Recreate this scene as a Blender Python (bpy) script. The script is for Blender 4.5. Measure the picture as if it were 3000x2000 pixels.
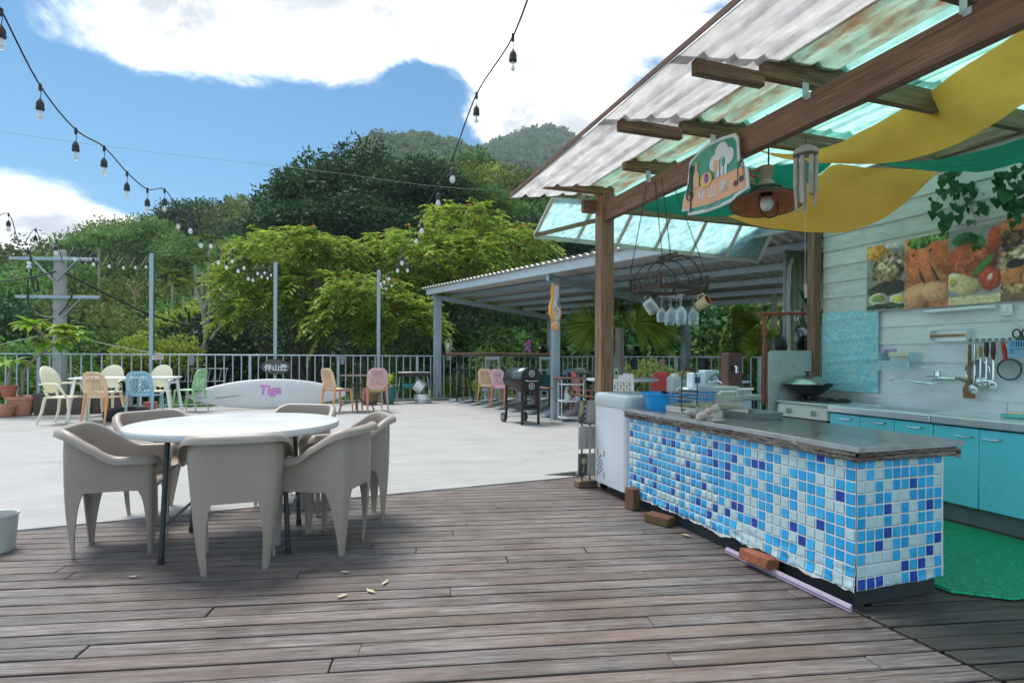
import bpy, math, random
import numpy as np
from math import radians, sin, cos, pi, sqrt, atan2
from mathutils import Vector, Matrix, noise as mnoise
for o in list(bpy.data.objects):
    bpy.data.objects.remove(o)
S = bpy.context.scene
COL = S.collection
random.seed(7)
# ------------------------------------------------------------------ camera
F = 1666.67                      # focal length in pixels of a 3000 px wide picture
CAMH = 1.15
ROLL = 0.0044
RT = Vector((cos(ROLL), 0, sin(ROLL))); UPV = Vector((-sin(ROLL), 0, cos(ROLL)))
cam_d = bpy.data.cameras.new('camera'); cam = bpy.data.objects.new('camera', cam_d); COL.objects.link(cam)
cam_d.lens = 20; cam_d.sensor_width = 36; cam_d.sensor_fit = 'HORIZONTAL'
cam_d.shift_y = 47 / 3000; cam_d.clip_end = 5000; cam_d.clip_start = 0.05
cm = Matrix.Identity(4)
for i in range(3):
    cm[i][0] = RT[i]; cm[i][1] = UPV[i]; cm[i][2] = (0, -1, 0)[i]; cm[i][3] = (0, 0, CAMH)[i]
cam.matrix_world = cm
S.camera = cam
S.render.resolution_x = 1024; S.render.resolution_y = 682
# ------------------------------------------------------------------ colour management
vs = S.view_settings
vs.view_transform = 'Standard'; vs.look = 'None'; vs.gamma = 1.0; vs.use_curve_mapping = False
vs.exposure = 2.05
# ------------------------------------------------------------------ sun
SUN_EL = radians(66); SUN_AZ = radians(-48)      # azimuth measured from +Y, negative = towards -X
sd = bpy.data.lights.new('sun', 'SUN'); so = bpy.data.objects.new('sun', sd); COL.objects.link(so)
sd.energy = 1.15; sd.angle = radians(24); sd.color = (1.0, 0.955, 0.89)
to_sun = Vector((sin(SUN_AZ) * cos(SUN_EL), cos(SUN_AZ) * cos(SUN_EL), sin(SUN_EL)))
so.rotation_euler = to_sun.to_track_quat('Z', 'Y').to_euler()
so.location = (0, 0, 60)
# ------------------------------------------------------------------ world: sky with drifting clouds
world = bpy.data.worlds.new('World'); S.world = world; world.use_nodes = True
nt = world.node_tree; nt.nodes.clear(); L = nt.links.new
def wn(t, **k):
    n = nt.nodes.new(t)
    for a, b in k.items(): setattr(n, a, b)
    return n
def wm(op, a, b=None, c=None):
    n = wn('ShaderNodeMath', operation=op)
    for i, x in enumerate((a, b, c)):
        if x is None: continue
        if isinstance(x, (int, float)): n.inputs[i].default_value = x
        else: L(x, n.inputs[i])
    return n.outputs[0]
wout = wn('ShaderNodeOutputWorld'); bg = wn('ShaderNodeBackground'); L(bg.outputs[0], wout.inputs[0])
sky = wn('ShaderNodeTexSky', sky_type='NISHITA', sun_disc=False)
sky.sun_elevation = SUN_EL; sky.sun_rotation = SUN_AZ; sky.altitude = 300; sky.air_density = 1.0; sky.dust_density = 0.4; sky.ozone_density = 1.6
tc = wn('ShaderNodeTexCoord'); sep = wn('ShaderNodeSeparateXYZ'); L(tc.outputs['Generated'], sep.inputs[0])
az = wm('ARCTAN2', sep.outputs[0], sep.outputs[1]); el = wm('ARCSINE', sep.outputs[2])
def wblob(px, py, rx, ry):
    """soft elliptical cloud (or clear patch) at a compass direction and height above the horizon"""
    a0 = atan2(px - 1500, F); e0 = atan2(1047 - py, sqrt(F * F + (px - 1500) ** 2))
    x = wm('MULTIPLY', wm('SUBTRACT', az, a0), F / rx); y = wm('MULTIPLY', wm('SUBTRACT', el, e0), F / ry)
    d = wm('ADD', wm('MULTIPLY', x, x), wm('MULTIPLY', y, y))
    n = wn('ShaderNodeMath', operation='SUBTRACT', use_clamp=True); n.inputs[0].default_value = 1.0; L(d, n.inputs[1])
    return n.outputs[0]
mp = wn('ShaderNodeMapping'); mp.inputs['Scale'].default_value = (1, 1, 1.7); L(tc.outputs['Generated'], mp.inputs[0])
nz = wn('ShaderNodeTexNoise'); nz.inputs['Scale'].default_value = 5.5; nz.inputs['Detail'].default_value = 12; nz.inputs['Roughness'].default_value = 0.66
nz.inputs['Distortion'].default_value = 0.35; L(mp.outputs[0], nz.inputs['Vector'])
nl = wn('ShaderNodeTexNoise'); nl.inputs['Scale'].default_value = 2.3; nl.inputs['Detail'].default_value = 3; L(mp.outputs[0], nl.inputs['Vector'])
dens = wm('ADD', wm('MULTIPLY', nz.outputs['Fac'], 2.5), wm('MULTIPLY', nl.outputs['Fac'], 0.5))
dens = wm('SUBTRACT', dens, 1.44)
for (px, py, rx, ry, w) in [(560, 60, 620, 190, .62), (1050, 40, 520, 190, .6), (1600, 60, 520, 200, .3), (1500, 330, 330, 120, .75), (1750, 400, 260, 120, .35), (170, 650, 430, 140, .85), (230, 180, 300, 130, .25), (2050, 200, 420, 260, .3),
                            (280, 430, 640, 200, -.95), (900, 430, 560, 170, -.9), (1230, 330, 260, 150, -.85), (1900, 330, 240, 160, -.3), (60, 60, 220, 240, -.7), (640, 610, 320, 120, -.6), (1300, 230, 260, 70, -.35)]:
    dens = wm('ADD', dens, wm('MULTIPLY', wblob(px, py, rx, ry), w))
mr = wn('ShaderNodeMapRange', interpolation_type='SMOOTHSTEP'); mr.inputs['From Min'].default_value = -0.16; mr.inputs['From Max'].default_value = 0.56; L(dens, mr.inputs['Value'])
shade = wn('ShaderNodeMapRange'); shade.inputs['From Min'].default_value = 0.35; shade.inputs['From Max'].default_value = 0.9; L(dens, shade.inputs['Value'])
nz2 = wn('ShaderNodeTexNoise'); nz2.inputs['Scale'].default_value = 4.2; nz2.inputs['Detail'].default_value = 7; L(mp.outputs[0], nz2.inputs['Vector'])
smr = wn('ShaderNodeMapRange', interpolation_type='SMOOTHSTEP'); smr.inputs['From Min'].default_value = .30; smr.inputs['From Max'].default_value = .56; L(nz2.outputs['Fac'], smr.inputs['Value']); cs = wm('MULTIPLY', wm('MINIMUM', shade.outputs[0], 1.0), smr.outputs[0])
cc = wn('ShaderNodeMixRGB'); cc.inputs[1].default_value = (5.2, 5.2, 5.2, 1); cc.inputs[2].default_value = (1.95, 2.05, 2.2, 1); L(cs, cc.inputs[0])
tint = wn('ShaderNodeMixRGB', blend_type='MULTIPLY'); tint.inputs[0].default_value = 1.0; tint.inputs[2].default_value = (0.145, 0.305, 0.355, 1); L(sky.outputs[0], tint.inputs[1])
mx = wn('ShaderNodeMixRGB'); L(mr.outputs[0], mx.inputs[0]); L(tint.outputs[0], mx.inputs[1]); L(cc.outputs[0], mx.inputs[2])
L(mx.outputs[0], bg.inputs[0]); bg.inputs[1].default_value = 0.1

# ------------------------------------------------------------------ helpers
def P(px, py, Y):
    """point of the place seen at a picture position, at depth Y metres"""
    c = RT * ((px - 1500) / F) + UPV * ((1047 - py) / F) + Vector((0, 1, 0))
    return Vector((0, 0, CAMH)) + c * Y
def G(px, py, z=0.0):
    c = RT * ((px - 1500) / F) + UPV * ((1047 - py) / F) + Vector((0, 1, 0))
    return Vector((0, 0, CAMH)) + c * ((z - CAMH) / c.z)
V3 = Vector
def rotz(a): return Matrix.Rotation(a, 4, 'Z')
def T(x, y, z): return Matrix.Translation((x, y, z))
def frame(o, x, z):
    z = V3(z).normalized(); x = V3(x); x = (x - z * x.dot(z)).normalized(); y = z.cross(x)
    m = Matrix.Identity(4)
    for i in range(3):
        m[i][0] = x[i]; m[i][1] = y[i]; m[i][2] = z[i]; m[i][3] = o[i]
    return m
class MB:
    def __init__(s): s.v = []; s.f = []
    def add(s, vs, fs, M=None):
        b = len(s.v)
        s.v += [tuple(M @ V3(p)) for p in vs] if M is not None else [tuple(p) for p in vs]
        s.f += [tuple(i + b for i in f) for f in fs]
        return s
    def box(s, c, d, M=None, ch=0.0):
        x, y, z = d[0] / 2, d[1] / 2, d[2] / 2
        if ch <= 0:
            vs = [(c[0] + a * x, c[1] + b * y, c[2] + e * z) for a in (-1, 1) for b in (-1, 1) for e in (-1, 1)]
            return s.add(vs, [(0, 1, 3, 2), (4, 6, 7, 5), (0, 4, 5, 1), (2, 3, 7, 6), (0, 2, 6, 4), (1, 5, 7, 3)], M)
        ch = min(ch, x * .9, y * .9, z * .9)
        vs = []; idx = {}
        for a in (-1, 1):
            for b in (-1, 1):
                for e in (-1, 1):
                    for k in range(3):
                        q = [a * x, b * y, e * z]
                        for j in range(3):
                            if j != k: q[j] -= (a, b, e)[j] * ch
                        idx[(a, b, e, k)] = len(vs); vs.append((c[0] + q[0], c[1] + q[1], c[2] + q[2]))
        fs = []
        for k in range(3):
            i, j = [t for t in range(3) if t != k]
            for sg in (-1, 1):
                loop = []
                for (p, q) in ((-1, -1), (1, -1), (1, 1), (-1, 1)):
                    t = [0, 0, 0]; t[k] = sg; t[i] = p; t[j] = q; loop.append(idx[(t[0], t[1], t[2], k)])
                if (sg > 0) == (k == 1): loop.reverse()
                fs.append(tuple(loop))
            for p in (-1, 1):
                for q in (-1, 1):
                    t0 = [0, 0, 0]; t0[i] = p; t0[j] = q; t1 = list(t0); t0[k] = -1; t1[k] = 1
                    fs.append((idx[(*t0, i)], idx[(*t1, i)], idx[(*t1, j)], idx[(*t0, j)]))
        for a in (-1, 1):
            for b in (-1, 1):
                for e in (-1, 1): fs.append(tuple(idx[(a, b, e, k)] for k in range(3)))
        return s.add(vs, fs, M)
    def beam(s, p0, p1, w, h, up=(0, 0, 1), ch=0.0):
        p0 = V3(p0); p1 = V3(p1); d = p1 - p0; Ln = d.length; d.normalize(); up = V3(up)
        sx = d.cross(up)
        if sx.length < 1e-4: up = V3((0, 1, 0)); sx = d.cross(up)
        sx.normalize(); uz = sx.cross(d)
        m = Matrix.Identity(4); o = (p0 + p1) / 2
        for i in range(3): m[i][0] = sx[i]; m[i][1] = d[i]; m[i][2] = uz[i]; m[i][3] = o[i]
        return s.box((0, 0, 0), (w, Ln, h), m, ch)
    def tube(s, pts, r, n=8, closed=False, cap=True, M=None):
        pts = [V3(p) for p in pts]; k = len(pts)
        rs = [r] * k if isinstance(r, (int, float)) else list(r)
        vs = []; fs = []; prev = None
        for i, p in enumerate(pts):
            if closed: t = pts[(i + 1) % k] - pts[i - 1]
            else: t = pts[min(i + 1, k - 1)] - pts[max(i - 1, 0)]
            if t.length < 1e-9: t = V3((0, 0, 1))
            t.normalize()
            if prev is None:
                a = V3((0, 0, 1)) if abs(t.z) < .9 else V3((1, 0, 0))
                x = t.cross(a).normalized()
            else:
                x = prev - t * prev.dot(t)
                x = x.normalized() if x.length > 1e-6 else t.orthogonal().normalized()
            prev = x; y = t.cross(x)
            for j in range(n):
                a = 2 * pi * j / n; vs.append(p + (x * cos(a) + y * sin(a)) * rs[i])
        m = k if closed else k - 1
        for i in range(m):
            for j in range(n):
                i2 = (i + 1) % k; j2 = (j + 1) % n
                fs.append((i * n + j, i * n + j2, i2 * n + j2, i2 * n + j))
        if cap and not closed:
            fs.append(tuple(reversed(range(n)))); fs.append(tuple((k - 1) * n + j for j in range(n)))
        return s.add(vs, fs, M)
    def lathe(s, prof, n=24, M=None, cap=True):
        vs = []; fs = []; k = len(prof)
        for (r, z) in prof:
            for j in range(n): a = 2 * pi * j / n; vs.append((r * cos(a), r * sin(a), z))
        for i in range(k - 1):
            for j in range(n): j2 = (j + 1) % n; fs.append((i * n + j, i * n + j2, (i + 1) * n + j2, (i + 1) * n + j))
        if cap:
            if prof[0][0] > 1e-5: fs.append(tuple(reversed(range(n))))
            if prof[-1][0] > 1e-5: fs.append(tuple((k - 1) * n + j for j in range(n)))
        return s.add(vs, fs, M)
    def prism(s, poly, t, M=None):
        """polygon in local xy, thickness t along local z"""
        n = len(poly); vs = [(x, y, 0) for x, y in poly] + [(x, y, t) for x, y in poly]
        fs = [tuple(reversed(range(n))), tuple(range(n, 2 * n))] + [(i, (i + 1) % n, n + (i + 1) % n, n + i) for i in range(n)]
        return s.add(vs, fs, M)
    def grid(s, fn, nu, nv, cu=False, M=None):
        vs = [fn(i / (nu if cu else nu - 1), j / (nv - 1)) for i in range(nu) for j in range(nv)]; fs = []
        for i in range(nu if cu else nu - 1):
            for j in range(nv - 1): a = (i + 1) % nu; fs.append((i * nv + j, a * nv + j, a * nv + j + 1, i * nv + j + 1))
        return s.add(vs, fs, M)
    def mesh(s, name, mat, smooth=True, ang=38):
        me = bpy.data.meshes.new(name); me.from_pydata(s.v, [], s.f)
        me.validate(); me.update()
        if mat: me.materials.append(mat)
        if smooth:
            me.polygons.foreach_set('use_smooth', [True] * len(me.polygons)); me.set_sharp_from_angle(angle=radians(ang))
        return me
    def build(s, name, mat, parent=None, smooth=True, ang=38, world=False, solid=0, off=0):
        import bmesh
        o = bpy.data.objects.new(name, s.mesh(name, mat, smooth, ang)); COL.objects.link(o)
        bm = bmesh.new(); bm.from_mesh(o.data)
        if solid: bmesh.ops.remove_doubles(bm, verts=bm.verts, dist=1e-5)
        bmesh.ops.recalc_face_normals(bm, faces=bm.faces); bm.to_mesh(o.data); bm.free()
        if smooth: o.data.set_sharp_from_angle(angle=radians(ang))
        if solid:
            md = o.modifiers.new('thickness', 'SOLIDIFY'); md.thickness = solid; md.offset = off
        attach(o, parent, world)
        return o
def attach(o, parent, world=False):
    if parent is not None:
        o.parent = parent
        if world: o.matrix_parent_inverse = wmat(parent).inverted()
def wmat(o):
    m = Matrix.LocRotScale(o.location, o.rotation_euler, o.scale)
    if o.parent: m = wmat(o.parent) @ o.matrix_parent_inverse @ m
    return m
def tag(o, label, cat, group=None):
    o['label'] = label; o['category'] = cat
    if group: o['group'] = group
    return o
def thing(name, label, cat, loc=(0, 0, 0), rz=0.0, group=None):
    o = bpy.data.objects.new(name, None); COL.objects.link(o); o.empty_display_size = .1
    o.location = loc; o.rotation_euler = (0, 0, rz); return tag(o, label, cat, group)
def struct(o): o['kind'] = 'structure'; return o
def stuff(o): o['kind'] = 'stuff'; return o
def dup(root, loc, rz=0.0, label=None, group=None, scale=None, parent=None):
    r = root.copy(); COL.objects.link(r); r.location = loc; r.rotation_euler = (0, 0, rz)
    if scale is not None: r.scale = (scale,) * 3 if isinstance(scale, (int, float)) else scale
    if label: r['label'] = label
    if group: r['group'] = group
    for ch in list(root.children):
        c = ch.copy(); COL.objects.link(c); c.parent = r
        for g in ch.children:
            d = g.copy(); COL.objects.link(d); d.parent = c
    return r
def kid(o, name, parent, loc=None, M=None):
    """another copy of a part mesh"""
    c = bpy.data.objects.new(name, o.data); COL.objects.link(c); c.parent = parent
    for md in o.modifiers:
        if md.type == 'SOLIDIFY':
            m2 = c.modifiers.new(md.name, 'SOLIDIFY'); m2.thickness = md.thickness; m2.offset = md.offset
    if M is not None: c.matrix_local = M
    elif loc is not None: c.location = loc
    return c
def recolor(root, mats):
    """give a copied thing its own colours: {old material name: new material}"""
    for o in list(root.children) + [g for c in root.children for g in c.children]:
        for i, sl in enumerate(o.material_slots):
            old = o.data.materials[i]
            if old and old.name in mats:
                sl.link = 'OBJECT'; sl.material = mats[old.name]
def fastmesh(name, verts, faces, mat, smooth=False):
    me = bpy.data.meshes.new(name); verts = np.asarray(verts, dtype=np.float32); faces = np.asarray(faces, dtype=np.int32)
    k = faces.shape[1]; me.vertices.add(len(verts)); me.vertices.foreach_set('co', verts.ravel())
    me.loops.add(faces.size); me.loops.foreach_set('vertex_index', faces.ravel())
    me.polygons.add(len(faces)); me.polygons.foreach_set('loop_start', np.arange(0, faces.size, k, dtype=np.int32))
    me.polygons.foreach_set('loop_total', np.full(len(faces), k, dtype=np.int32))
    if smooth: me.polygons.foreach_set('use_smooth', np.ones(len(faces), dtype=bool))
    me.update(calc_edges=True); me.validate()
    if mat: me.materials.append(mat)
    return me
def link(name, me, parent=None, world=False):
    o = bpy.data.objects.new(name, me); COL.objects.link(o); attach(o, parent, world); return o
def text_mesh(body, size, ext=.001, bold=0.0, shear=0.0):
    cu = bpy.data.curves.new('lettering', 'FONT'); cu.body = body; cu.size = size; cu.extrude = ext; cu.offset = bold; cu.shear = shear
    cu.align_x = 'CENTER'; cu.align_y = 'CENTER'; cu.resolution_u = 4
    o = bpy.data.objects.new('lettering', cu); COL.objects.link(o)
    dg = bpy.context.evaluated_depsgraph_get(); me = bpy.data.meshes.new_from_object(o.evaluated_get(dg))
    bpy.data.objects.remove(o); me.materials.clear(); return me
def lettering(body, size, mat, M, parent=None, world=False, **k):
    me = text_mesh(body, size, **k); me.transform(M); me.materials.append(mat)
    return link('lettering', me, parent, world)
def curve_plate(outline, holes, ext, fn=None, bevel=0.0):
    """flat plate with real holes, optionally bent by fn(x, y, z)"""
    cu = bpy.data.curves.new('plate', 'CURVE'); cu.dimensions = '2D'; cu.fill_mode = 'BOTH'; cu.extrude = ext
    for poly in [outline] + holes:
        sp = cu.splines.new('POLY'); sp.points.add(len(poly) - 1); sp.use_cyclic_u = True
        for p, (x, y) in zip(sp.points, poly): p.co = (x, y, 0, 1)
    o = bpy.data.objects.new('plate', cu); COL.objects.link(o)
    dg = bpy.context.evaluated_depsgraph_get(); me = bpy.data.meshes.new_from_object(o.evaluated_get(dg))
    bpy.data.objects.remove(o); me.materials.clear()
    if fn:
        for v in me.vertices: v.co = fn(*v.co)
    return me
# ------------------------------------------------------------------ materials
MATS = {}
def mat(name, col, rough=.6, metal=0.0, var=.12, scale=6.0, bump=0.0, bscale=60.0, spec=.5, objvar=0.0, stain=None, stretch=None, transl=0.0, island=0.0, hue=0.0, alpha=1.0, coat=0.0):
    """principled material whose colour and roughness wander with noise; stain=(colour, amount, scale)"""
    if name in MATS: return MATS[name]
    m = bpy.data.materials.new(name); m.use_nodes = True; t = m.node_tree; N = t.nodes; K = t.links.new
    b = N['Principled BSDF']; out = N['Material Output']
    b.inputs['Roughness'].default_value = rough; b.inputs['Metallic'].default_value = metal; b.inputs['Specular IOR Level'].default_value = spec
    if coat: b.inputs['Coat Weight'].default_value = coat; b.inputs['Coat Roughness'].default_value = .12
    tcn = N.new('ShaderNodeTexCoord'); oi = N.new('ShaderNodeObjectInfo')
    ad = N.new('ShaderNodeVectorMath'); ad.operation = 'ADD'; sc = N.new('ShaderNodeVectorMath'); sc.operation = 'SCALE'
    sc.inputs[0].default_value = (31.7, 17.3, 23.9); K(oi.outputs['Random'], sc.inputs['Scale'])
    K(tcn.outputs['Object'], ad.inputs[0]); K(sc.outputs[0], ad.inputs[1]); vec = ad.outputs[0]
    if stretch:
        mpn = N.new('ShaderNodeMapping'); mpn.inputs['Scale'].default_value = stretch; K(vec, mpn.inputs[0]); vec = mpn.outputs[0]
    nz = N.new('ShaderNodeTexNoise'); nz.inputs['Scale'].default_value = scale; nz.inputs['Detail'].default_value = 6; nz.inputs['Roughness'].default_value = .62; K(vec, nz.inputs['Vector'])
    mrn = N.new('ShaderNodeMapRange'); mrn.inputs['From Min'].default_value = .28; mrn.inputs['From Max'].default_value = .72
    mrn.inputs['To Min'].default_value = 1 - var; mrn.inputs['To Max'].default_value = 1 + var; K(nz.outputs['Fac'], mrn.inputs['Value'])
    hs = N.new('ShaderNodeHueSaturation'); hs.inputs['Color'].default_value = (*col, 1); K(mrn.outputs[0], hs.inputs['Value'])
    if objvar or island or hue:
        val = None
        def rnd(src, amt):
            r = N.new('ShaderNodeMapRange'); r.inputs['To Min'].default_value = 1 - amt; r.inputs['To Max'].default_value = 1 + amt; K(src, r.inputs['Value']); return r.outputs[0]
        geo = N.new('ShaderNodeNewGeometry'); cur = mrn.outputs[0]
        for src, amt in ((oi.outputs['Random'], objvar), (geo.outputs['Random Per Island'], island)):
            if amt:
                mu = N.new('ShaderNodeMath'); mu.operation = 'MULTIPLY'; K(cur, mu.inputs[0]); K(rnd(src, amt), mu.inputs[1]); cur = mu.outputs[0]
        K(cur, hs.inputs['Value'])
        if hue:
            r = N.new('ShaderNodeMapRange'); r.inputs['To Min'].default_value = .5 - hue; r.inputs['To Max'].default_value = .5 + hue
            nh = N.new('ShaderNodeTexWhiteNoise'); nh.noise_dimensions = '1D'; mh = N.new('ShaderNodeMath'); mh.operation = 'ADD'
            K(oi.outputs['Random'], mh.inputs[0]); K(geo.outputs['Random Per Island'], mh.inputs[1]); K(mh.outputs[0], nh.inputs['W'])
            K(nh.outputs['Value'], r.inputs['Value']); K(r.outputs[0], hs.inputs['Hue'])
    colout = hs.outputs[0]
    if stain:
        lst = stain if isinstance(stain, list) else [stain]
        for (scol, amt, ssc) in lst:
            n2 = N.new('ShaderNodeTexNoise'); n2.inputs['Scale'].default_value = ssc; n2.inputs['Detail'].default_value = 8; n2.inputs['Roughness'].default_value = .7; K(vec, n2.inputs['Vector'])
            r2 = N.new('ShaderNodeMapRange'); r2.inputs['From Min'].default_value = .66 - .3 * amt; r2.inputs['From Max'].default_value = .78 - .16 * amt
            r2.inputs['To Max'].default_value = min(1, .35 + amt * .7); K(n2.outputs['Fac'], r2.inputs['Value'])
            mxn = N.new('ShaderNodeMixRGB'); mxn.inputs[2].default_value = (*scol, 1); K(r2.outputs[0], mxn.inputs[0]); K(colout, mxn.inputs[1]); colout = mxn.outputs[0]
    K(colout, b.inputs['Base Color'])
    if bump:
        nb = N.new('ShaderNodeTexNoise'); nb.inputs['Scale'].default_value = bscale; nb.inputs['Detail'].default_value = 5; K(vec, nb.inputs['Vector'])
        bp = N.new('ShaderNodeBump'); bp.inputs['Strength'].default_value = bump; bp.inputs['Distance'].default_value = .01; K(nb.outputs['Fac'], bp.inputs['Height']); K(bp.outputs[0], b.inputs['Normal'])
    if rough > .08:
        rr = N.new('ShaderNodeMapRange'); rr.inputs['To Min'].default_value = max(.03, rough - .12); rr.inputs['To Max'].default_value = min(1, rough + .12); K(nz.outputs['Fac'], rr.inputs['Value']); K(rr.outputs[0], b.inputs['Roughness'])
    if transl:
        tr = N.new('ShaderNodeBsdfTranslucent'); K(colout, tr.inputs[0]); ms = N.new('ShaderNodeMixShader'); ms.inputs[0].default_value = transl
        K(b.outputs[0], ms.inputs[1]); K(tr.outputs[0], ms.inputs[2]); K(ms.outputs[0], out.inputs[0])
    MATS[name] = m; m.diffuse_color = (*col, 1)
    return m
def glass(name, col=(.95, .98, .97), rough=.02, ior=1.3):
    if name in MATS: return MATS[name]
    m = bpy.data.materials.new(name); m.use_nodes = True; t = m.node_tree; b = t.nodes['Principled BSDF']; out = t.nodes['Material Output']
    b.inputs['Base Color'].default_value = (*col, 1); b.inputs['Roughness'].default_value = rough; b.inputs['Specular IOR Level'].default_value = .8
    tr = t.nodes.new('ShaderNodeBsdfTransparent'); tr.inputs[0].default_value = (*col, 1); ms = t.nodes.new('ShaderNodeMixShader')
    lw = t.nodes.new('ShaderNodeLayerWeight'); lw.inputs[0].default_value = .35
    mr_ = t.nodes.new('ShaderNodeMapRange'); mr_.inputs['To Min'].default_value = .10; mr_.inputs['To Max'].default_value = .75; t.links.new(lw.outputs['Facing'], mr_.inputs['Value'])
    t.links.new(mr_.outputs[0], ms.inputs[0]); t.links.new(tr.outputs[0], ms.inputs[1]); t.links.new(b.outputs[0], ms.inputs[2]); t.links.new(ms.outputs[0], out.inputs[0])
    MATS[name] = m; return m
def vcol_mat(name, rough=.45):
    """flat print: colours stored on the sheet itself"""
    if name in MATS: return MATS[name]
    m = bpy.data.materials.new(name); m.use_nodes = True; t = m.node_tree; b = t.nodes['Principled BSDF']
    a = t.nodes.new('ShaderNodeVertexColor'); a.layer_name = 'print'; t.links.new(a.outputs[0], b.inputs['Base Color']); b.inputs['Roughness'].default_value = rough
    MATS[name] = m; return m
def srgb(r, g, b):
    return tuple(((c / 255) / 12.92 if c / 255 <= .04045 else ((c / 255 + .055) / 1.055) ** 2.4) for c in (r, g, b))
STEEL = mat('galvanised_steel', (.36, .44, .49), .42, .55, .12, 8, .05, 50, stain=((.55, .6, .63), .35, 5))
STEELW = mat('pale_steel_paint', (.56, .63, .68), .45, .1, .08, 6)
STAIN = mat('stainless', (.72, .75, .76), .33, .65, .04, 3, stretch=(1, 6, 1))
CHROME = mat('chrome', (.72, .75, .76), .12, 1.0, .03, 5)
BLACKM = mat('black_metal', (.025, .028, .03), .42, .3, .3, 8, stain=((.16, .13, .1), .25, 9))
IRON = mat('rusty_iron', (.055, .042, .035), .6, .4, .35, 22, .2, 80, stain=((.2, .085, .035), .55, 18))
WHITEP = mat('white_plastic', (.78, .8, .8), .4, 0, .04, 5)
CREAM = mat('cream_plastic', (.80, .76, .56), .42, 0, .06, 5, stain=((.5, .48, .3), .12, 6))
BLACKP = mat('black_plastic', (.02, .021, .022), .45, 0, .2, 10)
BULBG = glass('bulb_glass', (.97, .98, .98), .03)
FILAM = mat('filament_white', (.85, .85, .8), .5)

# ------------------------------------------------------------------ kitchen axes
KO = V3((1.577, 2.60, 0)); KA = radians(18.9)
KU = V3((cos(KA), sin(KA), 0)); KV = V3((-sin(KA), cos(KA), 0))
def K(u, v, z=0.0): return KO + KU * u + KV * v + V3((0, 0, z))
# ------------------------------------------------------------------ fence lines
FA0 = V3((-9.7, 11.6, 0)); FD = V3((6.63, 2.8, 0)); FDn = FD.normalized()
def fl(px):
    """point of the terrace fence line that lies in the compass direction of px"""
    a = (px - 1500) / F
    t = (a * FA0.y - FA0.x) / (FD.x - a * FD.y)
    return FA0 + FD * t
FB = fl(1622); FC = V3((FB.x + 4.6, FB.y - 5.0, 0))
# ------------------------------------------------------------------ ground
HILLK = [(-2.2, .10, .06, .05), (-1.3, .12, .09, .06), (-.9, .135, .10, .08), (-.75, .165, .12, .1), (-.62, .185, .14, .12), (-.5, .235, .18, .14), (-.4, .255, .22, .16), (-.3, .29, .33, .2), (-.24, .27, .38, .25), (-.15, .25, .385, .31),
         (-.08, .24, .35, .35), (0, .22, .30, .385), (.05, .2, .27, .40), (.12, .2, .25, .385), (.3, .19, .22, .29), (.7, .17, .2, .24), (1.5, .14, .17, .2)]
def hill_e(a):
    if a <= HILLK[0][0]: return HILLK[0][1:]
    for p, q in zip(HILLK, HILLK[1:]):
        if a <= q[0]:
            t = (a - p[0]) / (q[0] - p[0]); t = t * t * (3 - 2 * t); return [p[i] + (q[i] - p[i]) * t for i in (1, 2, 3)]
    return HILLK[-1][1:]
def terrain(x, y):
    if y < 24: return -2.6
    e = hill_e(x / y); nzv = mnoise.noise(V3((x * .03, y * .03, 0))) * min(4, (y - 24) * .06)
    kn = [(24, -2.6), (60, e[0] * 60 * .42), (150, e[0] * 150 - 3), (330, max(e[1] * 330 - 4, e[0] * 150)), (650, max(e[2] * 650 - 4, e[1] * 330)), (1200, max(e[2] * 650 - 60, 10)), (2600, 20)]
    for p, q in zip(kn, kn[1:]):
        if y <= q[0]:
            t = (y - p[0]) / (q[0] - p[0]); return p[1] + (q[1] - p[1]) * t + nzv
    return 20
ys = list(np.concatenate([np.linspace(-30, 24, 10), np.geomspace(26, 2600, 64)])); nx = 81
vs_, fs_ = [], []
for j, y in enumerate(ys):
    w = max(60, y * 2.1)
    for i in range(nx):
        x = -w + 2 * w * i / (nx - 1); vs_.append((x, y, terrain(x, y)))
for j in range(len(ys) - 1):
    for i in range(nx - 1): fs_.append((j * nx + i, j * nx + i + 1, (j + 1) * nx + i + 1, (j + 1) * nx + i))
ground = struct(link('hillside_ground', fastmesh('hillside_ground', vs_, fs_, mat('undergrowth', (.035, .06, .018), .9, 0, .5, .6, .4, 3, stain=((.09, .12, .03), .5, .25)), True)))
# ------------------------------------------------------------------ concrete terrace
CONC = mat('pale_concrete', (.36, .357, .348), .82, 0, .10, 1.4, .16, 45, spec=.3, stain=[((.27, .265, .25), .42, .9), ((.17, .145, .10), .20, .5), ((.44, .44, .43), .45, 2.2), ((.24, .235, .22), .16, 9), ((.15, .14, .12), .06, 3.3)], stretch=(1, 2.2, 1))
E0 = G(-900, 1648); E1 = G(0, 1560); E2 = G(1110, 1452); E3 = G(1690, 1397)
tl = fl(-500); poly = [E0, E1, E2, E3, K(-.25, 3.2), K(.6, 3.35), K(2.6, 3.4), V3((6.2, 8.2, 0)), V3((6.6, 10.6, 0)), FC + V3((.15, .1, 0)), FB + V3((.15, .25, 0)), tl + V3((-.1, .25, 0)), V3((tl.x - 1, E0.y, 0))]
mb = MB(); mb.prism([(p.x, p.y) for p in poly], .16, T(0, 0, -.152)); ter = struct(mb.build('concrete_terrace', CONC, smooth=False))
# low retaining edge under the terrace
mb = MB(); pts = [tl + V3((0, .12, 0)), FB + V3((0, .12, 0)), FC]
for a, b in zip(pts, pts[1:]): mb.beam(a + V3((0, 0, -1.4)), b + V3((0, 0, -1.4)), .2, 2.4)
struct(mb.build('terrace_edge_wall', mat('damp_concrete', (.2, .2, .18), .9, 0, .3, 2, .3, 20), smooth=False))
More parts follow.
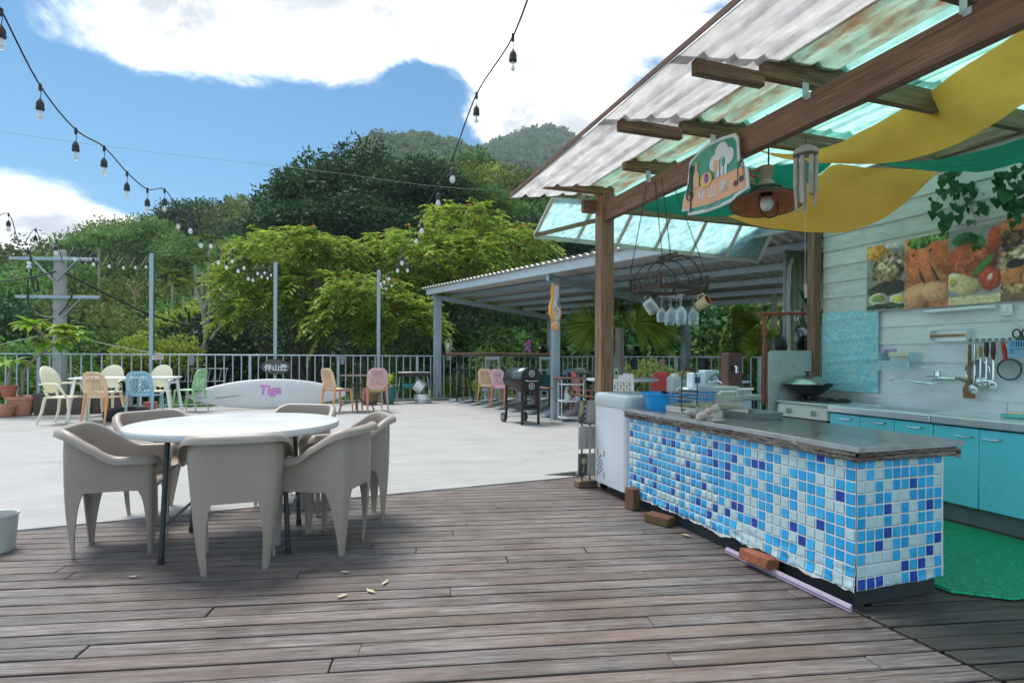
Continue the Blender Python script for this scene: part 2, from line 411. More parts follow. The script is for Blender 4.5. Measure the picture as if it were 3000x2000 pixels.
# ------------------------------------------------------------------ timber deck
def wood_mat(name, base, dark, warm, rough=.75, sx=1.0, moss=.0, bump=.35, zone=None):
    if name in MATS: return MATS[name]
    m = bpy.data.materials.new(name); m.use_nodes = True; t = m.node_tree; N = t.nodes; Kk = t.links.new; b = N['Principled BSDF']
    tcn = N.new('ShaderNodeTexCoord'); oi = N.new('ShaderNodeObjectInfo'); ad = N.new('ShaderNodeVectorMath'); ad.operation = 'ADD'
    sc = N.new('ShaderNodeVectorMath'); sc.operation = 'SCALE'; sc.inputs[0].default_value = (41.7, 7.3, 13.9); Kk(oi.outputs['Random'], sc.inputs['Scale']); Kk(tcn.outputs['Object'], ad.inputs[0]); Kk(sc.outputs[0], ad.inputs[1])
    mpn = N.new('ShaderNodeMapping'); mpn.inputs['Scale'].default_value = (1.1 * sx, 15, 15); Kk(ad.outputs[0], mpn.inputs[0])
    g = N.new('ShaderNodeTexNoise'); g.inputs['Scale'].default_value = 2.2; g.inputs['Detail'].default_value = 9; g.inputs['Roughness'].default_value = .68; g.inputs['Distortion'].default_value = .7; Kk(mpn.outputs[0], g.inputs['Vector'])
    mp2 = N.new('ShaderNodeMapping'); mp2.inputs['Scale'].default_value = (1.4 * sx, 34, 34); Kk(ad.outputs[0], mp2.inputs[0])
    wv = N.new('ShaderNodeTexNoise'); wv.inputs['Scale'].default_value = 3.2; wv.inputs['Detail'].default_value = 7; wv.inputs['Roughness'].default_value = .7; Kk(mp2.outputs[0], wv.inputs['Vector'])
    lo = N.new('ShaderNodeTexNoise'); lo.inputs['Scale'].default_value = 1.3; lo.inputs['Detail'].default_value = 4; Kk(ad.outputs[0], lo.inputs['Vector'])
    cr = N.new('ShaderNodeValToRGB'); cr.color_ramp.elements[0].position = .33; cr.color_ramp.elements[0].color = (*dark, 1); cr.color_ramp.elements[1].position = .68; cr.color_ramp.elements[1].color = (*base, 1); Kk(g.outputs['Fac'], cr.inputs[0])
    m1 = N.new('ShaderNodeMixRGB'); m1.blend_type = 'MULTIPLY'; m1.inputs[0].default_value = .92; r1 = N.new('ShaderNodeMapRange'); r1.inputs['From Min'].default_value = .3; r1.inputs['From Max'].default_value = .7; r1.inputs['From Min'].default_value = .36; r1.inputs['From Max'].default_value = .62; r1.inputs['To Min'].default_value = .34; r1.inputs['To Max'].default_value = 1.22
    Kk(wv.outputs['Fac'], r1.inputs['Value']); cb = N.new('ShaderNodeCombineColor'); [Kk(r1.outputs[0], cb.inputs[i]) for i in range(3)]; Kk(cr.outputs[0], m1.inputs[1]); Kk(cb.outputs[0], m1.inputs[2])
    m2 = N.new('ShaderNodeMixRGB'); m2.inputs[2].default_value = (*warm, 1); r2 = N.new('ShaderNodeMapRange'); r2.inputs['From Min'].default_value = .45; r2.inputs['From Max'].default_value = .72; r2.inputs['To Max'].default_value = .6; Kk(lo.outputs['Fac'], r2.inputs['Value']); Kk(r2.outputs[0], m2.inputs[0]); Kk(m1.outputs[0], m2.inputs[1])
    hs = N.new('ShaderNodeHueSaturation'); r3 = N.new('ShaderNodeMapRange'); r3.inputs['To Min'].default_value = .8; r3.inputs['To Max'].default_value = 1.16; Kk(oi.outputs['Random'], r3.inputs['Value']); Kk(r3.outputs[0], hs.inputs['Value']); Kk(m2.outputs[0], hs.inputs['Color']); last = hs.outputs[0]
    if zone:
        ge = N.new('ShaderNodeNewGeometry')
        for (zc, zs, z0, z1, amt) in zone:
            zn = N.new('ShaderNodeTexNoise'); zn.inputs['Scale'].default_value = zs; zn.inputs['Detail'].default_value = 6; zn.inputs['Roughness'].default_value = .65; Kk(ge.outputs['Position'], zn.inputs['Vector']); zr = N.new('ShaderNodeMapRange'); zr.inputs['From Min'].default_value = z0; zr.inputs['From Max'].default_value = z1; zr.inputs['To Max'].default_value = amt; Kk(zn.outputs['Fac'], zr.inputs['Value'])
            zm = N.new('ShaderNodeMixRGB'); zm.blend_type = 'MULTIPLY'; zm.inputs[2].default_value = (*zc, 1); Kk(zr.outputs[0], zm.inputs[0]); Kk(last, zm.inputs[1]); last = zm.outputs[0]
    if moss:
        n3 = N.new('ShaderNodeTexNoise'); n3.inputs['Scale'].default_value = 2.6; n3.inputs['Detail'].default_value = 7; Kk(ad.outputs[0], n3.inputs['Vector']); r4 = N.new('ShaderNodeMapRange'); r4.inputs['From Min'].default_value = .72 - moss; r4.inputs['From Max'].default_value = .82; r4.inputs['To Max'].default_value = .8
        Kk(n3.outputs['Fac'], r4.inputs['Value']); m3 = N.new('ShaderNodeMixRGB'); m3.inputs[2].default_value = (.045, .05, .015, 1); Kk(r4.outputs[0], m3.inputs[0]); Kk(last, m3.inputs[1]); last = m3.outputs[0]
    Kk(last, b.inputs['Base Color']); b.inputs['Roughness'].default_value = rough
    bp = N.new('ShaderNodeBump'); bp.inputs['Strength'].default_value = bump; bp.inputs['Distance'].default_value = .006; Kk(wv.outputs['Fac'], bp.inputs['Height']); Kk(bp.outputs[0], b.inputs['Normal'])
    MATS[name] = m; return m
DECKW = wood_mat('weathered_decking', (.265, .245, .235), (.09, .07, .062), (.175, .118, .095), .62, moss=.05, zone=[((.60, .46, .40), .55, .48, .66, .75), ((.40, .38, .36), .9, .5, .7, .7), ((.55, .5, .42), 5, .52, .7, .6)])
DECKD = wood_mat('shaded_damp_decking', (.125, .11, .10), (.045, .035, .03), (.10, .07, .05), .6, moss=.1)  # boards under the roof: shade and damp both put into the darker colour
deck = struct(bpy.data.objects.new('deck', None)); COL.objects.link(deck)
DA = radians(6.8); dx = V3((cos(DA), sin(DA), 0)); dn = V3((-sin(DA), cos(DA), 0)); rnd = random.Random(3)
BW = .104; lens = [2.3, 2.9, 3.5, 4.1]
bmesh_cache = {}
SLANT = math.tan(KA - radians(6.8))
def board_mesh(Ln, m, slant=0):
    k = (round(Ln, 3), m.name, slant)
    if k not in bmesh_cache:
        b_ = MB(); b_.box((0, 0, 0), (Ln - .004, BW - .0125, .026), ch=.003)
        if slant: b_.v = [(x - SLANT * y if x * slant > 0 else x, y, z) for x, y, z in b_.v]      # end cut along the seam
        bmesh_cache[k] = b_.mesh('board', m, True, 30)
    return bmesh_cache[k]
def seg_range(q, side):
    return None
ed = (E3 - E1).normalized()
for row in range(0, 52):
    c = dn * (1.05 + row * BW)               # distance from the camera along the board normal
    # limit on the left: the frame, on the far side: the concrete edge
    x0 = -4.6
    def along(p): return p.dot(dx)
    # edge line crossing
    d = c - E1; den = ed.x * dx.y - ed.y * dx.x
    # solve E1 + ed*s = c + dx*t
    s_ = ((c.x - E1.x) * dx.y - (c.y - E1.y) * dx.x) / den; p = E1 + ed * s_; t_edge = (p - c).dot(dx)
    # counter line (kitchen side)
    den2 = KV.x * dx.y - KV.y * dx.x; s2 = ((c.x - KO.x) * dx.y - (c.y - KO.y) * dx.x) / den2; t_ctr = ((KO + KV * s2) - c).dot(dx)
    a = max(-4.2, t_edge - .12); e = t_ctr + (.12 if s2 > .02 else -.012)
    if a < e - .1:
        t = a - rnd.random() * 1.2
        while t < e:
            Ln = rnd.choice(lens); t1 = min(t + Ln, e)
            if t1 > a and t1 - max(t, a) > .08:
                q0 = max(t, a); m_ = (q0 + t1) / 2; pos = c + dx * m_
                o = bpy.data.objects.new('deck_board', board_mesh(round(t1 - q0, 2), DECKW, 1 if t1 == e and s2 <= .02 else 0)); COL.objects.link(o); o.parent = deck
                o.location = (pos.x, pos.y, -.0145 + rnd.uniform(-.0015, .001)); o.rotation_euler = (rnd.uniform(-.006, .006), rnd.uniform(-.001, .001), DA)
            t += Ln
    if s2 <= 0.30:                           # the second run of boards beyond the seam
        t = e + .026; a2 = radians(12)
        t1 = t + 2.6; pos = c + dx * ((t + t1) / 2)
        o = bpy.data.objects.new('deck_board', board_mesh(2.6, DECKD, -1)); COL.objects.link(o); o.parent = deck
        o.location = (pos.x, pos.y, -.0165 + rnd.uniform(-.002, .002)); o.rotation_euler = (0, 0, DA)
mb = MB(); mb.prism([(-6, -1), (4.5, -1), (4.5, 3.2), (1.5, 6.2), (-1, 5.9), (-6, 3.9)], .02, T(0, 0, -.2)); struct(mb.build('ground_under_deck', mat('dark_soil', (.02, .017, .013), .95), smooth=False))
# seam joist visible between the two runs of boards
mb = MB(); mb.beam(K(.02, .02, -.036), K(.02, -2.2, -.036), .12, .03); struct(mb.build('deck_joist', DECKD))
# kitchen floor slab behind the counter
mb = MB(); mb.prism([(p.x, p.y) for p in (K(.12, .08), K(2.6, .08), K(2.6, 3.38), K(.12, 3.30))], .1, T(0, 0, -.099)); struct(mb.build('kitchen_floor', mat('grey_floor', (.16, .165, .15), .8, 0, .25, 3, .1), smooth=False))
# ------------------------------------------------------------------ checkered floor of the pavilion
PA = V3((-1.99, 15.15, 0)); PB = V3((FB.x - .1, FB.y - .15, 0)); PC = V3((.8, 10.5, 0)); PD = V3((3.95, 12.95, 0))
pf = struct(bpy.data.objects.new('checkered_floor', None)); COL.objects.link(pf)
ex = (PC - PA).normalized(); ey = V3((-ex.y, ex.x, 0)); TS = .305
def inside(p, poly):
    r = False; n = len(poly)
    for i in range(n):
        a, b = poly[i], poly[(i + 1) % n]
        if (a.y > p.y) != (b.y > p.y) and p.x < (b.x - a.x) * (p.y - a.y) / (b.y - a.y) + a.x: r = not r
    return r
edge_n = ey
cpoly = [PA - ex * .1, PA + ex * 8.2, V3((5.4, 10.3, 0)), FC.lerp(FB, .15), FB, PA + FDn * 1.0]
tw = MB().box((0, 0, 0), (TS - .004, TS - .004, .008), ch=.001).mesh('floor_tile', mat('white_tile', (.62, .68, .7), .3, 0, .08, 3, stain=((.4, .4, .36), .2, 3)))
tb = MB().box((0, 0, 0), (TS - .004, TS - .004, .008), ch=.001).mesh('floor_tile', mat('black_tile', (.03, .035, .038), .3, 0, .3, 3, stain=((.2, .2, .19), .15, 4)))
cnt = 0
for i in range(-2, 30):
    for j in range(0, 24):
        p = PA + ex * ((i + .5) * TS) + ey * ((j + .5) * TS)
        if inside(p, cpoly) and cnt < 300:
            o = bpy.data.objects.new('floor_tile', tw if (i + j) % 2 else tb); COL.objects.link(o); o.parent = pf; o.location = (p.x, p.y, .013); o.rotation_euler = (0, 0, atan2(ex.y, ex.x)); cnt += 1
mb = MB(); mb.beam(PA - ex * .1 + V3((0, 0, .012)) - ey * .02, PA + ex * 8.2 + V3((0, 0, .012)) - ey * .02, .035, .012); mb.build('edge_strip', STEELW, pf)
# ------------------------------------------------------------------ terrace fence
def fence(name, label, p0, p1, skip=0.0, post_every=11):
    f = thing(name, label, 'fence', p0); d = (p1 - p0); Ln = d.length; d.normalize(); a = atan2(d.y, d.x)
    f.rotation_euler = (0, 0, a)
    b = MB(); b.box((Ln / 2, 0, 1.18), (Ln, .045, .03), ch=.004); b.build('top_rail', STEEL, f)
    b = MB(); b.box((Ln / 2, 0, .07), (Ln, .03, .03), ch=.003); b.build('bottom_rail', STEEL, f)
    bal = MB().box((0, 0, .625), (.026, .026, 1.08), ch=.003).build('baluster', STEEL, f)
    post = MB().box((0, 0, .59), (.06, .06, 1.15), ch=.004).build('fence_post', STEEL, f)
    n = int(Ln / .178); first = [True, True]
    for i in range(n + 1):
        x = i * .178; isp = i % post_every == 0
        src = post if isp else bal; k = 1 if isp else 0
        if first[k]: src.location = (x, 0, 0); first[k] = False
        else: kid(src, src.name.split('.')[0], f, (x, 0, 0))
    return f
fence('terrace_fence', 'long grey steel railing behind the surfboard and the white table', fl(-260), FB)
fence('terrace_fence', 'grey steel railing behind the pavilion tables and the red chair', FB, FC)
# small grey boxes and signs hung on the railing
def fence_box(px, py0, py1, w, m, label, name='fence_planter', cat='planter', line=None):
    p = fl(px); h = (py1 - py0) / F * p.y
    o = thing(name, label, cat, P(px, py1, p.y - .07), atan2(FDn.y, FDn.x))
    b = MB()
    b.lathe([(w * .40, 0), (w * .5, h), (w * .5, h + .01), (w * .44, h + .01), (w * .36, .02)], 4, rotz(pi / 4)); b.build('pot', m, o, ang=20)
    b = MB(); b.tube([(-w * .2, w * .35, h), (-w * .2, .07, h + .04), (-w * .2, .1, h - .03)], .005, 6); b.tube([(w * .2, w * .35, h), (w * .2, .07, h + .04), (w * .2, .1, h - .03)], .005, 6); b.build('hook', BLACKM, o)
GREYP = mat('grey_plastic', (.20, .235, .26), .5, 0, .1, 6)
fence_box(561, 1042, 1070, .15, GREYP, 'grey hanging planter on the railing behind the green chair')
fence_box(1003, 1041, 1067, .15, GREYP, 'grey hanging planter on the railing above the surfboard tail')
fence_box(1346, 1042, 1063, .17, BLACKP, 'black hanging planter under the bar plank by the black stool')
fence_box(70, 1040, 1072, .2, BLACKP, 'black hanging planter on the railing behind the frangipani')
for px, c1, lab in ((462, (.75, .68, .66), 'small pale notice plate with red print on the railing near the cream chairs'),):
    p = fl(px); o = thing('notice_plate', lab, 'sign', P(px, 1053, p.y - .05), atan2(FDn.y, FDn.x))
    MB().box((0, 0, .045), (.215, .006, .095), ch=.002).build('plate', mat('plate_pale', c1, .5), o)
    b = MB()
    for k in range(3): b.box((0, -.0045, .072 - k * .024), (.18 - .03 * (k == 2), .002, .012))
    b.build('print', mat('print_pink', (.5, .2, .22), .5), o)
for px, w in ((1940, 1),):
    p = P(1940, 1060, 12.9); o = thing('notice_plate', 'small dark red notice plate on the railing by the red chair', 'sign', p, -radians(47))
    MB().box((0, 0, .0), (.17, .006, .13), ch=.002).build('plate', mat('plate_red', (.3, .1, .09), .5), o)
    b = MB()
    for k in range(4): b.box((0, -.0045, .045 - k * .028), (.14 - .02 * (k % 2), .002, .011))
    b.build('print', mat('print_pale', (.7, .6, .55), .5), o)
# tall light poles fixed to the railing
POLES = []
for px, ytop, lab in ((438, 745, 'tall grey steel light pole behind the cream chairs'), (803, 770, 'tall grey steel light pole above the oval sign'), (1107, 793, 'tall grey steel light pole behind the pink chairs')):
    p = fl(px) + V3((0, .06, 0)); z = P(px, ytop, p.y).z; POLES.append(V3((p.x, p.y, z)))
    o = thing('light_pole', lab, 'pole', p, atan2(FDn.y, FDn.x), 'string light poles on the railing')
    MB().box((0, 0, z / 2), (.078, .078, z), ch=.006).build('post', STEEL, o)
    MB().box((0, 0, z + .004), (.082, .082, .01), ch=.002).build('cap', STEELW, o)
    b = MB(); b.tube([(.05, -.04, z - .05), (.055, -.05, z - .4), (.05, -.045, z - 1.2), (.06, -.05, 1.3), (.055, -.045, .9)], .006, 6); b.build('cable', BLACKP, o)

# ================================================================== open kitchen shelter
PINE = wood_mat('treated_pine', (.38, .215, .125), (.16, .08, .045), (.28, .13, .075), .6, .7)
PINEO = wood_mat('old_pine_joist', (.33, .22, .13), (.12, .075, .042), (.18, .15, .06), .7, .7)
def kthing(name, label, cat, u=0, v=0, z=0, group=None, rz=0.0):
    return thing(name, label, cat, K(u, v, z), KA + rz, group)
sh = kthing('kitchen_shelter', 'timber frame shelter with a corrugated translucent roof over the tiled counter', 'shelter')
def jz(u): return 2.741 + (.055 * u if u > -.05 else .055 * -.05 + .15 * (u + .05))
def wbeam(name, p0, p1, w, h, m, par=None, up=(0, 0, 1)):
    """timber with its grain along local x"""
    p0 = V3(p0); p1 = V3(p1); d = p1 - p0; b = MB(); b.box((0, 0, 0), (d.length, w, h), ch=.004)
    o = b.build(name, m, par or sh); o.matrix_local = frame((p0 + p1) / 2, d, V3(up) if abs(d.normalized().dot(V3(up))) < .95 else V3((0, 1, 0))); return o
wbeam('corner_post', (.264, 2.92, -.02), (.264, 2.92, 2.78), .134, .134, PINE)
wbeam('wall_post', (2.375, 2.47, 0), (2.375, 2.47, 2.72), .085, .09, PINE)
wbeam('main_beam', (.264, -1.9, 2.535), (.264, 2.853, 2.535), .065, .175, PINE)
for v in (2.13, 1.326, .544, -.27):
    u0 = {2.13: .011, 1.326: -.016, .544: -.05, -.27: -.09}[v]
    wbeam('joist', (u0, v, jz(u0) - .066), (2.42, v, jz(2.42) - .066), .05, .13, PINEO)
    if v in (1.326, .544):
        wbeam('joist_extension', (-.49, v - .003, 2.668 - .04), (u0 - .001, v - .003, jz(u0) - .045), .045, .078, PINEO)
    b = MB(); b.box((.225, v + .028 if False else v - .031, jz(.2) - .115), (.045, .006, .09), ch=.002); b.box((.2285, v - .045, jz(.2) - .15), (.004, .034, .03)); b.build('bracket', STEELW, sh)
wbeam('joist', (-.414, 2.92 - .09, 2.705), (.196, 2.92 - .09, 2.725), .05, .07, PINEO)
wbeam('joist', (.06, 2.99, 2.60), (.195, 2.99, 2.60), .05, .12, PINE)
wbeam('joist', (.333, 2.93, 2.60), (2.36, 2.93, 2.63), .055, .13, PINEO)
wbeam('joist', (1.75, 2.52, 2.46), (2.33, 2.52, 2.50), .06, .11, PINE)
# corrugated sheets
def sheet_mat(name, c1, c2, amt, c3=None, a3=.0, tr=.35):
    return mat(name, c1, .6, 0, .18, 7, .25, 55, stain=[(c2, amt, 3.2)] + ([(c3, a3, 2.4)] if c3 else []), stretch=(2.5, .8, 1), transl=tr)
SH_W = sheet_mat('aged_white_sheet', (.74, .73, .72), (.56, .46, .43), .34, (.24, .2, .14), .12, .82)
SH_R = sheet_mat('rusted_sheet', (.62, .76, .66), (.52, .20, .07), .66, (.05, .05, .03), .26, .7)
SH_A = sheet_mat('aqua_sheet', (.64, .88, .82), (.80, .92, .89), .5, (.30, .42, .28), .12, .88)
def rib(u, pitch=.19):
    t = (u / pitch) % 1.0
    return .034 * (min(1, max(0, (.5 - abs(t - .5)) / .5 * 3.2 - 2.0)))
def roof_sheet(u0, u1, v0, v1, dz, m):
    us = np.arange(u0, u1 + 1e-6, .0119); n = len(us)
    def fn(a, c):
        i = min(n - 1, int(round(a * (n - 1)))); u = us[i]; v = v0 + (v1 - v0) * c
        return (u, v, jz(u) + .006 + dz + rib(u) - .006 * c * (v1 - v0) + .004 * sin(u * 9 + v * 2.2))
    MB().grid(fn, n, 7).build('roof_sheet', m, sh, solid=.003)
for (u0, u1, m) in ((-.62, .06, SH_W), (.03, .46, SH_R), (.43, 1.12, SH_A), (1.09, 1.80, SH_A), (1.77, 2.56, SH_A)):
    for k, (v0, v1) in enumerate(((1.27, 3.12), (.49, 1.36), (-1.9, .57))):
        roof_sheet(u0, u1, v0, v1, .012 * k + (0 if m is SH_W else .004 if m is SH_R else .009), m)
MB().beam((-.625, 3.12, jz(-.62) + .02), (-.625, -1.9, jz(-.62) + .06), .008, .03).build('eave_strip', mat('rust_strip', (.16, .085, .06), .8, 0, .4, 9), sh)
# sloping glazed canopy beyond the corner post
can = kthing('glazed_canopy', 'sloping frosted aqua canopy panels in a cream frame behind the corner post', 'canopy')
CF = mat('cream_frame', (.52, .55, .46), .5, 0, .12, 5, stain=((.25, .2, .12), .2, 6))
SH_G = mat('frosted_sheet', (.60, .80, .80), .45, 0, .3, 9, .3, 40, stain=[((.80, .92, .92), .55, 6), ((.25, .48, .47), .3, 3)], stretch=(3, 1, 1), transl=.85)
cu0, cu1, cuA, cuB = -.246, -.1, 2.42, 2.92
def cpt(a, c):
    u = (cu0 + (cuA - cu0) * a) * (1 - c) + (cu1 + (cuB - cu1) * a) * c; v = 2.98 + .84 * c
    z = (2.645 + .03 * a) * (1 - c) + (2.48 - .09 * a) * c; return V3((u, v, z))
nb = 6
for k in range(nb):
    a0 = k / nb; a1 = (k + 1) / nb
    MB().grid(lambda s, t: cpt(a0 + (a1 - a0) * s, t) + V3((0, 0, .004 * sin(s * 40) + .012)), 14, 6).build('pane', SH_G, can, solid=.003)
for k in range(nb + 1): MB().beam(cpt(k / nb, 0), cpt(k / nb, 1), .035, .022).build('glazing_bar', CF, can)
MB().beam(cpt(0, 1) + V3((0, .012, -.014)), cpt(1, 1) + V3((0, .012, -.014)), .03, .035).build('gutter_rail', CF, can)
MB().beam(cpt(-.005, .93) + V3((0, 0, -.03)), cpt(.20, .35) + V3((0, 0, -.03)), .03, .04).build('strut', PINEO, can)
# ------------------------------------------------------------------ clapboard wall
CLAP = mat('painted_clapboard', (.66, .67, .65), .7, 0, .15, 5, .3, 60, objvar=.08, stain=[((.42, .43, .40), .55, 3), ((.70, .72, .70), .42, 7), ((.10, .10, .08), .16, 12)], stretch=(1, .7, 2.2))
CLAP_SKYLIT = mat('skylit_grimy_clapboard', (.76, .79, .80), .65, 0, .12, 5, .2, 60, objvar=.05, stain=[((.58, .62, .63), .40, 3), ((.84, .86, .87), .40, 6), ((.08, .09, .09), .18, 24)], stretch=(1, .7, 1.6))  # lower boards: skylight from the open side put into the paler, bluer tone
kw = kthing('kitchen_wall', 'whitewashed clapboard wall with food pictures above the steel sink', 'wall', 2.44, 0, 0)
lines = [.80, 1.138] + [1.138 + .1545 * k for k in range(1, 12)]
for k, (z0, z1) in enumerate(zip(lines, lines[1:])):
    b = MB(); n = 2
    ve = -1.1
    vs = []; h = z1 - z0
    prof = [(0.0, z0 - .012), (-.006, z0 - .012), (.008, z1), (.022, z1), (.02, z0)]
    b.prism([(x, z) for x, z in prof], 2.415 - ve, frame((0, 2.415, 0), (1, 0, 0), (0, -1, 0)) if True else None)
    o = b.build('clapboard', CLAP_SKYLIT if k < 4 else CLAP, kw, smooth=False)
MB().box((.035, .66, 1.35), (.02, 3.5, 2.7)).build('wall_core', mat('wall_core', (.12, .12, .11), .9), kw)
wbeam('top_plate', (-.03, 2.4, 2.83), (-.03, -1.1, 2.83), .05, .13, PINEO, kw)
# blue mosaic vinyl behind the stove, wrinkled
def mosaic_mat():
    m = bpy.data.materials.new('mosaic_vinyl'); m.use_nodes = True; t = m.node_tree; N = t.nodes; Kk = t.links.new; b = N['Principled BSDF']
    tcn = N.new('ShaderNodeTexCoord'); sp = N.new('ShaderNodeSeparateXYZ'); Kk(tcn.outputs['Object'], sp.inputs[0])
    def mth(op, a, c=None):
        n = N.new('ShaderNodeMath'); n.operation = op
        for i, x in enumerate((a, c)):
            if x is None: continue
            if isinstance(x, (int, float)): n.inputs[i].default_value = x
            else: Kk(x, n.inputs[i])
        return n.outputs[0]
    a = mth('MULTIPLY', sp.outputs[1], 46); c = mth('MULTIPLY', sp.outputs[2], 46)
    cb = N.new('ShaderNodeCombineXYZ'); Kk(mth('FLOOR', a), cb.inputs[0]); Kk(mth('FLOOR', c), cb.inputs[1])
    wnz = N.new('ShaderNodeTexWhiteNoise'); Kk(cb.outputs[0], wnz.inputs['Vector'])
    cr = N.new('ShaderNodeValToRGB'); cr.color_ramp.interpolation = 'CONSTANT'
    for i, (p, col) in enumerate(((0, (.24, .60, .67)), (.3, (.27, .64, .70)), (.55, (.19, .55, .66)), (.75, (.36, .66, .70)), (.9, (.15, .50, .64)))):
        e = cr.color_ramp.elements[i] if i < 2 else cr.color_ramp.elements.new(p); e.position = p; e.color = (*col, 1)
    Kk(wnz.outputs['Value'], cr.inputs[0])
    gx = mth('LESS_THAN', mth('FRACT', a), .1); gz = mth('LESS_THAN', mth('FRACT', c), .1); gg = mth('MAXIMUM', gx, gz)
    m1 = N.new('ShaderNodeMixRGB'); m1.inputs[2].default_value = (.50, .66, .66, 1); Kk(gg, m1.inputs[0]); Kk(cr.outputs[0], m1.inputs[1])
    nz_ = N.new('ShaderNodeTexNoise'); nz_.inputs['Scale'].default_value = 5; nz_.inputs['Detail'].default_value = 8; Kk(tcn.outputs['Object'], nz_.inputs['Vector'])
    r = N.new('ShaderNodeMapRange'); r.inputs['From Min'].default_value = .5; r.inputs['From Max'].default_value = .7; r.inputs['To Max'].default_value = .65; Kk(nz_.outputs['Fac'], r.inputs['Value'])
    m2 = N.new('ShaderNodeMixRGB'); m2.inputs[2].default_value = (.46, .63, .62, 1); Kk(r.outputs[0], m2.inputs[0]); Kk(m1.outputs[0], m2.inputs[1]); Kk(m2.outputs[0], b.inputs['Base Color']); b.inputs['Roughness'].default_value = .3
    return m
vin = kthing('vinyl_splashback', 'wrinkled turquoise mosaic vinyl sheet stuck on the wall behind the wok', 'vinyl sheet', 2.425, 0, 0)
def vf(a, c):
    v = 2.40 - .60 * a; z = .845 + .755 * c
    w = mnoise.noise(V3((v * 3, z * 16, 1))) * .007 + mnoise.noise(V3((v * 14, z * 30, 5))) * .003
    return (-.014 - abs(w) - .006 * max(0, sin(z * 31 + v * 2)) ** 6, v, z)
MB().grid(vf, 50, 70).build('sheet', mosaic_mat(), vin, ang=80)
# ------------------------------------------------------------------ food pictures (flat prints)
def sm(x, a, b): t = np.clip((x - a) / (b - a), 0, 1); return t * t * (3 - 2 * t)
def fbm(X, Y, s, seed=0):
    r = np.zeros_like(X); amp = 1; rg = np.random.RandomState(seed); tot = 0
    for o in range(4):
        for k in range(5):
            th = rg.uniform(0, 2 * pi); f = s * 2 ** o * rg.uniform(.7, 1.3); r += amp * np.sin(f * (X * cos(th) + Y * sin(th)) + rg.uniform(0, 6.28)) / 5
        tot += amp; amp *= .6
    return r / tot * 1.6
def vn(X, Y, cells, seed):
    g = np.random.RandomState(seed).uniform(-1, 1, (cells + 4, int(cells * 1.8) + 6)); x = np.clip(X, 0, 1) * cells + 1; y = np.clip(Y, 0, 1.7) * cells + 1; i = x.astype(int); j = y.astype(int); fx = x - i; fy = y - j
    return (g[i, j] * (1 - fx) + g[i + 1, j] * fx) * (1 - fy) + (g[i, j + 1] * (1 - fx) + g[i + 1, j + 1] * fx) * fy
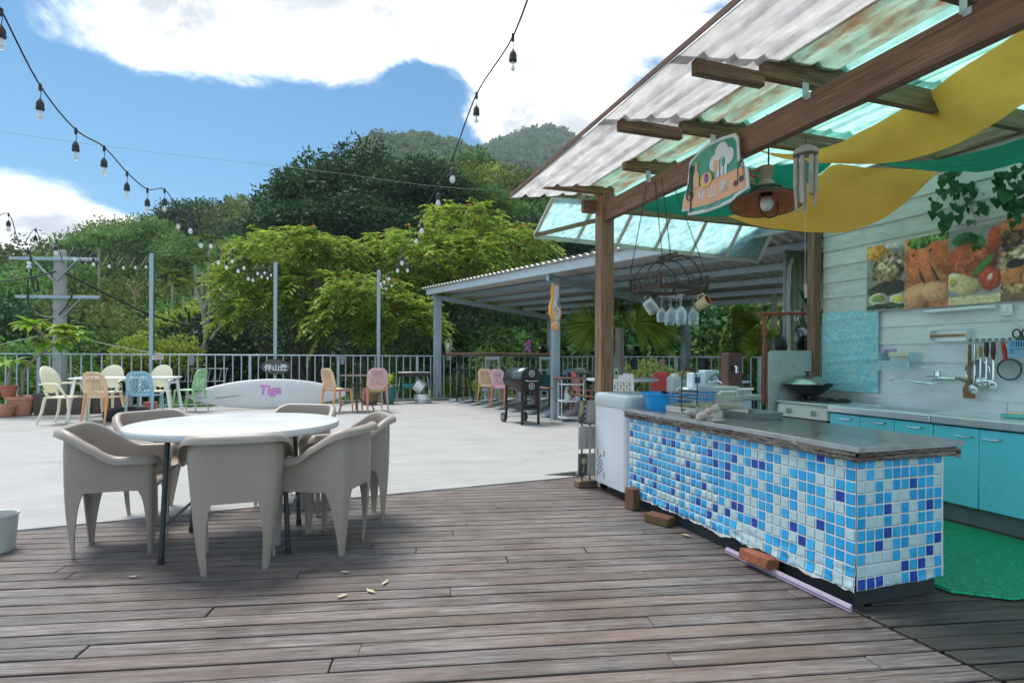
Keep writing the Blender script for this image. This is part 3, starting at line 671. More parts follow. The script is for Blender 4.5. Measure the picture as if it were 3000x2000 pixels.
def paint(kind):
    nx_, ny_ = 64, 104; X, Y = np.meshgrid(np.linspace(0, 1, nx_), np.linspace(0, 1.66, ny_), indexing='ij')
    w1 = fbm(X, Y, 7, 31 + kind) * .035; w2 = fbm(X, Y, 7, 43 + kind) * .035; X0, Y0 = X, Y; X = X + w1 + .3 * w2; Y = Y + w2
    n1 = fbm(X, Y, 11, 1 + kind); n2 = vn(X, Y, 15, 7 + kind) + .7 * vn(X, Y, 31, 9 + kind); n3 = fbm(X, Y, 5, 17 + kind); n4 = vn(X, Y, 44, 27 + kind)
    img = np.zeros((nx_, ny_, 3)); img[:] = (.12, .10, .06)
    def put(mask, c, var=.25, nn=None):
        nn = n1 if nn is None else nn; sh_ = getattr(put, 'sh', 0); cc_ = np.array(c)[None, None] * (1 + var * nn[..., None] + .30 * n4[..., None] * (var > 0)) * (1 + put.sh[..., None]) + np.array([.35, .30, .25]) * np.clip(n2 + n4 - 1.15, 0, 1)[..., None] * (var > .2)
        m_ = mask[..., None]; img[:] = img * (1 - m_) + np.clip(cc_, .004, 1) * m_
    put.sh = np.zeros_like(X)
    def ell(cx, cy, rx, ry, a=0, soft=.22):
        dx_ = X - cx; dy_ = Y - cy; u = (dx_ * cos(a) + dy_ * sin(a)) / rx; w = (-dx_ * sin(a) + dy_ * cos(a)) / ry; d = np.sqrt(u * u + w * w) + .10 * n1; put.sh = np.clip(.38 * (dy_ / max(rx, ry) - dx_ / max(rx, ry)) - .30 * d ** 3, -.75, .5); return 1 - sm(d, 1 - soft, 1)
    if kind == 0:
        put.sh = .3 * n3; put(np.ones_like(X), (.28, .29, .25), .2); put(ell(.3, 1.5, .35, .3), (.75, .33, .05), .5, n2); put(ell(.62, 1.05, .55, .42, .35), (.30, .19, .10), .9, n2); put(ell(.6, 1.12, .4, .22, .35), (.48, .36, .22), 1.1, n2)
        put(ell(.55, .55, .6, .2, .1), (.05, .045, .02), .6); put(ell(.34, .30, .30, .20), (.70, .66, .45), .1); put(ell(.34, .33, .21, .12), (.30, .36, .10), .4); put(ell(.85, .27, .26, .18), (.74, .70, .5), .1); put(ell(.86, .3, .17, .1), (.7, .6, .08), .3); put(ell(.5, .1, .7, .08), (.04, .05, .03)); put(ell(.75, .12, .25, .08, -.3), (.04, .13, .03)); put(ell(.9, 1.62, .5, .12), (.55, .58, .55))
    elif kind == 1:
        img[:] = (.50, .17, .06); put.sh = .3 * n3; put(np.ones_like(X), (.55, .20, .08), .8, n1)
        put(ell(.25, .9, .16, .62, .12), (.74, .18, .05), .3, n3); put(ell(.53, .95, .17, .55, .28), (.78, .22, .07), .3, n3); put(ell(.85, 1.1, .16, .55, .42), (.70, .17, .05), .35, n3); put(ell(.45, .62, .035, .4, .35), (.05, .03, .02)); put(ell(.78, .62, .04, .5, .42), (.05, .03, .02)); put(ell(.3, .3, .4, .3, .4), (.80, .38, .17), .35, n1); put(ell(.72, .35, .35, .26, -.2), (.83, .42, .20), .35, n1)
        put(ell(.35, 1.52, .32, .14), (.10, .22, .04), 1.2, n2); put(ell(.8, 1.58, .3, .1), (.14, .26, .06), 1.2, n2); put(ell(.62, 1.33, .045, .045), (.01, .01, .01), 0); put(ell(.2, 1.25, .03, .04), (.01, .01, .01), 0)
    elif kind == 2:
        img[:] = (.32, .33, .31); put(ell(.45, .95, .6, .48), (.45, .10, .03), .6, n1); put(ell(.3, .85, .2, .2), (.50, .11, .05), .5, n2); put(ell(.6, 1.08, .22, .2), (.55, .14, .05), .5, n2); put(ell(.9, 1.35, .16, .28), (.55, .10, .04), .3)
        put(ell(.25, .45, .42, .24, -.35), (.78, .62, .30), .15, n3); put(ell(.1, .55, .11, .17, -.1), (.80, .76, .55), .1); put(ell(.1, .53, .07, .11, -.1), (.68, .52, .05), .1); put(ell(.82, .5, .25, .28), (.52, .07, .03), .4, n1); put(ell(.82, .55, .05, .1, -.4), (.85, .6, .5), .2)
        put(ell(.68, .8, .30, .085, .75), (.06, .25, .05), .4, n3); put(ell(.3, 1.42, .25, .14), (.05, .17, .05), .6); put(ell(.6, 1.3, .14, .16), (.06, .22, .06), .6); put.sh = put.sh * 0; put(1 - sm(Y, .16, .2), (.74, .62, .36), .12, n3)
    else:
        put.sh = .3 * n3; put(np.ones_like(X), (.42, .27, .12), 1.0, n2); put(ell(.3, 1.3, .5, .3), (.14, .07, .03), 1.2, n2); put(ell(.6, .95, .5, .3), (.45, .33, .20), 1.1, n2); put(ell(.25, .75, .17, .12), (.02, .02, .025), .3); put(ell(.7, 1.15, .2, .12), (.02, .02, .02), .4); put(ell(.3, .5, .4, .2), (.50, .17, .05), .6, n1); put(ell(.75, .42, .4, .22), (.66, .52, .22), .3); put(ell(.3, 1.55, .5, .15), (.60, .2, .06), .5); put(ell(.9, .4, .1, .2, .4), (.14, .28, .06), .3); put.sh = put.sh * 0; put(1 - sm(Y, .1, .2), (.22, .13, .07), .2)
    return np.clip(img * (1 + .12 * n2[..., None]), .005, .9)
pedges = [1.913, 1.5625, 1.203, .838, .475]
plabs = ['food picture of a grilled steak with lemon slices on the wall', 'food picture of orange prawns on the clapboard wall', 'food picture of pasta with tomato and basil leaf on the wall', 'food picture of a topped flatbread with olives on the wall']
for k in range(4):
    o = kthing('food_picture', plabs[k], 'poster', 2.40, 0, 0); img = paint(k); nx_, ny_, _ = img.shape; va, vb = pedges[k], pedges[k + 1]
    zb = 1.575; zt = 2.165
    vs = [(0.004 + .006 * (zt - zb) * (j / (ny_ - 1)), va + (vb - va) * (i / (nx_ - 1)), zb + (zt - zb) * j / (ny_ - 1)) for i in range(nx_) for j in range(ny_)]
    fs = [(i * ny_ + j, (i + 1) * ny_ + j, (i + 1) * ny_ + j + 1, i * ny_ + j + 1) for i in range(nx_ - 1) for j in range(ny_ - 1)]
    me = fastmesh('print', vs, fs, vcol_mat('picture_print')); at = me.color_attributes.new('print', 'FLOAT_COLOR', 'POINT')
    at.data.foreach_set('color', np.concatenate([img.reshape(-1, 3), np.ones((nx_ * ny_, 1))], 1).astype(np.float32).ravel()); link('print', me, o)
    MB().box((.012, (va + vb) / 2, (zb + zt) / 2), (.006, va - vb - .002, zt - zb)).build('backing_board', mat('pvc_board', (.6, .6, .58), .6), o)
# ------------------------------------------------------------------ things fixed on the wall
o = kthing('tube_light', 'thin white fluorescent tube light under the food pictures', 'lamp', 2.40, 1.135, 1.54)
b = MB(); b.box((.01, 0, 0), (.025, .52, .03), ch=.006); b.build('housing', WHITEP, o)
b = MB(); b.tube([(-.02, -.24, 0), (-.02, .24, 0)], .013, 10); b.build('tube', mat('lamp_tube', (.8, .83, .83), .25), o)
o = kthing('wall_switch', 'small white light switch on the wall at the end of the tube light', 'switch', 2.40, .80, 1.51)
MB().box((.008, 0, 0), (.03, .07, .08), ch=.006).build('plate', WHITEP, o); MB().box((-.012, 0, .004), (.012, .03, .045), ch=.003).build('rocker', WHITEP, o)
b = MB(); b.tube([(.005, -.03, -.04), (.0, -.08, -.12), (.005, -.17, -.2), (.0, -.24, -.24)], .005, 6); b.build('cable', mat('cable_cream', (.6, .58, .5), .6), o)
o = kthing('steel_rack', 'narrow stainless rack with a wooden roll on the white wall', 'rack', 2.40, 1.18, 1.34)
b = MB(); b.box((-.01, 0, .045), (.05, .27, .004)); b.box((.012, 0, .0), (.004, .27, .09)); b.build('tray', STAIN, o, smooth=False)
for s in (-1, 1): MB().prism([(.014, .045), (-.04, .045), (-.05, .0), (-.03, -.04), (.014, -.045)], .003, frame((0, s * .135, 0), (1, 0, 0), (0, -1, 0))).build('end_plate', STAIN, o, smooth=False)
b = MB(); b.tube([(-.03, -.13, .0), (-.03, .13, .0)], .011, 10); b.build('roller', mat('copper_wood', (.42, .2, .09), .5), o)
o = kthing('soap_basket', 'pale blue perforated plastic basket on the wall above the tap', 'basket', 2.38, 1.55, 1.13)
SBL = mat('pale_blue_plastic', (.36, .55, .60), .45)
b = MB(); b.box((-.055, 0, .004), (.1, .27, .008)); b.build('base', SBL, o, smooth=False)
for s in (-1, 1): b = MB(); b.prism([(.02, 0), (-.105, 0), (-.125, .075), (.02, .075)], .004, frame((0, s * .137, 0), (1, 0, 0), (0, -1, 0))); b.build('side', SBL, o, smooth=False)
pl = curve_plate([(-.137, 0), (.137, 0), (.145, .075), (-.145, .075)], [[(-.12 + i * .02, .012 + j * .02), (-.11 + i * .02, .012 + j * .02), (-.11 + i * .02, .026 + j * .02), (-.12 + i * .02, .026 + j * .02)] for i in range(12) for j in range(3)], .002)
pl.transform(frame((-.115, 0, 0), (0, 1, 0), (-1, 0, .25))); pl.materials.append(SBL); link('front', pl, o)
o = kthing('sponge', 'cream scouring sponge lying in the wall basket', 'sponge', 2.32, 1.52, 1.145); MB().box((0, 0, .045), (.08, .19, .05), ch=.012).build('sponge_block', mat('sponge_cream', (.62, .62, .48), .9, 0, .2, 30, .3, 90), o)
o = kthing('soap_bar', 'lilac soap bar lying in the wall basket', 'soap', 2.33, 1.63, 1.2); MB().box((0, 0, .025), (.06, .10, .035), ch=.012).build('bar', mat('lilac', (.45, .3, .62), .4), o)
# tap
o = kthing('wall_tap', 'chrome lever tap with a long spout on the wall', 'tap', 2.42, 1.22, 1.0)
b = MB(); b.tube([(-.02, -.1, .0), (-.06, -.1, .0), (-.065, -.02, .0), (-.065, .1, .0), (-.02, .13, 0)], .017, 10); b.build('body', CHROME, o)
b = MB(); b.lathe([(.022, 0), (.024, .03), (.018, .05), (.0, .055)], 12, T(-.065, .03, .01)); b.tube([(-.065, .03, .06), (-.08, .07, .085), (-.1, .14, .085)], [.009, .007, .005], 8); b.build('lever', CHROME, o)
b = MB(); b.tube([(-.068, .03, -.02), (-.09, .05, -.045), (-.16, .14, -.035), (-.22, .26, .0), (-.225, .29, -.005), (-.225, .295, -.03)], .009, 8); b.build('spout', CHROME, o)
b = MB(); b.tube([(-.02, -.1, 0), (.0, -.16, -.02), (-.004, -.3, -.04)], .012, 8); b.build('pipe', mat('brass_old', (.25, .22, .15), .5, .6), o)
# hook rail and utensils
o = kthing('hook_rail', 'white wall rail with round hooks for kitchen tools', 'hook rail', 2.40, .90, 1.30)
b = MB(); b.box((.006, 0, 0), (.012, .30, .03), ch=.004); b.build('rail', WHITEP, o)
for k in range(7):
    y = .13 - k * .043; b = MB(); b.tube([(-.002, y, 0), (-.016, y, 0)], .011, 8); b.tube([(-.012, y, -.005), (-.022, y, -.03), (-.03, y, -.028)], .0025, 6); b.build('hook', GREYP, o)
WOODU = wood_mat('spoon_wood', (.36, .17, .08), (.16, .07, .03), (.25, .12, .05), .5, 3)
def utensil(v, z, label, hl, hm, tool, cat='utensil', hr=.011):
    o = kthing('kitchen_utensil', label, cat, 2.365, v, z)
    b = MB(); b.tube([(0, 0, 0), (0, 0, -hl * .5), (0, 0, -hl)], [hr * .8, hr * 1.15, hr * .7], 8); b.build('handle', hm, o)
    if tool == 'turner':
        b = MB(); b.tube([(0, 0, -hl), (0, 0, -hl - .10)], [.008, .011], 8); b.prism([(-.02, 0), (.02, 0), (.045, -.05), (.04, -.12), (-.04, -.12), (-.045, -.05)], .007, frame((.0, 0, -hl - .09), (0, -1, 0), (-1, 0, 0))); b.build('blade', WOODU, o)
    else:
        b = MB(); b.tube([(0, 0, -hl + .004), (0, 0, -hl - .12), (-.01, 0, -hl - .16)], .0045, 6); r = tool; Mx = T(-.02, .0, -hl - .19) @ Matrix.Rotation(radians(62), 4, 'Y') @ Matrix.Rotation(.3, 4, 'X')
        b.grid(lambda a, c: Mx @ V3((r * c * cos(2 * pi * a), r * c * sin(2 * pi * a), .025 * c * c - .02)), 20, 6, True); b.build('bowl', CHROME, o, solid=.002)
    return o
utensil(1.02, 1.265, 'wooden turner hanging from the hook rail', .20, WOODU, 'turner')
utensil(.985, 1.27, 'steel ladle with a steel handle behind the wooden turner', .16, CHROME, .045)
utensil(.945, 1.25, 'steel spoon with a short yellow wood handle on the hook rail', .085, mat('ochre_wood', (.38, .22, .05), .5), .04)
utensil(.905, 1.28, 'steel ladle with a thick black handle on the hook rail', .11, BLACKP, .04, hr=.014)
utensil(.86, 1.28, 'slotted steel skimmer with a dark brown handle on the hook rail', .13, mat('dark_brown_handle', (.07, .03, .025), .4), .05, hr=.014)
o = kthing('kitchen_utensil', 'red handled peeler hanging at the end of the hook rail', 'utensil', 2.365, .80, 1.28); b = MB(); b.tube([(0, 0, 0), (0, -.01, -.06), (0, -.02, -.14)], [.01, .015, .01], 8); b.build('handle', mat('red_plastic', (.5, .02, .025), .35), o)
def sieve(v, z, r, label, rim):
    o = kthing('round_sieve', label, 'sieve', 2.395, v, z); Mx = Matrix.Rotation(-pi / 2, 4, 'Y')
    b = MB(); b.tube([Mx @ V3((r * cos(a), r * sin(a), 0)) for a in np.linspace(0, 2 * pi, 29)[:-1]], .005, 6, True); b.build('rim', rim, o)
    b = MB(); b.grid(lambda a, c: Mx @ V3((r * c * cos(2 * pi * a), r * c * sin(2 * pi * a), -.012 * (1 - c * c))), 28, 5, True); b.build('mesh_bowl', mat('sieve_mesh', (.33, .36, .36), .5, .5, .2, 120), o)
    b = MB(); b.tube([(0, .01, r), (-.01, .012, r + .03), (-.012, 0, r + .045)], .002, 5); b.build('hook', CHROME, o)
sieve(.985, 1.06, .085, 'large round mesh sieve behind the hanging ladles', CHROME)
sieve(.775, 1.08, .075, 'round mesh sieve with a black rim below the red peeler', BLACKM)
o = kthing('blue_caddy', 'light blue slatted plastic caddy on the wall beside the utensils', 'caddy', 2.385, .63, 1.17)
BLC = mat('sky_plastic', (.16, .42, .68), .4)
pl = curve_plate([(-.11, 0), (.11, 0), (.115, .115), (-.115, .115)], [[(-.1 + i * .0155, .02 + j * .05), (-.09 + i * .0155, .02 + j * .05), (-.09 + i * .0155, .06 + j * .05), (-.1 + i * .0155, .06 + j * .05)] for i in range(13) for j in range(2)], .002)
pl.transform(frame((-.055, 0, 0), (0, -1, 0), (-1, 0, 0))); pl.materials.append(BLC); link('front', pl, o)
MB().box((-.025, 0, .004), (.055, .22, .006)).build('base', BLC, o, smooth=False)
for s in (-1, 1): MB().box((-.025, s * .111, .057), (.055, .004, .115)).build('side', BLC, o, smooth=False)
o = kthing('scissors', 'green kitchen scissors standing in the blue wall caddy', 'scissors', 2.36, .68, 1.28)
b = MB(); b.prism([(-.03, -.06), (.03, -.06), (.04, .0), (.0, .045), (-.03, .02)], .012, frame((0, 0, 0), (0, -1, 0), (-1, 0, 0))); b.build('grip', mat('dark_green_plastic', (.02, .09, .06), .4), o)
for s in (-1, 1): b = MB(); b.tube([(-.005, s * .028 + .024 * cos(a), .055 + .03 * sin(a)) for a in np.linspace(0, 2 * pi, 17)[:-1]], .006, 6, True); b.build('finger_ring', BLACKP, o)
# ------------------------------------------------------------------ cabinets, sink and worktop
AQ = mat('aqua_laminate', srgb(112, 226, 240), .3, 0, .05, 3, .02, 80, spec=.5, stain=((.10, .42, .52), .08, 4))
cab = kthing('kitchen_cabinet', 'turquoise kitchen cabinets with stainless sink worktop along the clapboard wall', 'cabinet', 1.89, 0, 0)
MB().box((.275, .37, .42), (.52, 2.92, .52)).build('carcass', mat('carcass', (.05, .22, .27), .5), cab)
MB().box((.06, .37, .075), (.02, 2.92, .13)).build('toe_kick', mat('toe_kick', (.16, .22, .22), .5), cab)
def handle(par, y, z):
    b = MB(); b.tube([(-.012, y + .055, z), (-.034, y + .045, z + .0), (-.036, y, z - .005), (-.034, y - .045, z), (-.012, y - .055, z)], [.006, .006, .005, .006, .006], 8); b.build('handle', CHROME, par)
for k in range(3):
    y1 = 1.835 - .292 * k; y0 = y1 - .288; d = MB().box((.004, (y0 + y1) / 2, .625), (.02, y1 - y0, .115), ch=.004).build('drawer_front', AQ, cab); handle(d, (y0 + y1) / 2 - .03, .648)
    d = MB().box((.004, (y0 + y1) / 2, .352), (.02, y1 - y0, .418), ch=.004).build('door', AQ, cab); handle(d, (y0 + y1) / 2 + .06, .5)
for k in range(6):
    y1 = .957 - .300 * k; y0 = y1 - .296; d = MB().box((.004, (y0 + y1) / 2, .412), (.02, y1 - y0, .538), ch=.004).build('door', AQ, cab); handle(d, (y0 + y1) / 2 + (-.07 if k % 2 == 0 else .06), .625)
# worktop with lip, two lengths, with a sink bowl sunk into the far one
def worktop(v0, v1, sink=None):
    w = MB(); w.box((-.028, (v0 + v1) / 2, .722), (.02, v1 - v0, .056), ch=.006)
    if sink is None: w.box((.27, (v0 + v1) / 2, .742), (.575, v1 - v0, .012), ch=.002)
    else:
        s0, s1, a0, a1 = sink
        w.box((.005 + (a0 + .0) / 2 - .01, (v0 + v1) / 2, .742), (a0 + .035, v1 - v0, .012)); w.box(((a1 + .555) / 2, (v0 + v1) / 2, .742), (.555 - a1, v1 - v0, .012))
        w.box(((a0 + a1) / 2, (v0 + s0) / 2, .742), (a1 - a0, s0 - v0, .012)); w.box(((a0 + a1) / 2, (v1 + s1) / 2, .742), (a1 - a0, v1 - s1, .012))
    return w.build('worktop', STAIN, cab, ang=30)
worktop(.962, 1.838, (1.12, 1.62, .12, .46)); worktop(-1.1, .958)
b = MB(); x0, x1, y0, y1 = .12, .46, 1.12, 1.62
b.box(((x0 + x1) / 2, (y0 + y1) / 2, .59), (x1 - x0, y1 - y0, .004))
for (c, d) in (((x0, (y0 + y1) / 2, .665), (.004, y1 - y0, .15)), ((x1, (y0 + y1) / 2, .665), (.004, y1 - y0, .15)), (((x0 + x1) / 2, y0, .665), (x1 - x0, .004, .15)), (((x0 + x1) / 2, y1, .665), (x1 - x0, .004, .15))): b.box(c, d)
stuff_ = b.build('sink_bowl', STAIN, cab)
for (v0, v1) in ((.80, 2.40), (-1.1, .797)): MB().box((.527, (v0 + v1) / 2, .795), (.012, v1 - v0, .094), ch=.003).build('backsplash', STAIN, cab)
o = kthing('soap_dish', 'mint green soap dish on the steel worktop', 'dish', 2.2, .62, .75)
MB().box((0, 0, .014), (.09, .15, .026), ch=.006).build('dish', mat('mint_plastic', (.12, .52, .45), .4), o); MB().box((0, 0, .034), (.06, .10, .02), ch=.006).build('soap', mat('soap_cream', (.6, .56, .4), .6), o)
# ------------------------------------------------------------------ stove, wok, glass guard
CRM = mat('cream_enamel', (.66, .68, .60), .3, 0, .06, 6, stain=((.35, .3, .2), .12, 8))
st = kthing('gas_stove', 'cream two burner gas stove with round knobs beside the sink worktop', 'stove', 1.86, 2.12, 0)
b = MB(); b.prism([(.0, .61), (.0, .70), (.03, .738), (.50, .738), (.50, .61)], .555, frame((0, .28, 0), (1, 0, 0), (0, -1, 0))); b.build('body', CRM, st, smooth=False)
MB().box((.25, 0, .746), (.52, .60, .012), ch=.003).build('top_plate', STAIN, st)
MB().box((.06, 0, .585), (.1, .5, .045)).build('dark_slot', BLACKM, st); MB().box((-.03, 0, .565), (.045, .56, .03), ch=.006).build('tray_rail', WHITEP, st)
MB().box((.28, 0, .28), (.4, .54, .56)).build('cupboard', mat('stove_base', (.3, .34, .33), .6), st)
for y in (.14, -.14):
    kb = MB().lathe([(.026, 0), (.024, .018), (.0, .02)], 16, frame((-.001, y, .665), (0, 1, 0), (-1, 0, 0))).build('knob', mat('grey_knob', (.36, .38, .34), .4), st)
    MB().box((-.028, y, .665), (.014, .01, .046), ch=.003).build('grip', mat('grey_knob', (.36, .38, .34)), kb)
    g = MB(); g.tube([(.25 + .10 * cos(a), y + .10 * sin(a), .765) for a in np.linspace(0, 2 * pi, 21)[:-1]], .008, 6, True)
    for a in np.linspace(0, 2 * pi, 6)[:-1]: g.beam((.25 + .05 * cos(a), y + .05 * sin(a), .775), (.25 + .13 * cos(a), y + .13 * sin(a), .775), .01, .03)
    g.build('pan_support', BLACKM, st)
wk = kthing('wok', 'black wok on the far burner of the cream stove', 'wok', 2.09, 2.27, .79)
prof = [(.02, .0), (.07, .006), (.13, .035), (.18, .075), (.216, .118), (.22, .12), (.213, .122), (.17, .075), (.1, .025), (.0, .008)]
MB().lathe(prof, 36).build('pan', BLACKM, wk); 
for s in (-1, 1): b = MB(); b.tube([(s * .05, -.205, .112), (s * .04, -.245, .13), (0, -.25, .132)], .007, 6); b.build('ear', BLACKM, wk)
ld = kthing('domed_cover', 'shiny domed steel cover resting on the black wok', 'cover', 2.09, 2.27, .912)
MB().lathe([(.205, 0), (.2, .008), (.16, .045), (.1, .074), (.04, .086), (.0, .088)], 36).build('dome', mat('lid_steel', (.42, .46, .44), .25, 1.0, .1, 3), ld)
MB().lathe([(.012, .084), (.012, .1), (.032, .106), (.03, .118), (.0, .12)], 16).build('knob', BLACKP, ld)
gg = kthing('splash_guard', 'grimy frosted glass splash guard standing beside the stove', 'glass panel', 1.80, 2.46, .56)
GRM = mat('grimy_glass', (.56, .62, .60), .35, 0, .2, 5, .1, 60, stain=[((.26, .27, .17), .4, 5), ((.75, .8, .8), .35, 8), ((.08, .1, .09), .16, 12)], transl=.25)
b = MB(); w_, h_ = .65, .67; r_ = .03
b.prism([(0, 0), (w_, 0), (w_, h_ - r_), (w_ - r_ * .3, h_ - r_ * .3), (w_ - r_, h_), (r_, h_), (r_ * .3, h_ - r_ * .3), (0, h_ - r_)], .008, frame((0, 0, 0), (1, 0, 0), (0, -1, 0))); b.build('pane', GRM, gg, smooth=False)

# ================================================================== mosaic counter
ct = kthing('tiled_counter', 'bar counter papered in blue and white mosaic tiles with a grey stone top', 'counter')
CW, CL = .565, 2.0
MB().box((CW / 2 + .02, CL / 2 + .02, .05), (CW - .04, CL - .04, .1)).build('plinth', mat('dark_plinth', (.035, .045, .045), .7, 0, .3, 6, .2, 30, stain=((.08, .07, .03), .3, 6)), ct)
MB().box((CW / 2, CL / 2, .405), (CW - .012, CL - .012, .62)).build('carcass', mat('red_brown_board', (.22, .07, .045), .7, 0, .2, 6), ct)
PT = .0553
def wrk(s, z, k):
    """how far the vinyl stands off the board: flat high up, rucked near the bottom"""
    a = max(0, 1 - (z - .07) / .20) ** 1.5; c = mnoise.noise(V3((s * 7, z * 26, k * 9))) + .6 * mnoise.noise(V3((s * 19, z * 45, k * 9 + 4)))
    return .003 + .0012 * mnoise.noise(V3((s * 5, z * 5, k))) + a * (.010 + .016 * c)
def zlow(s, k): return (.085 + .022 * mnoise.noise(V3((s * 6, 3 + k, 0))) + .010 * mnoise.noise(V3((s * 27, 1 + k, 0)))) if k == 0 else .092 + .004 * mnoise.noise(V3((s * 9, 3, 0)))
def fpos(s, z, k, off=0.0):
    zz = z + (max(0, 1 - (z - .07) / .16) ** 2) * .012 * mnoise.noise(V3((s * 9, z * 20, 7)))
    d = wrk(s, z, k) * (1 if k == 0 else .35) + off
    return (-d, s, zz) if k == 0 else (s, -d, zz)
VIN = mat('white_vinyl', (.72, .75, .75), .38, 0, .05, 6, stain=[((.62, .55, .40), .22, 2.5), ((.5, .52, .5), .1, 12)])
for k, (Ls, nm) in enumerate(((CL - .004, 'vinyl_sheet'), (CW, 'vinyl_sheet'))):
    def fn(a, c, k=k, Ls=Ls):
        s = a * Ls; z0 = zlow(s, k); return fpos(s, z0 + (.700 - z0) * c, k)
    MB().grid(fn, 260 if k == 0 else 60, 46).build(nm, VIN, ct, ang=80)
TCOL = [mat('tile_pale', (.52, .72, .74), .3, 0, .08, 20, stain=((.55, .5, .35), .08, 4)), mat('tile_azure', (.02, .40, .80), .28, 0, .08, 14, objvar=.12), mat('tile_cobalt', (.018, .075, .42), .28, 0, .1, 14, objvar=.1), mat('tile_mid', (.04, .48, .86), .28, 0, .08, 14, objvar=.1)]
TEDGE = mat('tile_shadow_print', (.03, .16, .22), .4)
rt = random.Random(11); small = [MB() for _ in range(4)]; tiles = []
for k, Ls in ((0, CL - .01), (1, CW - .004)):
    nc = int(Ls / PT) + 1
    for i in range(nc):
        for j in range(11):
            s0 = i * PT + .006; s1 = min(s0 + PT - .011, Ls); z1 = .694 - j * PT; z0 = z1 - PT + .011
            if s1 - s0 < .008: continue
            zl = zlow((s0 + s1) / 2, k)
            if z1 < zl + .01: continue
            z0 = max(z0, zl + .002)
            r = rt.random(); c = 0 if r < .36 else 1 if r < .66 else 2 if r < .76 else 3
            tiles.append((k, i, j, s0, s1, z0, z1, c))
tiles.sort(key=lambda t: (t[1] if t[0] == 0 else t[1] * .2))      # nearest first
def tile_geo(b, t):
    k, i, j, s0, s1, z0, z1, c = t; n = 4
    base = len(b.v)
    outer = [];
    grid_ = [[fpos(s0 + (s1 - s0) * a / n, z0 + (z1 - z0) * e / n, k, .0016) for e in range(n + 1)] for a in range(n + 1)]
    vs = [p for row in grid_ for p in row]; fs = [(a * (n + 1) + e, (a + 1) * (n + 1) + e, (a + 1) * (n + 1) + e + 1, a * (n + 1) + e + 1) for a in range(n) for e in range(n)]
    # skirt back to the sheet
    ring = [(a, 0) for a in range(n)] + [(n, e) for e in range(n)] + [(a, n) for a in range(n, 0, -1)] + [(0, e) for e in range(n, 0, -1)]
    m = len(vs)
    for (a, e) in ring: vs.append(fpos(s0 + (s1 - s0) * a / n, z0 + (z1 - z0) * e / n, k, -.0005))
    R = len(ring)
    for q in range(R):
        a, e = ring[q]; a2, e2 = ring[(q + 1) % R]; fs.append((a * (n + 1) + e, m + q, m + (q + 1) % R, a2 * (n + 1) + e2))
    b.add(vs, fs)
for q, t in enumerate(tiles):
    if q < 300:
        b = MB(); tile_geo(b, t); b.build('mosaic_tile', TCOL[t[7]], ct, ang=60)
    else: tile_geo(small[t[7]], t)
stf = MB()
allm = []
me_v, me_f, me_m = [], [], []
for c in range(4):
    o_ = len(me_v); me_v += small[c].v; me_f += [tuple(i + o_ for i in f) for f in small[c].f]; me_m += [c] * len(small[c].f)
me = bpy.data.meshes.new('mosaic_tiles_far'); me.from_pydata(me_v, [], me_f); [me.materials.append(m) for m in TCOL]; me.polygons.foreach_set('material_index', me_m); me.polygons.foreach_set('use_smooth', [True] * len(me_f)); me.update()
stuff(link('mosaic_tiles_beyond', me, ct))
# printed shadow edge of the tiles: thin darker strips at the right and bottom of each tile
eb = MB()
for t in tiles:
    k, i, j, s0, s1, z0, z1, c = t
    if s1 - s0 < .03 or z1 - z0 < .03: continue
    sr = (s0 - .0028, s0) if k == 0 else (s1, s1 + .0028)
    eb.add([fpos(sr[0], z0 - .002, k, .0009), fpos(sr[1], z0 - .002, k, .0009), fpos(sr[1], z1, k, .0009), fpos(sr[0], z1, k, .0009)], [(0, 1, 2, 3)])
    n = 3
    eb.add([fpos(s0 + (s1 - s0) * a / n, z0 - .003 * e, k, .0009) for a in range(n + 1) for e in (0, 1)], [(2 * a, 2 * a + 1, 2 * a + 3, 2 * a + 2) for a in range(n)])
stuff(eb.build('tile_shadow_lines', TEDGE, ct, smooth=False))
# rotten timber edge and stone slab
ROT = wood_mat('rotten_edge', (.34, .28, .22), (.03, .024, .02), (.42, .38, .33), .9, 2.2, bump=.9)
def rot(par, p0, p1, nrm, seed):
    p0 = V3(p0); p1 = V3(p1); nrm = V3(nrm); Ln = (p1 - p0).length; n = int(Ln / .012)
    for L_ in range(2):
        def fn(a, c):
            s = a * Ln; q = [(0, .0), (.034, .002), (.038, -.012), (.030, -.021), (.0, -.022)][min(4, int(round(c * 4)))]
            j = mnoise.noise(V3((s * 14, c * 3 + L_ * 5, seed))) ; k_ = mnoise.noise(V3((s * 50, c * 5 + L_ * 3, seed + 2)))
            return p0 + (p1 - p0) * a + nrm * max(0, q[0] * (1 - .18 * L_) + (.013 * j + .009 * k_ if q[0] > 0 else 0)) + V3((0, 0, q[1] - .0225 * L_ + (.007 * j + .006 * k_ if c > .2 else 0)))
        o = MB().grid(fn, n, 5).build('edge_plank', ROT, par, ang=70)
rot(ct, (0, CL + .02, .7265), (0, -.03, .7265), (-1, 0, 0), 1); rot(ct, (-.032, 0, .7265), (CW + .05, 0, .7265), (0, -1, 0), 5)
STONE = mat('grey_stone_top', (.17, .18, .18), .16, 0, .35, 16, .03, 90, spec=.5, stain=[((.30, .31, .31), .5, 9), ((.06, .07, .07), .3, 5)], stretch=(1, 2.2, 1))
STE = mat('stone_edge', (.36, .37, .38), .6, 0, .2, 14, .15, 60, stain=((.2, .2, .2), .4, 9))
b = MB(); b.box((.305, CL / 2 - .005, .7475), (.68, CL + .07, .018), ch=.003); b.build('stone_slab', STONE, ct)
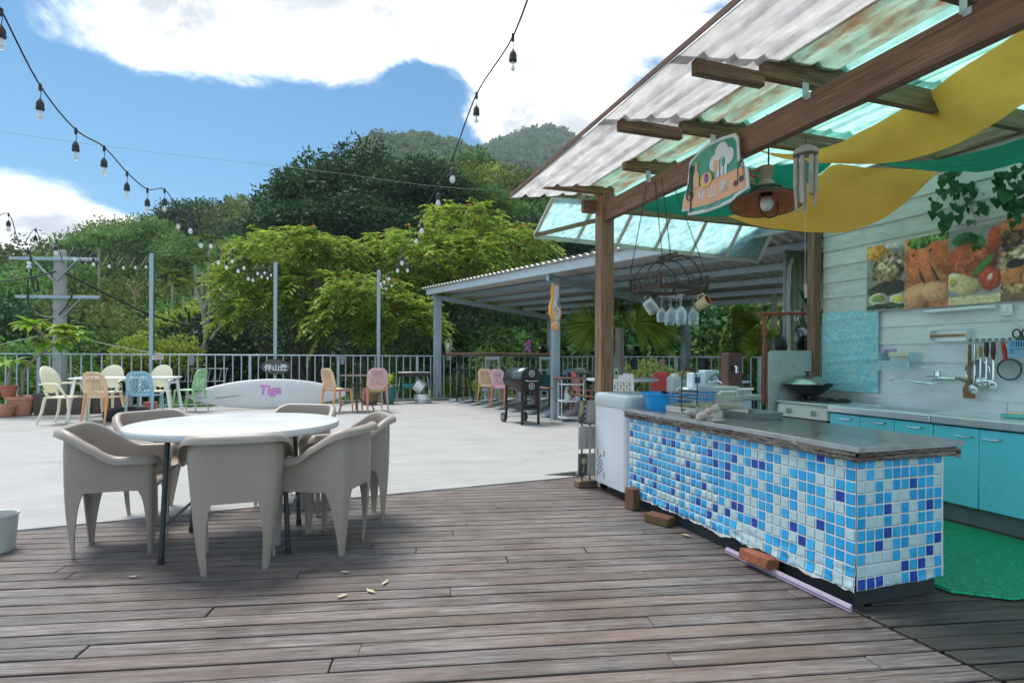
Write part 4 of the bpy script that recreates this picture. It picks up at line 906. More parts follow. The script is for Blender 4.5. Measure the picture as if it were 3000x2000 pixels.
b = MB(); b.box((-.0375, CL / 2 - .005, .742), (.006, CL + .076, .026), ch=.002); b.build('slab_edge', STE, ct); b = MB(); b.box((.305, -.0425, .742), (.68, .006, .026), ch=.002); b.build('slab_edge', STE, ct)
for (x, y, z, a) in ((CW + .06, -.03, .705, .5), (CW + .05, -.02, .685, -.3), (CW + .075, -.01, .69, .2)):
    b = MB(); b.box((0, 0, 0), (.05, .02, .012), rotz(a) @ Matrix.Rotation(.4, 4, 'Y')); o = b.build('splinter', ROT, ct); o.location = (x, y, z)
# ------------------------------------------------------------------ things beside the counter
BRK = mat('old_brick', (.36, .12, .06), .9, 0, .3, 14, .5, 50, stain=[((.05, .04, .03), .45, 12), ((.09, .10, .02), .35, 9)])
BRKM = mat('mossy_brick', (.20, .08, .05), .95, 0, .35, 14, .5, 50, stain=[((.09, .12, .02), .75, 8), ((.03, .02, .02), .4, 12)])
for (u, v, rz, d, m, lab) in ((-.055, .55, .05, (.095, .20, .058), BRK, 'orange brick lying across the lilac skirting strip'), (-.07, 1.47, .35, (.1, .2, .06), BRKM, 'mossy brick lying flat on the deck by the counter'), (-.055, 1.86, .1, (.065, .11, .16), BRKM, 'mossy brick standing on end by the freezer')):
    o = kthing('brick', lab, 'brick', u, v, 0, rz=rz); MB().box((0, 0, d[2] / 2 + .0), d, ch=.006).build('brick_block', m, o)
    o.location.z = .032 if m is BRK else 0
    if m is BRK: o.rotation_euler = (0, radians(7), o.rotation_euler[2])
o = kthing('skirting_strip', 'lilac plastic skirting strip lying along the counter foot', 'skirting', -.035, .42, 0)
b = MB(); b.prism([(0, 0), (-.01, 0), (-.016, .008), (-.01, .015), (-.018, .022), (-.011, .031), (-.004, .037), (0, .037)], .83, frame((0, .40, 0), (1, 0, 0), (0, -1, 0))); b.build('moulding', mat('lilac_plastic', (.42, .34, .44), .5, 0, .1, 7), o, smooth=False)
MAT_ = mat('green_rubber', (.01, .26, .12), .6, 0, .08, 4, .25, 60, stain=((.01, .14, .07), .3, 3))
def scale_mat():
    m = bpy.data.materials.new('scaled_green_mat'); m.use_nodes = True; t = m.node_tree; N = t.nodes; Kk = t.links.new; b = N['Principled BSDF']
    tcn = N.new('ShaderNodeTexCoord'); vr = N.new('ShaderNodeTexVoronoi'); vr.feature = 'DISTANCE_TO_EDGE'; vr.inputs['Scale'].default_value = 42; vr.inputs['Randomness'].default_value = .18; mpn = N.new('ShaderNodeMapping'); mpn.inputs['Scale'].default_value = (1, 1.5, 1); mpn.inputs['Rotation'].default_value = (0, 0, .5); Kk(tcn.outputs['Object'], mpn.inputs[0]); Kk(mpn.outputs[0], vr.inputs['Vector'])
    cr = N.new('ShaderNodeValToRGB'); cr.color_ramp.elements[0].color = (.006, .24, .11, 1); cr.color_ramp.elements[0].position = .02; cr.color_ramp.elements[1].color = (.02, .60, .28, 1); cr.color_ramp.elements[1].position = .16; Kk(vr.outputs['Distance'], cr.inputs[0]); Kk(cr.outputs[0], b.inputs['Base Color']); b.inputs['Roughness'].default_value = .45
    bp = N.new('ShaderNodeBump'); bp.inputs['Strength'].default_value = .7; bp.inputs['Distance'].default_value = .004; Kk(vr.outputs['Distance'], bp.inputs['Height']); Kk(bp.outputs[0], b.inputs['Normal']); return m
SM_ = scale_mat()
for (v0, v1, lab, zz, u0) in ((-.16, .60, 'green scaled rubber mat with a cut corner at the counter end', .004, .62), (.607, 1.7, 'green scaled rubber mat in front of the turquoise drawers', .003, .60)):
    o = kthing('rubber_mat', lab, 'mat', 0, 0, zz); b = MB(); pol = [(u0, v0 + .16), (u0 + .20, v0), (1.86, v0), (1.86, v1), (u0, v1)] if v0 < 0 else [(u0, v0), (1.86, v0), (1.86, v1), (u0, v1)]
    b.prism(pol, .014); b.build('mat_sheet', SM_, o, smooth=False)
# ------------------------------------------------------------------ chest freezer
fz = kthing('chest_freezer', 'white chest freezer with grey lid at the far end of the tiled counter', 'freezer', .22, 2.31, 0)
def rrect(hx, hy, r, n=6):
    pts = []
    for (sx, sy, a0) in ((1, 1, 0), (-1, 1, pi / 2), (-1, -1, pi), (1, -1, 3 * pi / 2)):
        for k in range(n + 1): a = a0 + pi / 2 * k / n; pts.append((sx * (hx - r) + r * cos(a), sy * (hy - r) + r * sin(a)))
    return pts
FW = mat('freezer_enamel', (.66, .72, .75), .3, 0, .05, 3, .02, 60, stain=((.5, .53, .52), .15, 4), coat=.2)
b = MB(); pl = rrect(.235, .285, .06); b.prism(pl, .665, T(0, 0, .075)); b.build('cabinet', FW, fz, ang=30)
n = len(pl); b = MB(); lv = [(1.012, .742), (1.02, .752), (1.02, .80), (1.0, .832), (.95, .846), (.86, .85)]
vs = [(x * s, y * s, z) for s, z in lv for (x, y) in pl]; fs = [(k * n + i, k * n + (i + 1) % n, (k + 1) * n + (i + 1) % n, (k + 1) * n + i) for k in range(len(lv) - 1) for i in range(n)] + [tuple((len(lv) - 1) * n + i for i in range(n))]
b.add(vs, fs); b.build('lid', mat('freezer_lid', (.50, .55, .56), .35, 0, .05, 4), fz, ang=50)
b = MB(); b.prism(rrect(.16, .21, .04), .004, T(.0, 0, .8505)); b.build('lid_panel', mat('lid_panel_grey', (.26, .33, .36), .3, 0, .1, 5), fz, ang=30)
rv = random.Random(5)
for r in range(8):
    for c in range(2):
        if (r + c) % 2 == 0 or r in (2, 3, 4, 5):
            b = MB(); b.box((-.2365, .16 - c * .045 + (.02 if r % 2 else 0), .155 + r * .022), (.004, .026, .007)); b.build('vent_slot', BLACKP, fz, smooth=False)
for (y, z, h, w) in ((.19, .335, .05, .006), (.19, .15, .05, .006), (.075, .335, .05, .006), (.075, .15, .05, .006)):
    b = MB(); b.box((-.2365, y, z), (.004, w, h)); b.build('vent_slot', BLACKP, fz, smooth=False)
for sx in (-1, 1):
    for sy in (-1, 1): b = MB(); b.tube([(sx * .17, sy * .2 - .012, .035), (sx * .17, sy * .2 + .012, .035)], .034, 14); b.build('castor', BLACKP, fz)
# ------------------------------------------------------------------ stone plaque stand by the freezer
tp = thing('plaque_stand', 'decorative stand of carved stone plaques on two rods beside the freezer', 'ornament', G(1716, 1424), KA)
PLQ = mat('carved_stone', (.40, .38, .34), .8, 0, .2, 18, .5, 45, stain=((.22, .2, .17), .4, 9)); PLD = mat('dark_slate_plaque', (.07, .075, .075), .7, 0, .3, 12, .3, 40); OCH = mat('ochre_inlay', (.42, .32, .17), .7)
MB().box((0, 0, .028), (.19, .1, .056), ch=.006).build('base', PINEO, tp)
for x in (-.04, .04): b = MB(); b.tube([(x, 0, .05), (x, 0, .80)], .008, 8); b.build('rod', mat('brown_rod', (.12, .07, .04), .6), tp)
for k, z in enumerate((.20, .44, .67)):
    b = MB(); b.box((.04, -.022, z), (.085, .028, .2), ch=.004); b.build('plaque', PLQ, tp)
    pd = MB().box((-.045, -.02, z), (.075, .028, .2), ch=.004).build('plaque', PLD if k != 1 else PLQ, tp)
    if k == 0:
        b = MB(); b.lathe([(.0, 0), (.028, .0), (.02, .004), (0, .005)], 14, frame((-.035, -.035, z + .035), (1, 0, 0), (0, -1, 0))); b.tube([(-.035, -.036, z + .01), (-.045, -.036, z - .07)], .004, 6); b.build('inlay', OCH, pd)
    if k == 2:
        b = MB(); b.prism([(-.037, .095), (.0, .095), (.0, .0), (-.037, -.05)], .003, frame((-.045, -.036, z), (1, 0, 0), (0, -1, 0))); b.build('inlay', OCH, pd)
        for q in range(7): b = MB(); b.tube([(-.022 + .022 * (q % 2) * .9 + .008 * cos(a), -.036, z - .08 + q * .022 + .008 * sin(a)) for a in np.linspace(0, 2 * pi, 11)[:-1]], .0022, 5, True); b.build('ring', WHITEP, pd)
b = MB(); b.beam((-.17, 0, .83), (.12, 0, .79), .05, .02, ch=.004); b.build('top_bar', PINE, tp); b = MB(); b.lathe([(0, 0), (.018, .01), (.014, .05), (0, .06)], 10, T(-.17, 0, .835)); b.build('bird', mat('brown_rod', (.12, .07, .04)), tp)
# ------------------------------------------------------------------ things standing on the counter
def ont(px, py, z=.7565): return G(px, py, z)
BLU = mat('bright_blue_plastic', (.01, .36, .80), .3, 0, .04, 5, transl=.15)
def basin(name, label, loc, rx, ry, h, m, rz=0, n=40, sq=2.0):
    o = thing(name, label, 'basin', loc, rz)
    def se(a, r1, r2):
        c, s = cos(a), sin(a); k = (abs(c) ** sq + abs(s) ** sq) ** (-1 / sq); return r1 * c * k, r2 * s * k
    prof = [(.0, .006), (.74, .006), (.8, .02), (.93, h * .9), (.94, h), (1.05, h + .002), (1.06, h - .008), (.955, h - .012), (.80, .0), (.74, -.0), (0, -.0)]
    b = MB(); vs = []; 
    for (s, z) in prof:
        for j in range(n): x, y = se(2 * pi * j / n, rx * s, ry * s); vs.append((x, y, z + .001))
    fs = [(i * n + j, i * n + (j + 1) % n, (i + 1) * n + (j + 1) % n, (i + 1) * n + j) for i in range(len(prof) - 1) for j in range(n)]
    b.add(vs, fs); b.build('bowl', m, o, ang=60); return o
basin('wash_basin', 'round bright blue plastic basin on the counter beside the freezer', K(.20, 1.83, .757), .165, .165, .125, BLU)
for (u, v, rz, lab) in ((.19, 1.84, .5, 'black handled cup leaning in the round blue basin'), (.27, 1.76, -.4, 'black handled pan lying in the round blue basin')):
    o = kthing('black_cup', lab, 'cup', u, v, .80, rz=rz); MB().lathe([(.0, 0), (.035, 0), (.042, .09), (.044, .09), (.038, .004)], 18, Matrix.Rotation(.5, 4, 'X')).build('cup_body', BLACKP, o)
    b = MB(); b.tube([(0, -.05, .07), (.0, -.09, .06), (0, -.08, .02)], .006, 6); b.build('handle', BLACKP, o)
basin('wash_tub', 'square sky blue plastic tub behind the wire dish rack', K(.55, 1.93, .757), .15, .12, .13, BLU, KA, 40, 6.0)
basin('wash_tub', 'tall cream plastic tub behind the wire dish rack', K(.78, 1.93, .75), .12, .14, .17, mat('cream_tub', (.62, .63, .55), .4, 0, .05, 5), KA, 40, 5.0)
o = kthing('side_table', 'low grey side table carrying the cream tub behind the counter', 'table', .80, 2.0, 0)
MB().box((0, 0, .735), (.34, .4, .022), ch=.004).build('table_top', STAIN, o)
for sx in (-1, 1):
    for sy in (-1, 1): MB().box((sx * .15, sy * .18, .36), (.03, .03, .72)).build('leg', STEEL, o)
o = kthing('water_jug', 'pale rectangular plastic jug standing behind the wire dish rack', 'jug', .40, 1.98, .757); MB().box((0, 0, .125), (.11, .09, .25), ch=.02).build('jug_body', mat('milky_plastic', (.56, .62, .58), .4, 0, .05, 5, transl=.3), o); MB().lathe([(.03, .25), (.03, .27), (0, .27)], 14).build('cap', WHITEP, o)
# wire dish rack on its tray
dr = kthing('dish_rack', 'wire dish rack with cream drip tray on the stone counter', 'dish rack', .30, 1.46, .757)
TRAY = mat('cream_tray', (.62, .6, .52), .45, 0, .06, 5)
b = MB(); b.box((0, 0, .006), (.34, .46, .01)); b.build('drip_tray', TRAY, dr, smooth=False)
for s in (-1, 1): MB().box((s * .172, 0, .022), (.006, .47, .044), ch=.002).build('tray_wall', TRAY, dr); MB().box((0, s * .232, .022), (.338, .006, .044), ch=.002).build('tray_wall', TRAY, dr)
WIRE = mat('rust_speckled_wire', (.46, .42, .34), .4, .7, .3, 30, stain=((.25, .12, .05), .4, 14))
for z, g in ((.055, 1.0), (.10, 1.03), (.15, 1.06)): b = MB(); b.tube([(x * g, y * g, z) for x, y in rrect(.155, .215, .03, 3)], .0032, 5, True); b.build('hoop', WIRE, dr)
for k in range(15):
    y = -.2 + k * .0286; b = MB(); b.tube([(-.165, y * 1.05, .15), (-.156, y, .055), (.156, y, .055), (.165, y * 1.05, .15)], .002, 5); b.build('wire', WIRE, dr)
for k in range(9):
    x = -.13 + k * .0325; b = MB(); b.tube([(x * 1.05, -.228, .15), (x, -.216, .05), (x, .216, .05), (x * 1.05, .228, .15)], .002, 5); b.build('wire', WIRE, dr)
for s in (-1, 1): b = MB(); b.tube([(-.08, s * .235, .15), (-.06, s * .24, .17), (.06, s * .24, .17), (.08, s * .235, .15)], .005, 6); b.build('grip', WHITEP, dr)
# arched wire stand
ws = kthing('wire_stand', 'arched brown wire basket stand with scrolled feet on the stone counter', 'stand', .06, 1.32, .757)
for s in (-1, 1):
    b = MB(); pts = [(0, s * .085, .02), (0, s * .085, .24), (0, s * .075, .28), (0, s * .045, .32)]; b.tube(pts, .0035, 6); b.build('side_bar', IRON, ws)
    b = MB(); b.tube([(0, s * (.085 - .0) + s * (.02 + .026 * (1 - t / 14)) * (cos(t * .75) - 1), .026 + (.022 * (1 - t / 16)) * sin(t * .75)) for t in range(12)], .003, 5); b.build('scroll_foot', IRON, ws)
    b = MB(); b.tube([(0, s * .05 + .014 * cos(a), .325 + .014 * sin(a)) for a in np.linspace(0, 5, 12)], .003, 5); b.build('curl', IRON, ws)
b = MB(); b.tube([(.008 * cos(t * .9), -.045 + .09 * t / 70, .32 + .008 * sin(t * .9)) for t in range(71)], .002, 5); b.build('spiral_grip', IRON, ws)
for z, r in ((.07, .085), (.17, .085)): b = MB(); b.tube([(.6 * r * cos(a), r * sin(a), z) for a in np.linspace(0, 2 * pi, 25)[:-1]], .003, 5, True); b.build('ring', IRON, ws)
o = kthing('roasting_tray', 'shallow grey steel roasting tray on the stone counter', 'tray', .38, 1.12, .757)
TR = mat('dull_tin', (.30, .34, .33), .4, .8, .1, 6)
b = MB(); lv = [(.95, .0), (1.0, .045), (1.04, .047)]; rr_ = rrect(.12, .19, .02, 3); n = len(rr_); vs = [(x * s, y * s, z + .001) for s, z in lv for x, y in rr_]; b.add(vs, [tuple(reversed(range(n)))] + [(k * n + i, k * n + (i + 1) % n, (k + 1) * n + (i + 1) % n, (k + 1) * n + i) for k in range(2) for i in range(n)]); b.build('pan', TR, o, solid=.002)
# three small stone animals
FIG = mat('cast_stone', (.42, .40, .36), .85, 0, .25, 30, .5, 70, stain=((.2, .19, .16), .4, 25)); FIGP = mat('pinkish_cast_stone', (.50, .42, .39), .85, 0, .2, 30, .5, 70)
def blobfig(label, px, py, parts, m, rz=0):
    o = thing('stone_animal', label, 'figurine', ont(px, py), rz)
    for nm, lst in parts:
        b = MB()
        for (c, r) in lst:
            b.grid(lambda a, e, c=c, r=r: (c[0] + r[0] * sin(pi * e) * cos(2 * pi * a), c[1] + r[1] * sin(pi * e) * sin(2 * pi * a), c[2] + r[2] * cos(pi * e)), 14, 9, True)
        b.build(nm, m, o, ang=80)
    return o
blobfig('small stone figure of a puppy lying with raised tail on the counter edge', 2030, 1222, [('body', [((0, 0, .03), (.04, .026, .03)), ((.022, 0, .055), (.02, .02, .025))]), ('head', [((-.03, -.008, .03), (.024, .024, .024))]), ('tail', [((.012, 0, .085), (.008, .008, .022))])], FIG)
blobfig('small pinkish stone figure of a cat with pointed ears on the counter', 2064, 1231, [('body', [((-.012, 0, .028), (.042, .028, .028)), ((-.04, -.005, .014), (.018, .018, .014))]), ('head', [((.026, -.004, .06), (.026, .024, .022))]), ('ear', [((.012, -.004, .083), (.006, .005, .015)), ]), ('ear', [((.044, -.004, .08), (.006, .005, .014))])], FIGP)
blobfig('small stone figure of a sitting dog with muzzle turned on the counter', 2098, 1236, [('body', [((.01, 0, .035), (.03, .026, .04)), ((.012, -.008, .012), (.04, .026, .014))]), ('head', [((-.004, -.006, .085), (.026, .024, .024)), ((-.03, -.012, .078), (.016, .012, .012))]), ('ear', [((.008, -.004, .108), (.01, .008, .012))])], FIG)

# ================================================================== hanging things under the shelter
def catrow(pts, n):
    """smooth interpolation through control points"""
    out = []; m = len(pts)
    for k in range(n):
        t = k / (n - 1) * (m - 1); i = min(int(t), m - 2); f = t - i
        p0 = pts[max(i - 1, 0)]; p1 = pts[i]; p2 = pts[i + 1]; p3 = pts[min(i + 2, m - 1)]
        out.append(.5 * ((2 * p1) + (p2 - p0) * f + (2 * p0 - 5 * p1 + 4 * p2 - p3) * f * f + (3 * p1 - p0 - 3 * p2 + p3) * f ** 3))
    return out
YEL = mat('yellow_cloth', (.90, .44, .08), .85, 0, .10, 3, .15, 160, stain=[((.74, .40, .11), .35, 5), ((.55, .31, .06), .24, 3), ((.85, .56, .26), .22, 22)], transl=.5)
GRN = mat('green_cloth', (.012, .24, .165), .8, 0, .10, 3, .1, 160, transl=.45)
def drape(label, rows, m, fold=.012, nu=60, nv=26):
    """cloth sagging between its ropes; rows are edges given as 3-D points"""
    R = [catrow([P(*q) for q in r], nu) for r in rows]; c0 = R[0][nu // 2]
    o = thing('shade_cloth', label, 'cloth', c0)
    cols = [catrow([R[k][i] for k in range(len(R))], nv) for i in range(nu)]
    def fn(a, c):
        i = int(round(a * (nu - 1))); j = int(round(c * (nv - 1))); p = cols[i][j].copy()
        p.z += fold * mnoise.noise(V3((a * 5, c * 7, len(label)))) + fold * .5 * mnoise.noise(V3((a * 16, c * 9, 3))); return p
    b = MB(); b.grid(fn, nu, nv); b.build('cloth', m, o, ang=180, world=True); return o
drape('wide yellow shade cloth sagging under the roof beside the big beam',
      [[(2410, 440, 4.24), (2500, 398, 4.02), (2680, 300, 3.6), (2830, 192, 3.2), (3000, 85, 2.75), (3180, -20, 2.4)],
       [(2300, 452, 4.16), (2470, 438, 4.0), (2660, 390, 3.7), (2820, 310, 3.4), (3000, 205, 3.0), (3180, 100, 2.65)],
       [(2215, 440, 4.06), (2300, 466, 4.0), (2450, 482, 3.95), (2600, 477, 3.85), (2760, 440, 3.7), (2900, 368, 3.5), (3000, 305, 3.32), (3180, 190, 3.0)]], YEL)
drape('yellow shade cloth hanging low in front of the clapboard wall',
      [[(2290, 590, 4.75), (2390, 520, 4.7), (2450, 482, 4.62), (2560, 492, 4.5), (2700, 495, 4.4), (2756, 496, 4.36)],
       [(2200, 622, 4.7), (2330, 590, 4.62), (2440, 560, 4.55), (2560, 560, 4.45), (2680, 535, 4.35), (2752, 500, 4.30)],
       [(2130, 632, 4.62), (2220, 662, 4.55), (2340, 679, 4.5), (2470, 678, 4.42), (2580, 645, 4.36), (2680, 570, 4.3), (2748, 503, 4.25)]], YEL)
drape('dark green shade cloth behind the hanging lamp and the sign',
      [[(1880, 600, 5.35), (2000, 560, 5.25), (2200, 470, 5.0), (2330, 452, 4.9), (2440, 470, 4.85)],
       [(1885, 610, 5.3), (2020, 600, 5.2), (2180, 560, 5.05), (2320, 520, 4.95), (2435, 480, 4.85)],
       [(1895, 616, 5.28), (2050, 634, 5.15), (2180, 628, 5.0), (2290, 575, 4.95), (2400, 510, 4.9), (2430, 486, 4.85)]], GRN)
drape('dark green shade cloth sagging above the hanging vine',
      [[(2560, 478, 4.35), (2700, 472, 4.2), (2850, 448, 4.0), (3000, 402, 3.75), (3180, 330, 3.45)],
       [(2590, 482, 4.3), (2720, 490, 4.15), (2860, 476, 3.95), (3000, 440, 3.72), (3180, 370, 3.42)],
       [(2600, 484, 4.25), (2740, 502, 4.1), (2880, 500, 3.9), (3000, 476, 3.7), (3180, 410, 3.4)]], GRN)
# ------------------------------------------------------------------ shop sign on the beam
sg = thing('shop_sign', 'cut out green and orange shop sign with chef hat and music notes on the beam', 'sign', K(.19, 1.58, 2.20), KA - pi / 2)   # local x runs towards the camera along the beam, local -y faces the terrace
outl = [(0, .018), (.03, .129), (.06, .153), (.075, .26), (.09, .351), (.195, .395), (.30, .413), (.43, .406), (.555, .385), (.585, .343), (.592, .26), (.596, .187), (.62, .195), (.637, .151), (.664, .136), (.68, 0), (.57, -.023), (.548, -.043), (.43, -.05), (.315, -.052), (.19, -.042), (.075, -.026), (.071, .012)]
def sgM(y): return frame((0, y, 0), (1, 0, 0), (0, -1, 0))
cxs, czs = .34, .18
def shrink(poly, k): return [(cxs + (x - cxs) * (1 - k), czs + (z - czs) * (1 - k * 1.6)) for x, z in poly]
MB().prism(outl, .012, sgM(0)).build('board', mat('sign_white', (.70, .71, .72), .35), sg, smooth=False)
SG_G = mat('sign_green', (.03, .32, .20), .3, 0, .15, 6, spec=.6); SG_O = mat('sign_orange', (.80, .40, .21), .3, 0, .08, 6, spec=.6); SG_D = mat('sign_dark', (.06, .05, .06), .3)
inner = shrink(outl, .06)
MB().prism(inner, .002, sgM(-.012)).build('green_field', SG_G, sg, smooth=False)
MB().prism([(.018, .034), (.045, .128), (.2, .142), (.4, .148), (.615, .152), (.645, .13), (.66, .012), (.5, -.002), (.3, -.006), (.12, .012)], .002, sgM(-.014)).build('orange_banner', SG_O, sg, smooth=False)
def disc(cx, cz, rx, rz, n=20, a=0): return [(cx + rx * cos(t) * cos(a) - rz * sin(t) * sin(a), cz + rx * cos(t) * sin(a) + rz * sin(t) * cos(a)) for t in np.linspace(0, 2 * pi, n + 1)[:-1]]
SGW = mat('sign_hat', (.74, .73, .77), .35)
for k, (poly, m, nm) in enumerate(((disc(.37, .255, .055, .055), SGW, 'chef_hat'), (disc(.435, .30, .065, .07), SGW, 'chef_hat'), (disc(.50, .26, .055, .055), SGW, 'chef_hat'), ([(.38, .15), (.49, .15), (.495, .25), (.375, .25)], SGW, 'chef_hat'),
                    ([(.145, .14), (.205, .14), (.205, .23), (.187, .26), (.187, .32), (.163, .32), (.163, .26), (.145, .23)], SG_O, 'bottle'), (disc(.385, .225, .024, .045), SG_O, 'wine_glass'), ([(.38, .15), (.39, .15), (.39, .19), (.38, .19)], SG_O, 'wine_glass'),
                    (disc(.458, .235, .018, .03), SG_G, 'spoon'), ([(.455, .15), (.462, .15), (.462, .21), (.455, .21)], SG_G, 'spoon'), ([(.418, .15), (.426, .15), (.43, .27), (.418, .25)], SG_G, 'knife'),
                    (disc(.285, .165, .06, .05), mat('sign_cheese', (.78, .48, .16), .4), 'cheese'), (disc(.29, .175, .024, .034), mat('sign_purple', (.22, .06, .30), .4), 'grapes'),
                    (disc(.575, .06, .02, .018, 16, .3), SG_D, 'music_note'), (disc(.625, .075, .02, .018, 16, .3), SG_D, 'music_note'), ([(.592, .07), (.597, .07), (.597, .185), (.592, .18)], SG_D, 'music_note'), ([(.641, .085), (.646, .085), (.646, .20), (.641, .195)], SG_D, 'music_note'), ([(.592, .165), (.646, .182), (.646, .202), (.592, .185)], SG_D, 'music_note'))):
    MB().prism(poly, .0015, sgM(-.016 - .0004 * k)).build(nm, m, sg, smooth=False)
b = MB(); cl = [(.10 + .0, -.01, 0), (.115, .0, 0), (.12, .1, 0), (.13, .2, 0), (.135, .29, 0), (.12, .31, 0), (.105, .27, 0), (.11, .22, 0), (.075, .14, 0), (.08, .085, 0), (.12, .075, 0), (.14, .11, 0), (.115, .135, 0), (.095, .11, 0)]
b.tube([sgM(-.0225) @ V3(p) for p in catrow([V3(c) for c in cl], 60)], .005, 5); b.build('treble_clef', SG_D, sg)
lettering('伴 山 邀', .085, SGW, sgM(-.018) @ T(.345, .068, 0), sg, bold=.0012)
lettering('WELCOME', .034, mat('sign_pale_green', (.25, .5, .4), .4), sgM(-.018) @ T(.35, -.028, 0), sg)
# ------------------------------------------------------------------ pendant lamp
lp = P(2245, 590, 3.62)
lm = thing('pendant_lamp', 'old green enamel pendant lamp with rusty orange underside and wire cage', 'lamp', lp)
TIL = Matrix.Rotation(radians(-9), 4, 'X') @ Matrix.Rotation(radians(3), 4, 'Y')
ENG = mat('green_enamel', (.045, .06, .03), .45, 0, .3, 8, .1, 40, stain=((.16, .12, .05), .3, 6)); RUSTO = mat('rust_orange', (.42, .14, .05), .8, 0, .3, 8, .3, 40, stain=((.5, .42, .33), .45, 6))
MB().lathe([(.085, .082), (.10, .075), (.10, .065), (.092, .06), (.10, .055), (.10, .045), (.105, .035), (.15, .012), (.215, -.012), (.218, -.016)], 40, TIL, False).build('shade', ENG, lm, solid=.002)
MB().lathe([(.04, .05), (.09, .034), (.15, .008), (.213, -.017)], 40, TIL, False).build('shade_lining', RUSTO, lm)
b = MB(); b.tube([TIL @ V3((.217 * cos(a), .217 * sin(a), -.016)) for a in np.linspace(0, 2 * pi, 41)[:-1]], .004, 6, True); b.build('shade_rim', BLACKM, lm)
MB().lathe([(.0, -.06), (.025, -.055), (.042, -.03), (.045, -.012), (.036, .012), (.02, .03)], 20, TIL).build('bulb', mat('bulb_frost', (.72, .72, .72), .25), lm)
b = MB(); b.tube([TIL @ V3(q) for q in ((-.07, -.06, .0), (-.07, -.06, -.06), (-.055, -.05, -.1), (0, -.03, -.125), (.055, -.01, -.1), (.07, 0, -.06), (.07, 0, .0))], .004, 6); b.build('cage_wire', BLACKM, lm)
MB().lathe([(.085, .08), (.05, .085), (.05, .12), (.04, .135), (.028, .14), (.03, .145), (.035, .15), (.05, .22), (.052, .225), (.0, .225)], 24, TIL).build('socket_cup', mat('aged_cream', (.34, .28, .19), .6, 0, .2, 9, stain=((.14, .09, .05), .3, 8)), lm)
b = MB(); b.tube([TIL @ V3((-.05, 0, .16)), TIL @ V3((-.09, 0, .17)), TIL @ V3((-.10, 0, .2)), TIL @ V3((-.05, 0, .21))], .008, 6); b.build('side_bracket', RUSTO, lm)
b = MB(); b.tube([(.0, -.03, .22), (0, -.03, .35), (0, 0, 2.70 - lp.z)], .005, 6); b.build('cord', BLACKP, lm)
# ------------------------------------------------------------------ bamboo wind chime
cp_ = P(2360, 448, 3.32)
wc = thing('wind_chime', 'weathered bamboo wind chime hanging from the beam', 'wind chime', cp_)
BAM = mat('grey_bamboo', (.42, .37, .33), .7, 0, .2, 12, .2, 60, stain=((.25, .15, .09), .4, 8))
MB().lathe([(.068, -.012), (.07, -.005), (.06, .02), (.03, .038), (.0, .042)], 28).build('coconut_top', BAM, wc)
for k in range(7):
    a = k * 2 * pi / 7 + .3; x, y = .054 * cos(a), .054 * sin(a); Ln = (.21, .30, .24, .32, .27, .22, .29)[k]; r = .0125
    b = MB(); n = 14
    def fn(t, c, Ln=Ln, a=a):
        ang = 2 * pi * t; cut = .6 * max(0, (c - .45) / .55) if c > .45 else 0
        rr = r * (1 - .0 * c); px_ = rr * cos(ang); py_ = rr * sin(ang)
        if cut: px_ = min(px_, rr * (1 - 2.0 * min(.6, cut)))
        return (x + px_ * cos(a) - py_ * sin(a), y + px_ * sin(a) + py_ * cos(a), -.03 - Ln * c)
    b.grid(fn, n, 10, True); b.build('chime_tube', BAM, wc, ang=50)
b = MB(); b.tube([(0, 0, .04), (.002, 0, .09), (0, 0, 2.44 - cp_.z)], .002, 5); b.build('hanging_cord', BLACKP, wc)
b = MB(); b.tube([(0, 0, -.02), (0, 0, P(2360, 832, 3.32).z - cp_.z)], .0012, 4); b.build('sail_cord', mat('cable_cream', (.6, .58, .5)), wc)
zt = P(2360, 832, 3.32).z - cp_.z; MB().prism([(-.008, 0), (.008, .004), (.01, -.075), (-.002, -.085)], .006, frame((0, 0, zt), (1, 0, 0), (0, -1, 0))).build('wind_sail', BAM, wc, smooth=False)
# ------------------------------------------------------------------ wrought iron pot rack with glasses
gr = kthing('pot_rack', 'rusty wrought iron pot rack hanging on chains from the beam', 'pot rack', .05, 1.66, 0)
RZ = 1.68; RW, RL = .415, .42
def plate_beam(p0, p1): b = MB(); b.beam(p0, p1, .006, .028); return b.build('frame_bar', IRON, gr)
for p0, p1 in (((0, 0, RZ), (RW, 0, RZ)), ((RW, 0, RZ), (RW, RL, RZ)), ((RW, RL, RZ), (0, RL, RZ)), ((0, RL, RZ), (0, 0, RZ))): plate_beam(p0, p1)
def scroll(side, t0, t1, flip):
    def mp_(t, z):
        return {0: (t, 0, z), 1: (RW, t, z), 2: (t, RL, z), 3: (0, t, z)}[side]
    Ls = RW if side in (0, 2) else RL; c = (t0 + t1) / 2; w = (t1 - t0) / 2
    pts = []
    for k in range(22):
        a = k * .42; r = .036 * (1 - k / 26); pts.append(mp_(c + (1 if flip else -1) * (w * .35 - r * cos(a) * .9), RZ + .045 + r * sin(a)))
    b = MB(); b.tube(pts, .0035, 5); b.build('scroll', IRON, gr)
    pts = [mp_(t0 + (t1 - t0) * k / 10, RZ + .07 + .03 * sin(pi * k / 10) * (1 if flip else .6)) for k in range(11)]
    b = MB(); b.tube(pts, .0035, 5); b.build('scroll', IRON, gr)
for side in range(4):
    Ls = RW if side in (0, 2) else RL
    for k in range(4): scroll(side, k * Ls / 4, (k + 1) * Ls / 4, k % 2 == 0)
for x in (0, RW):
    for y in (0, RL): b = MB(); b.beam((x, y, RZ - .014), (x, y, RZ + .1), .02, .02, (0, 1, 0)); b.build('corner_plate', IRON, gr)
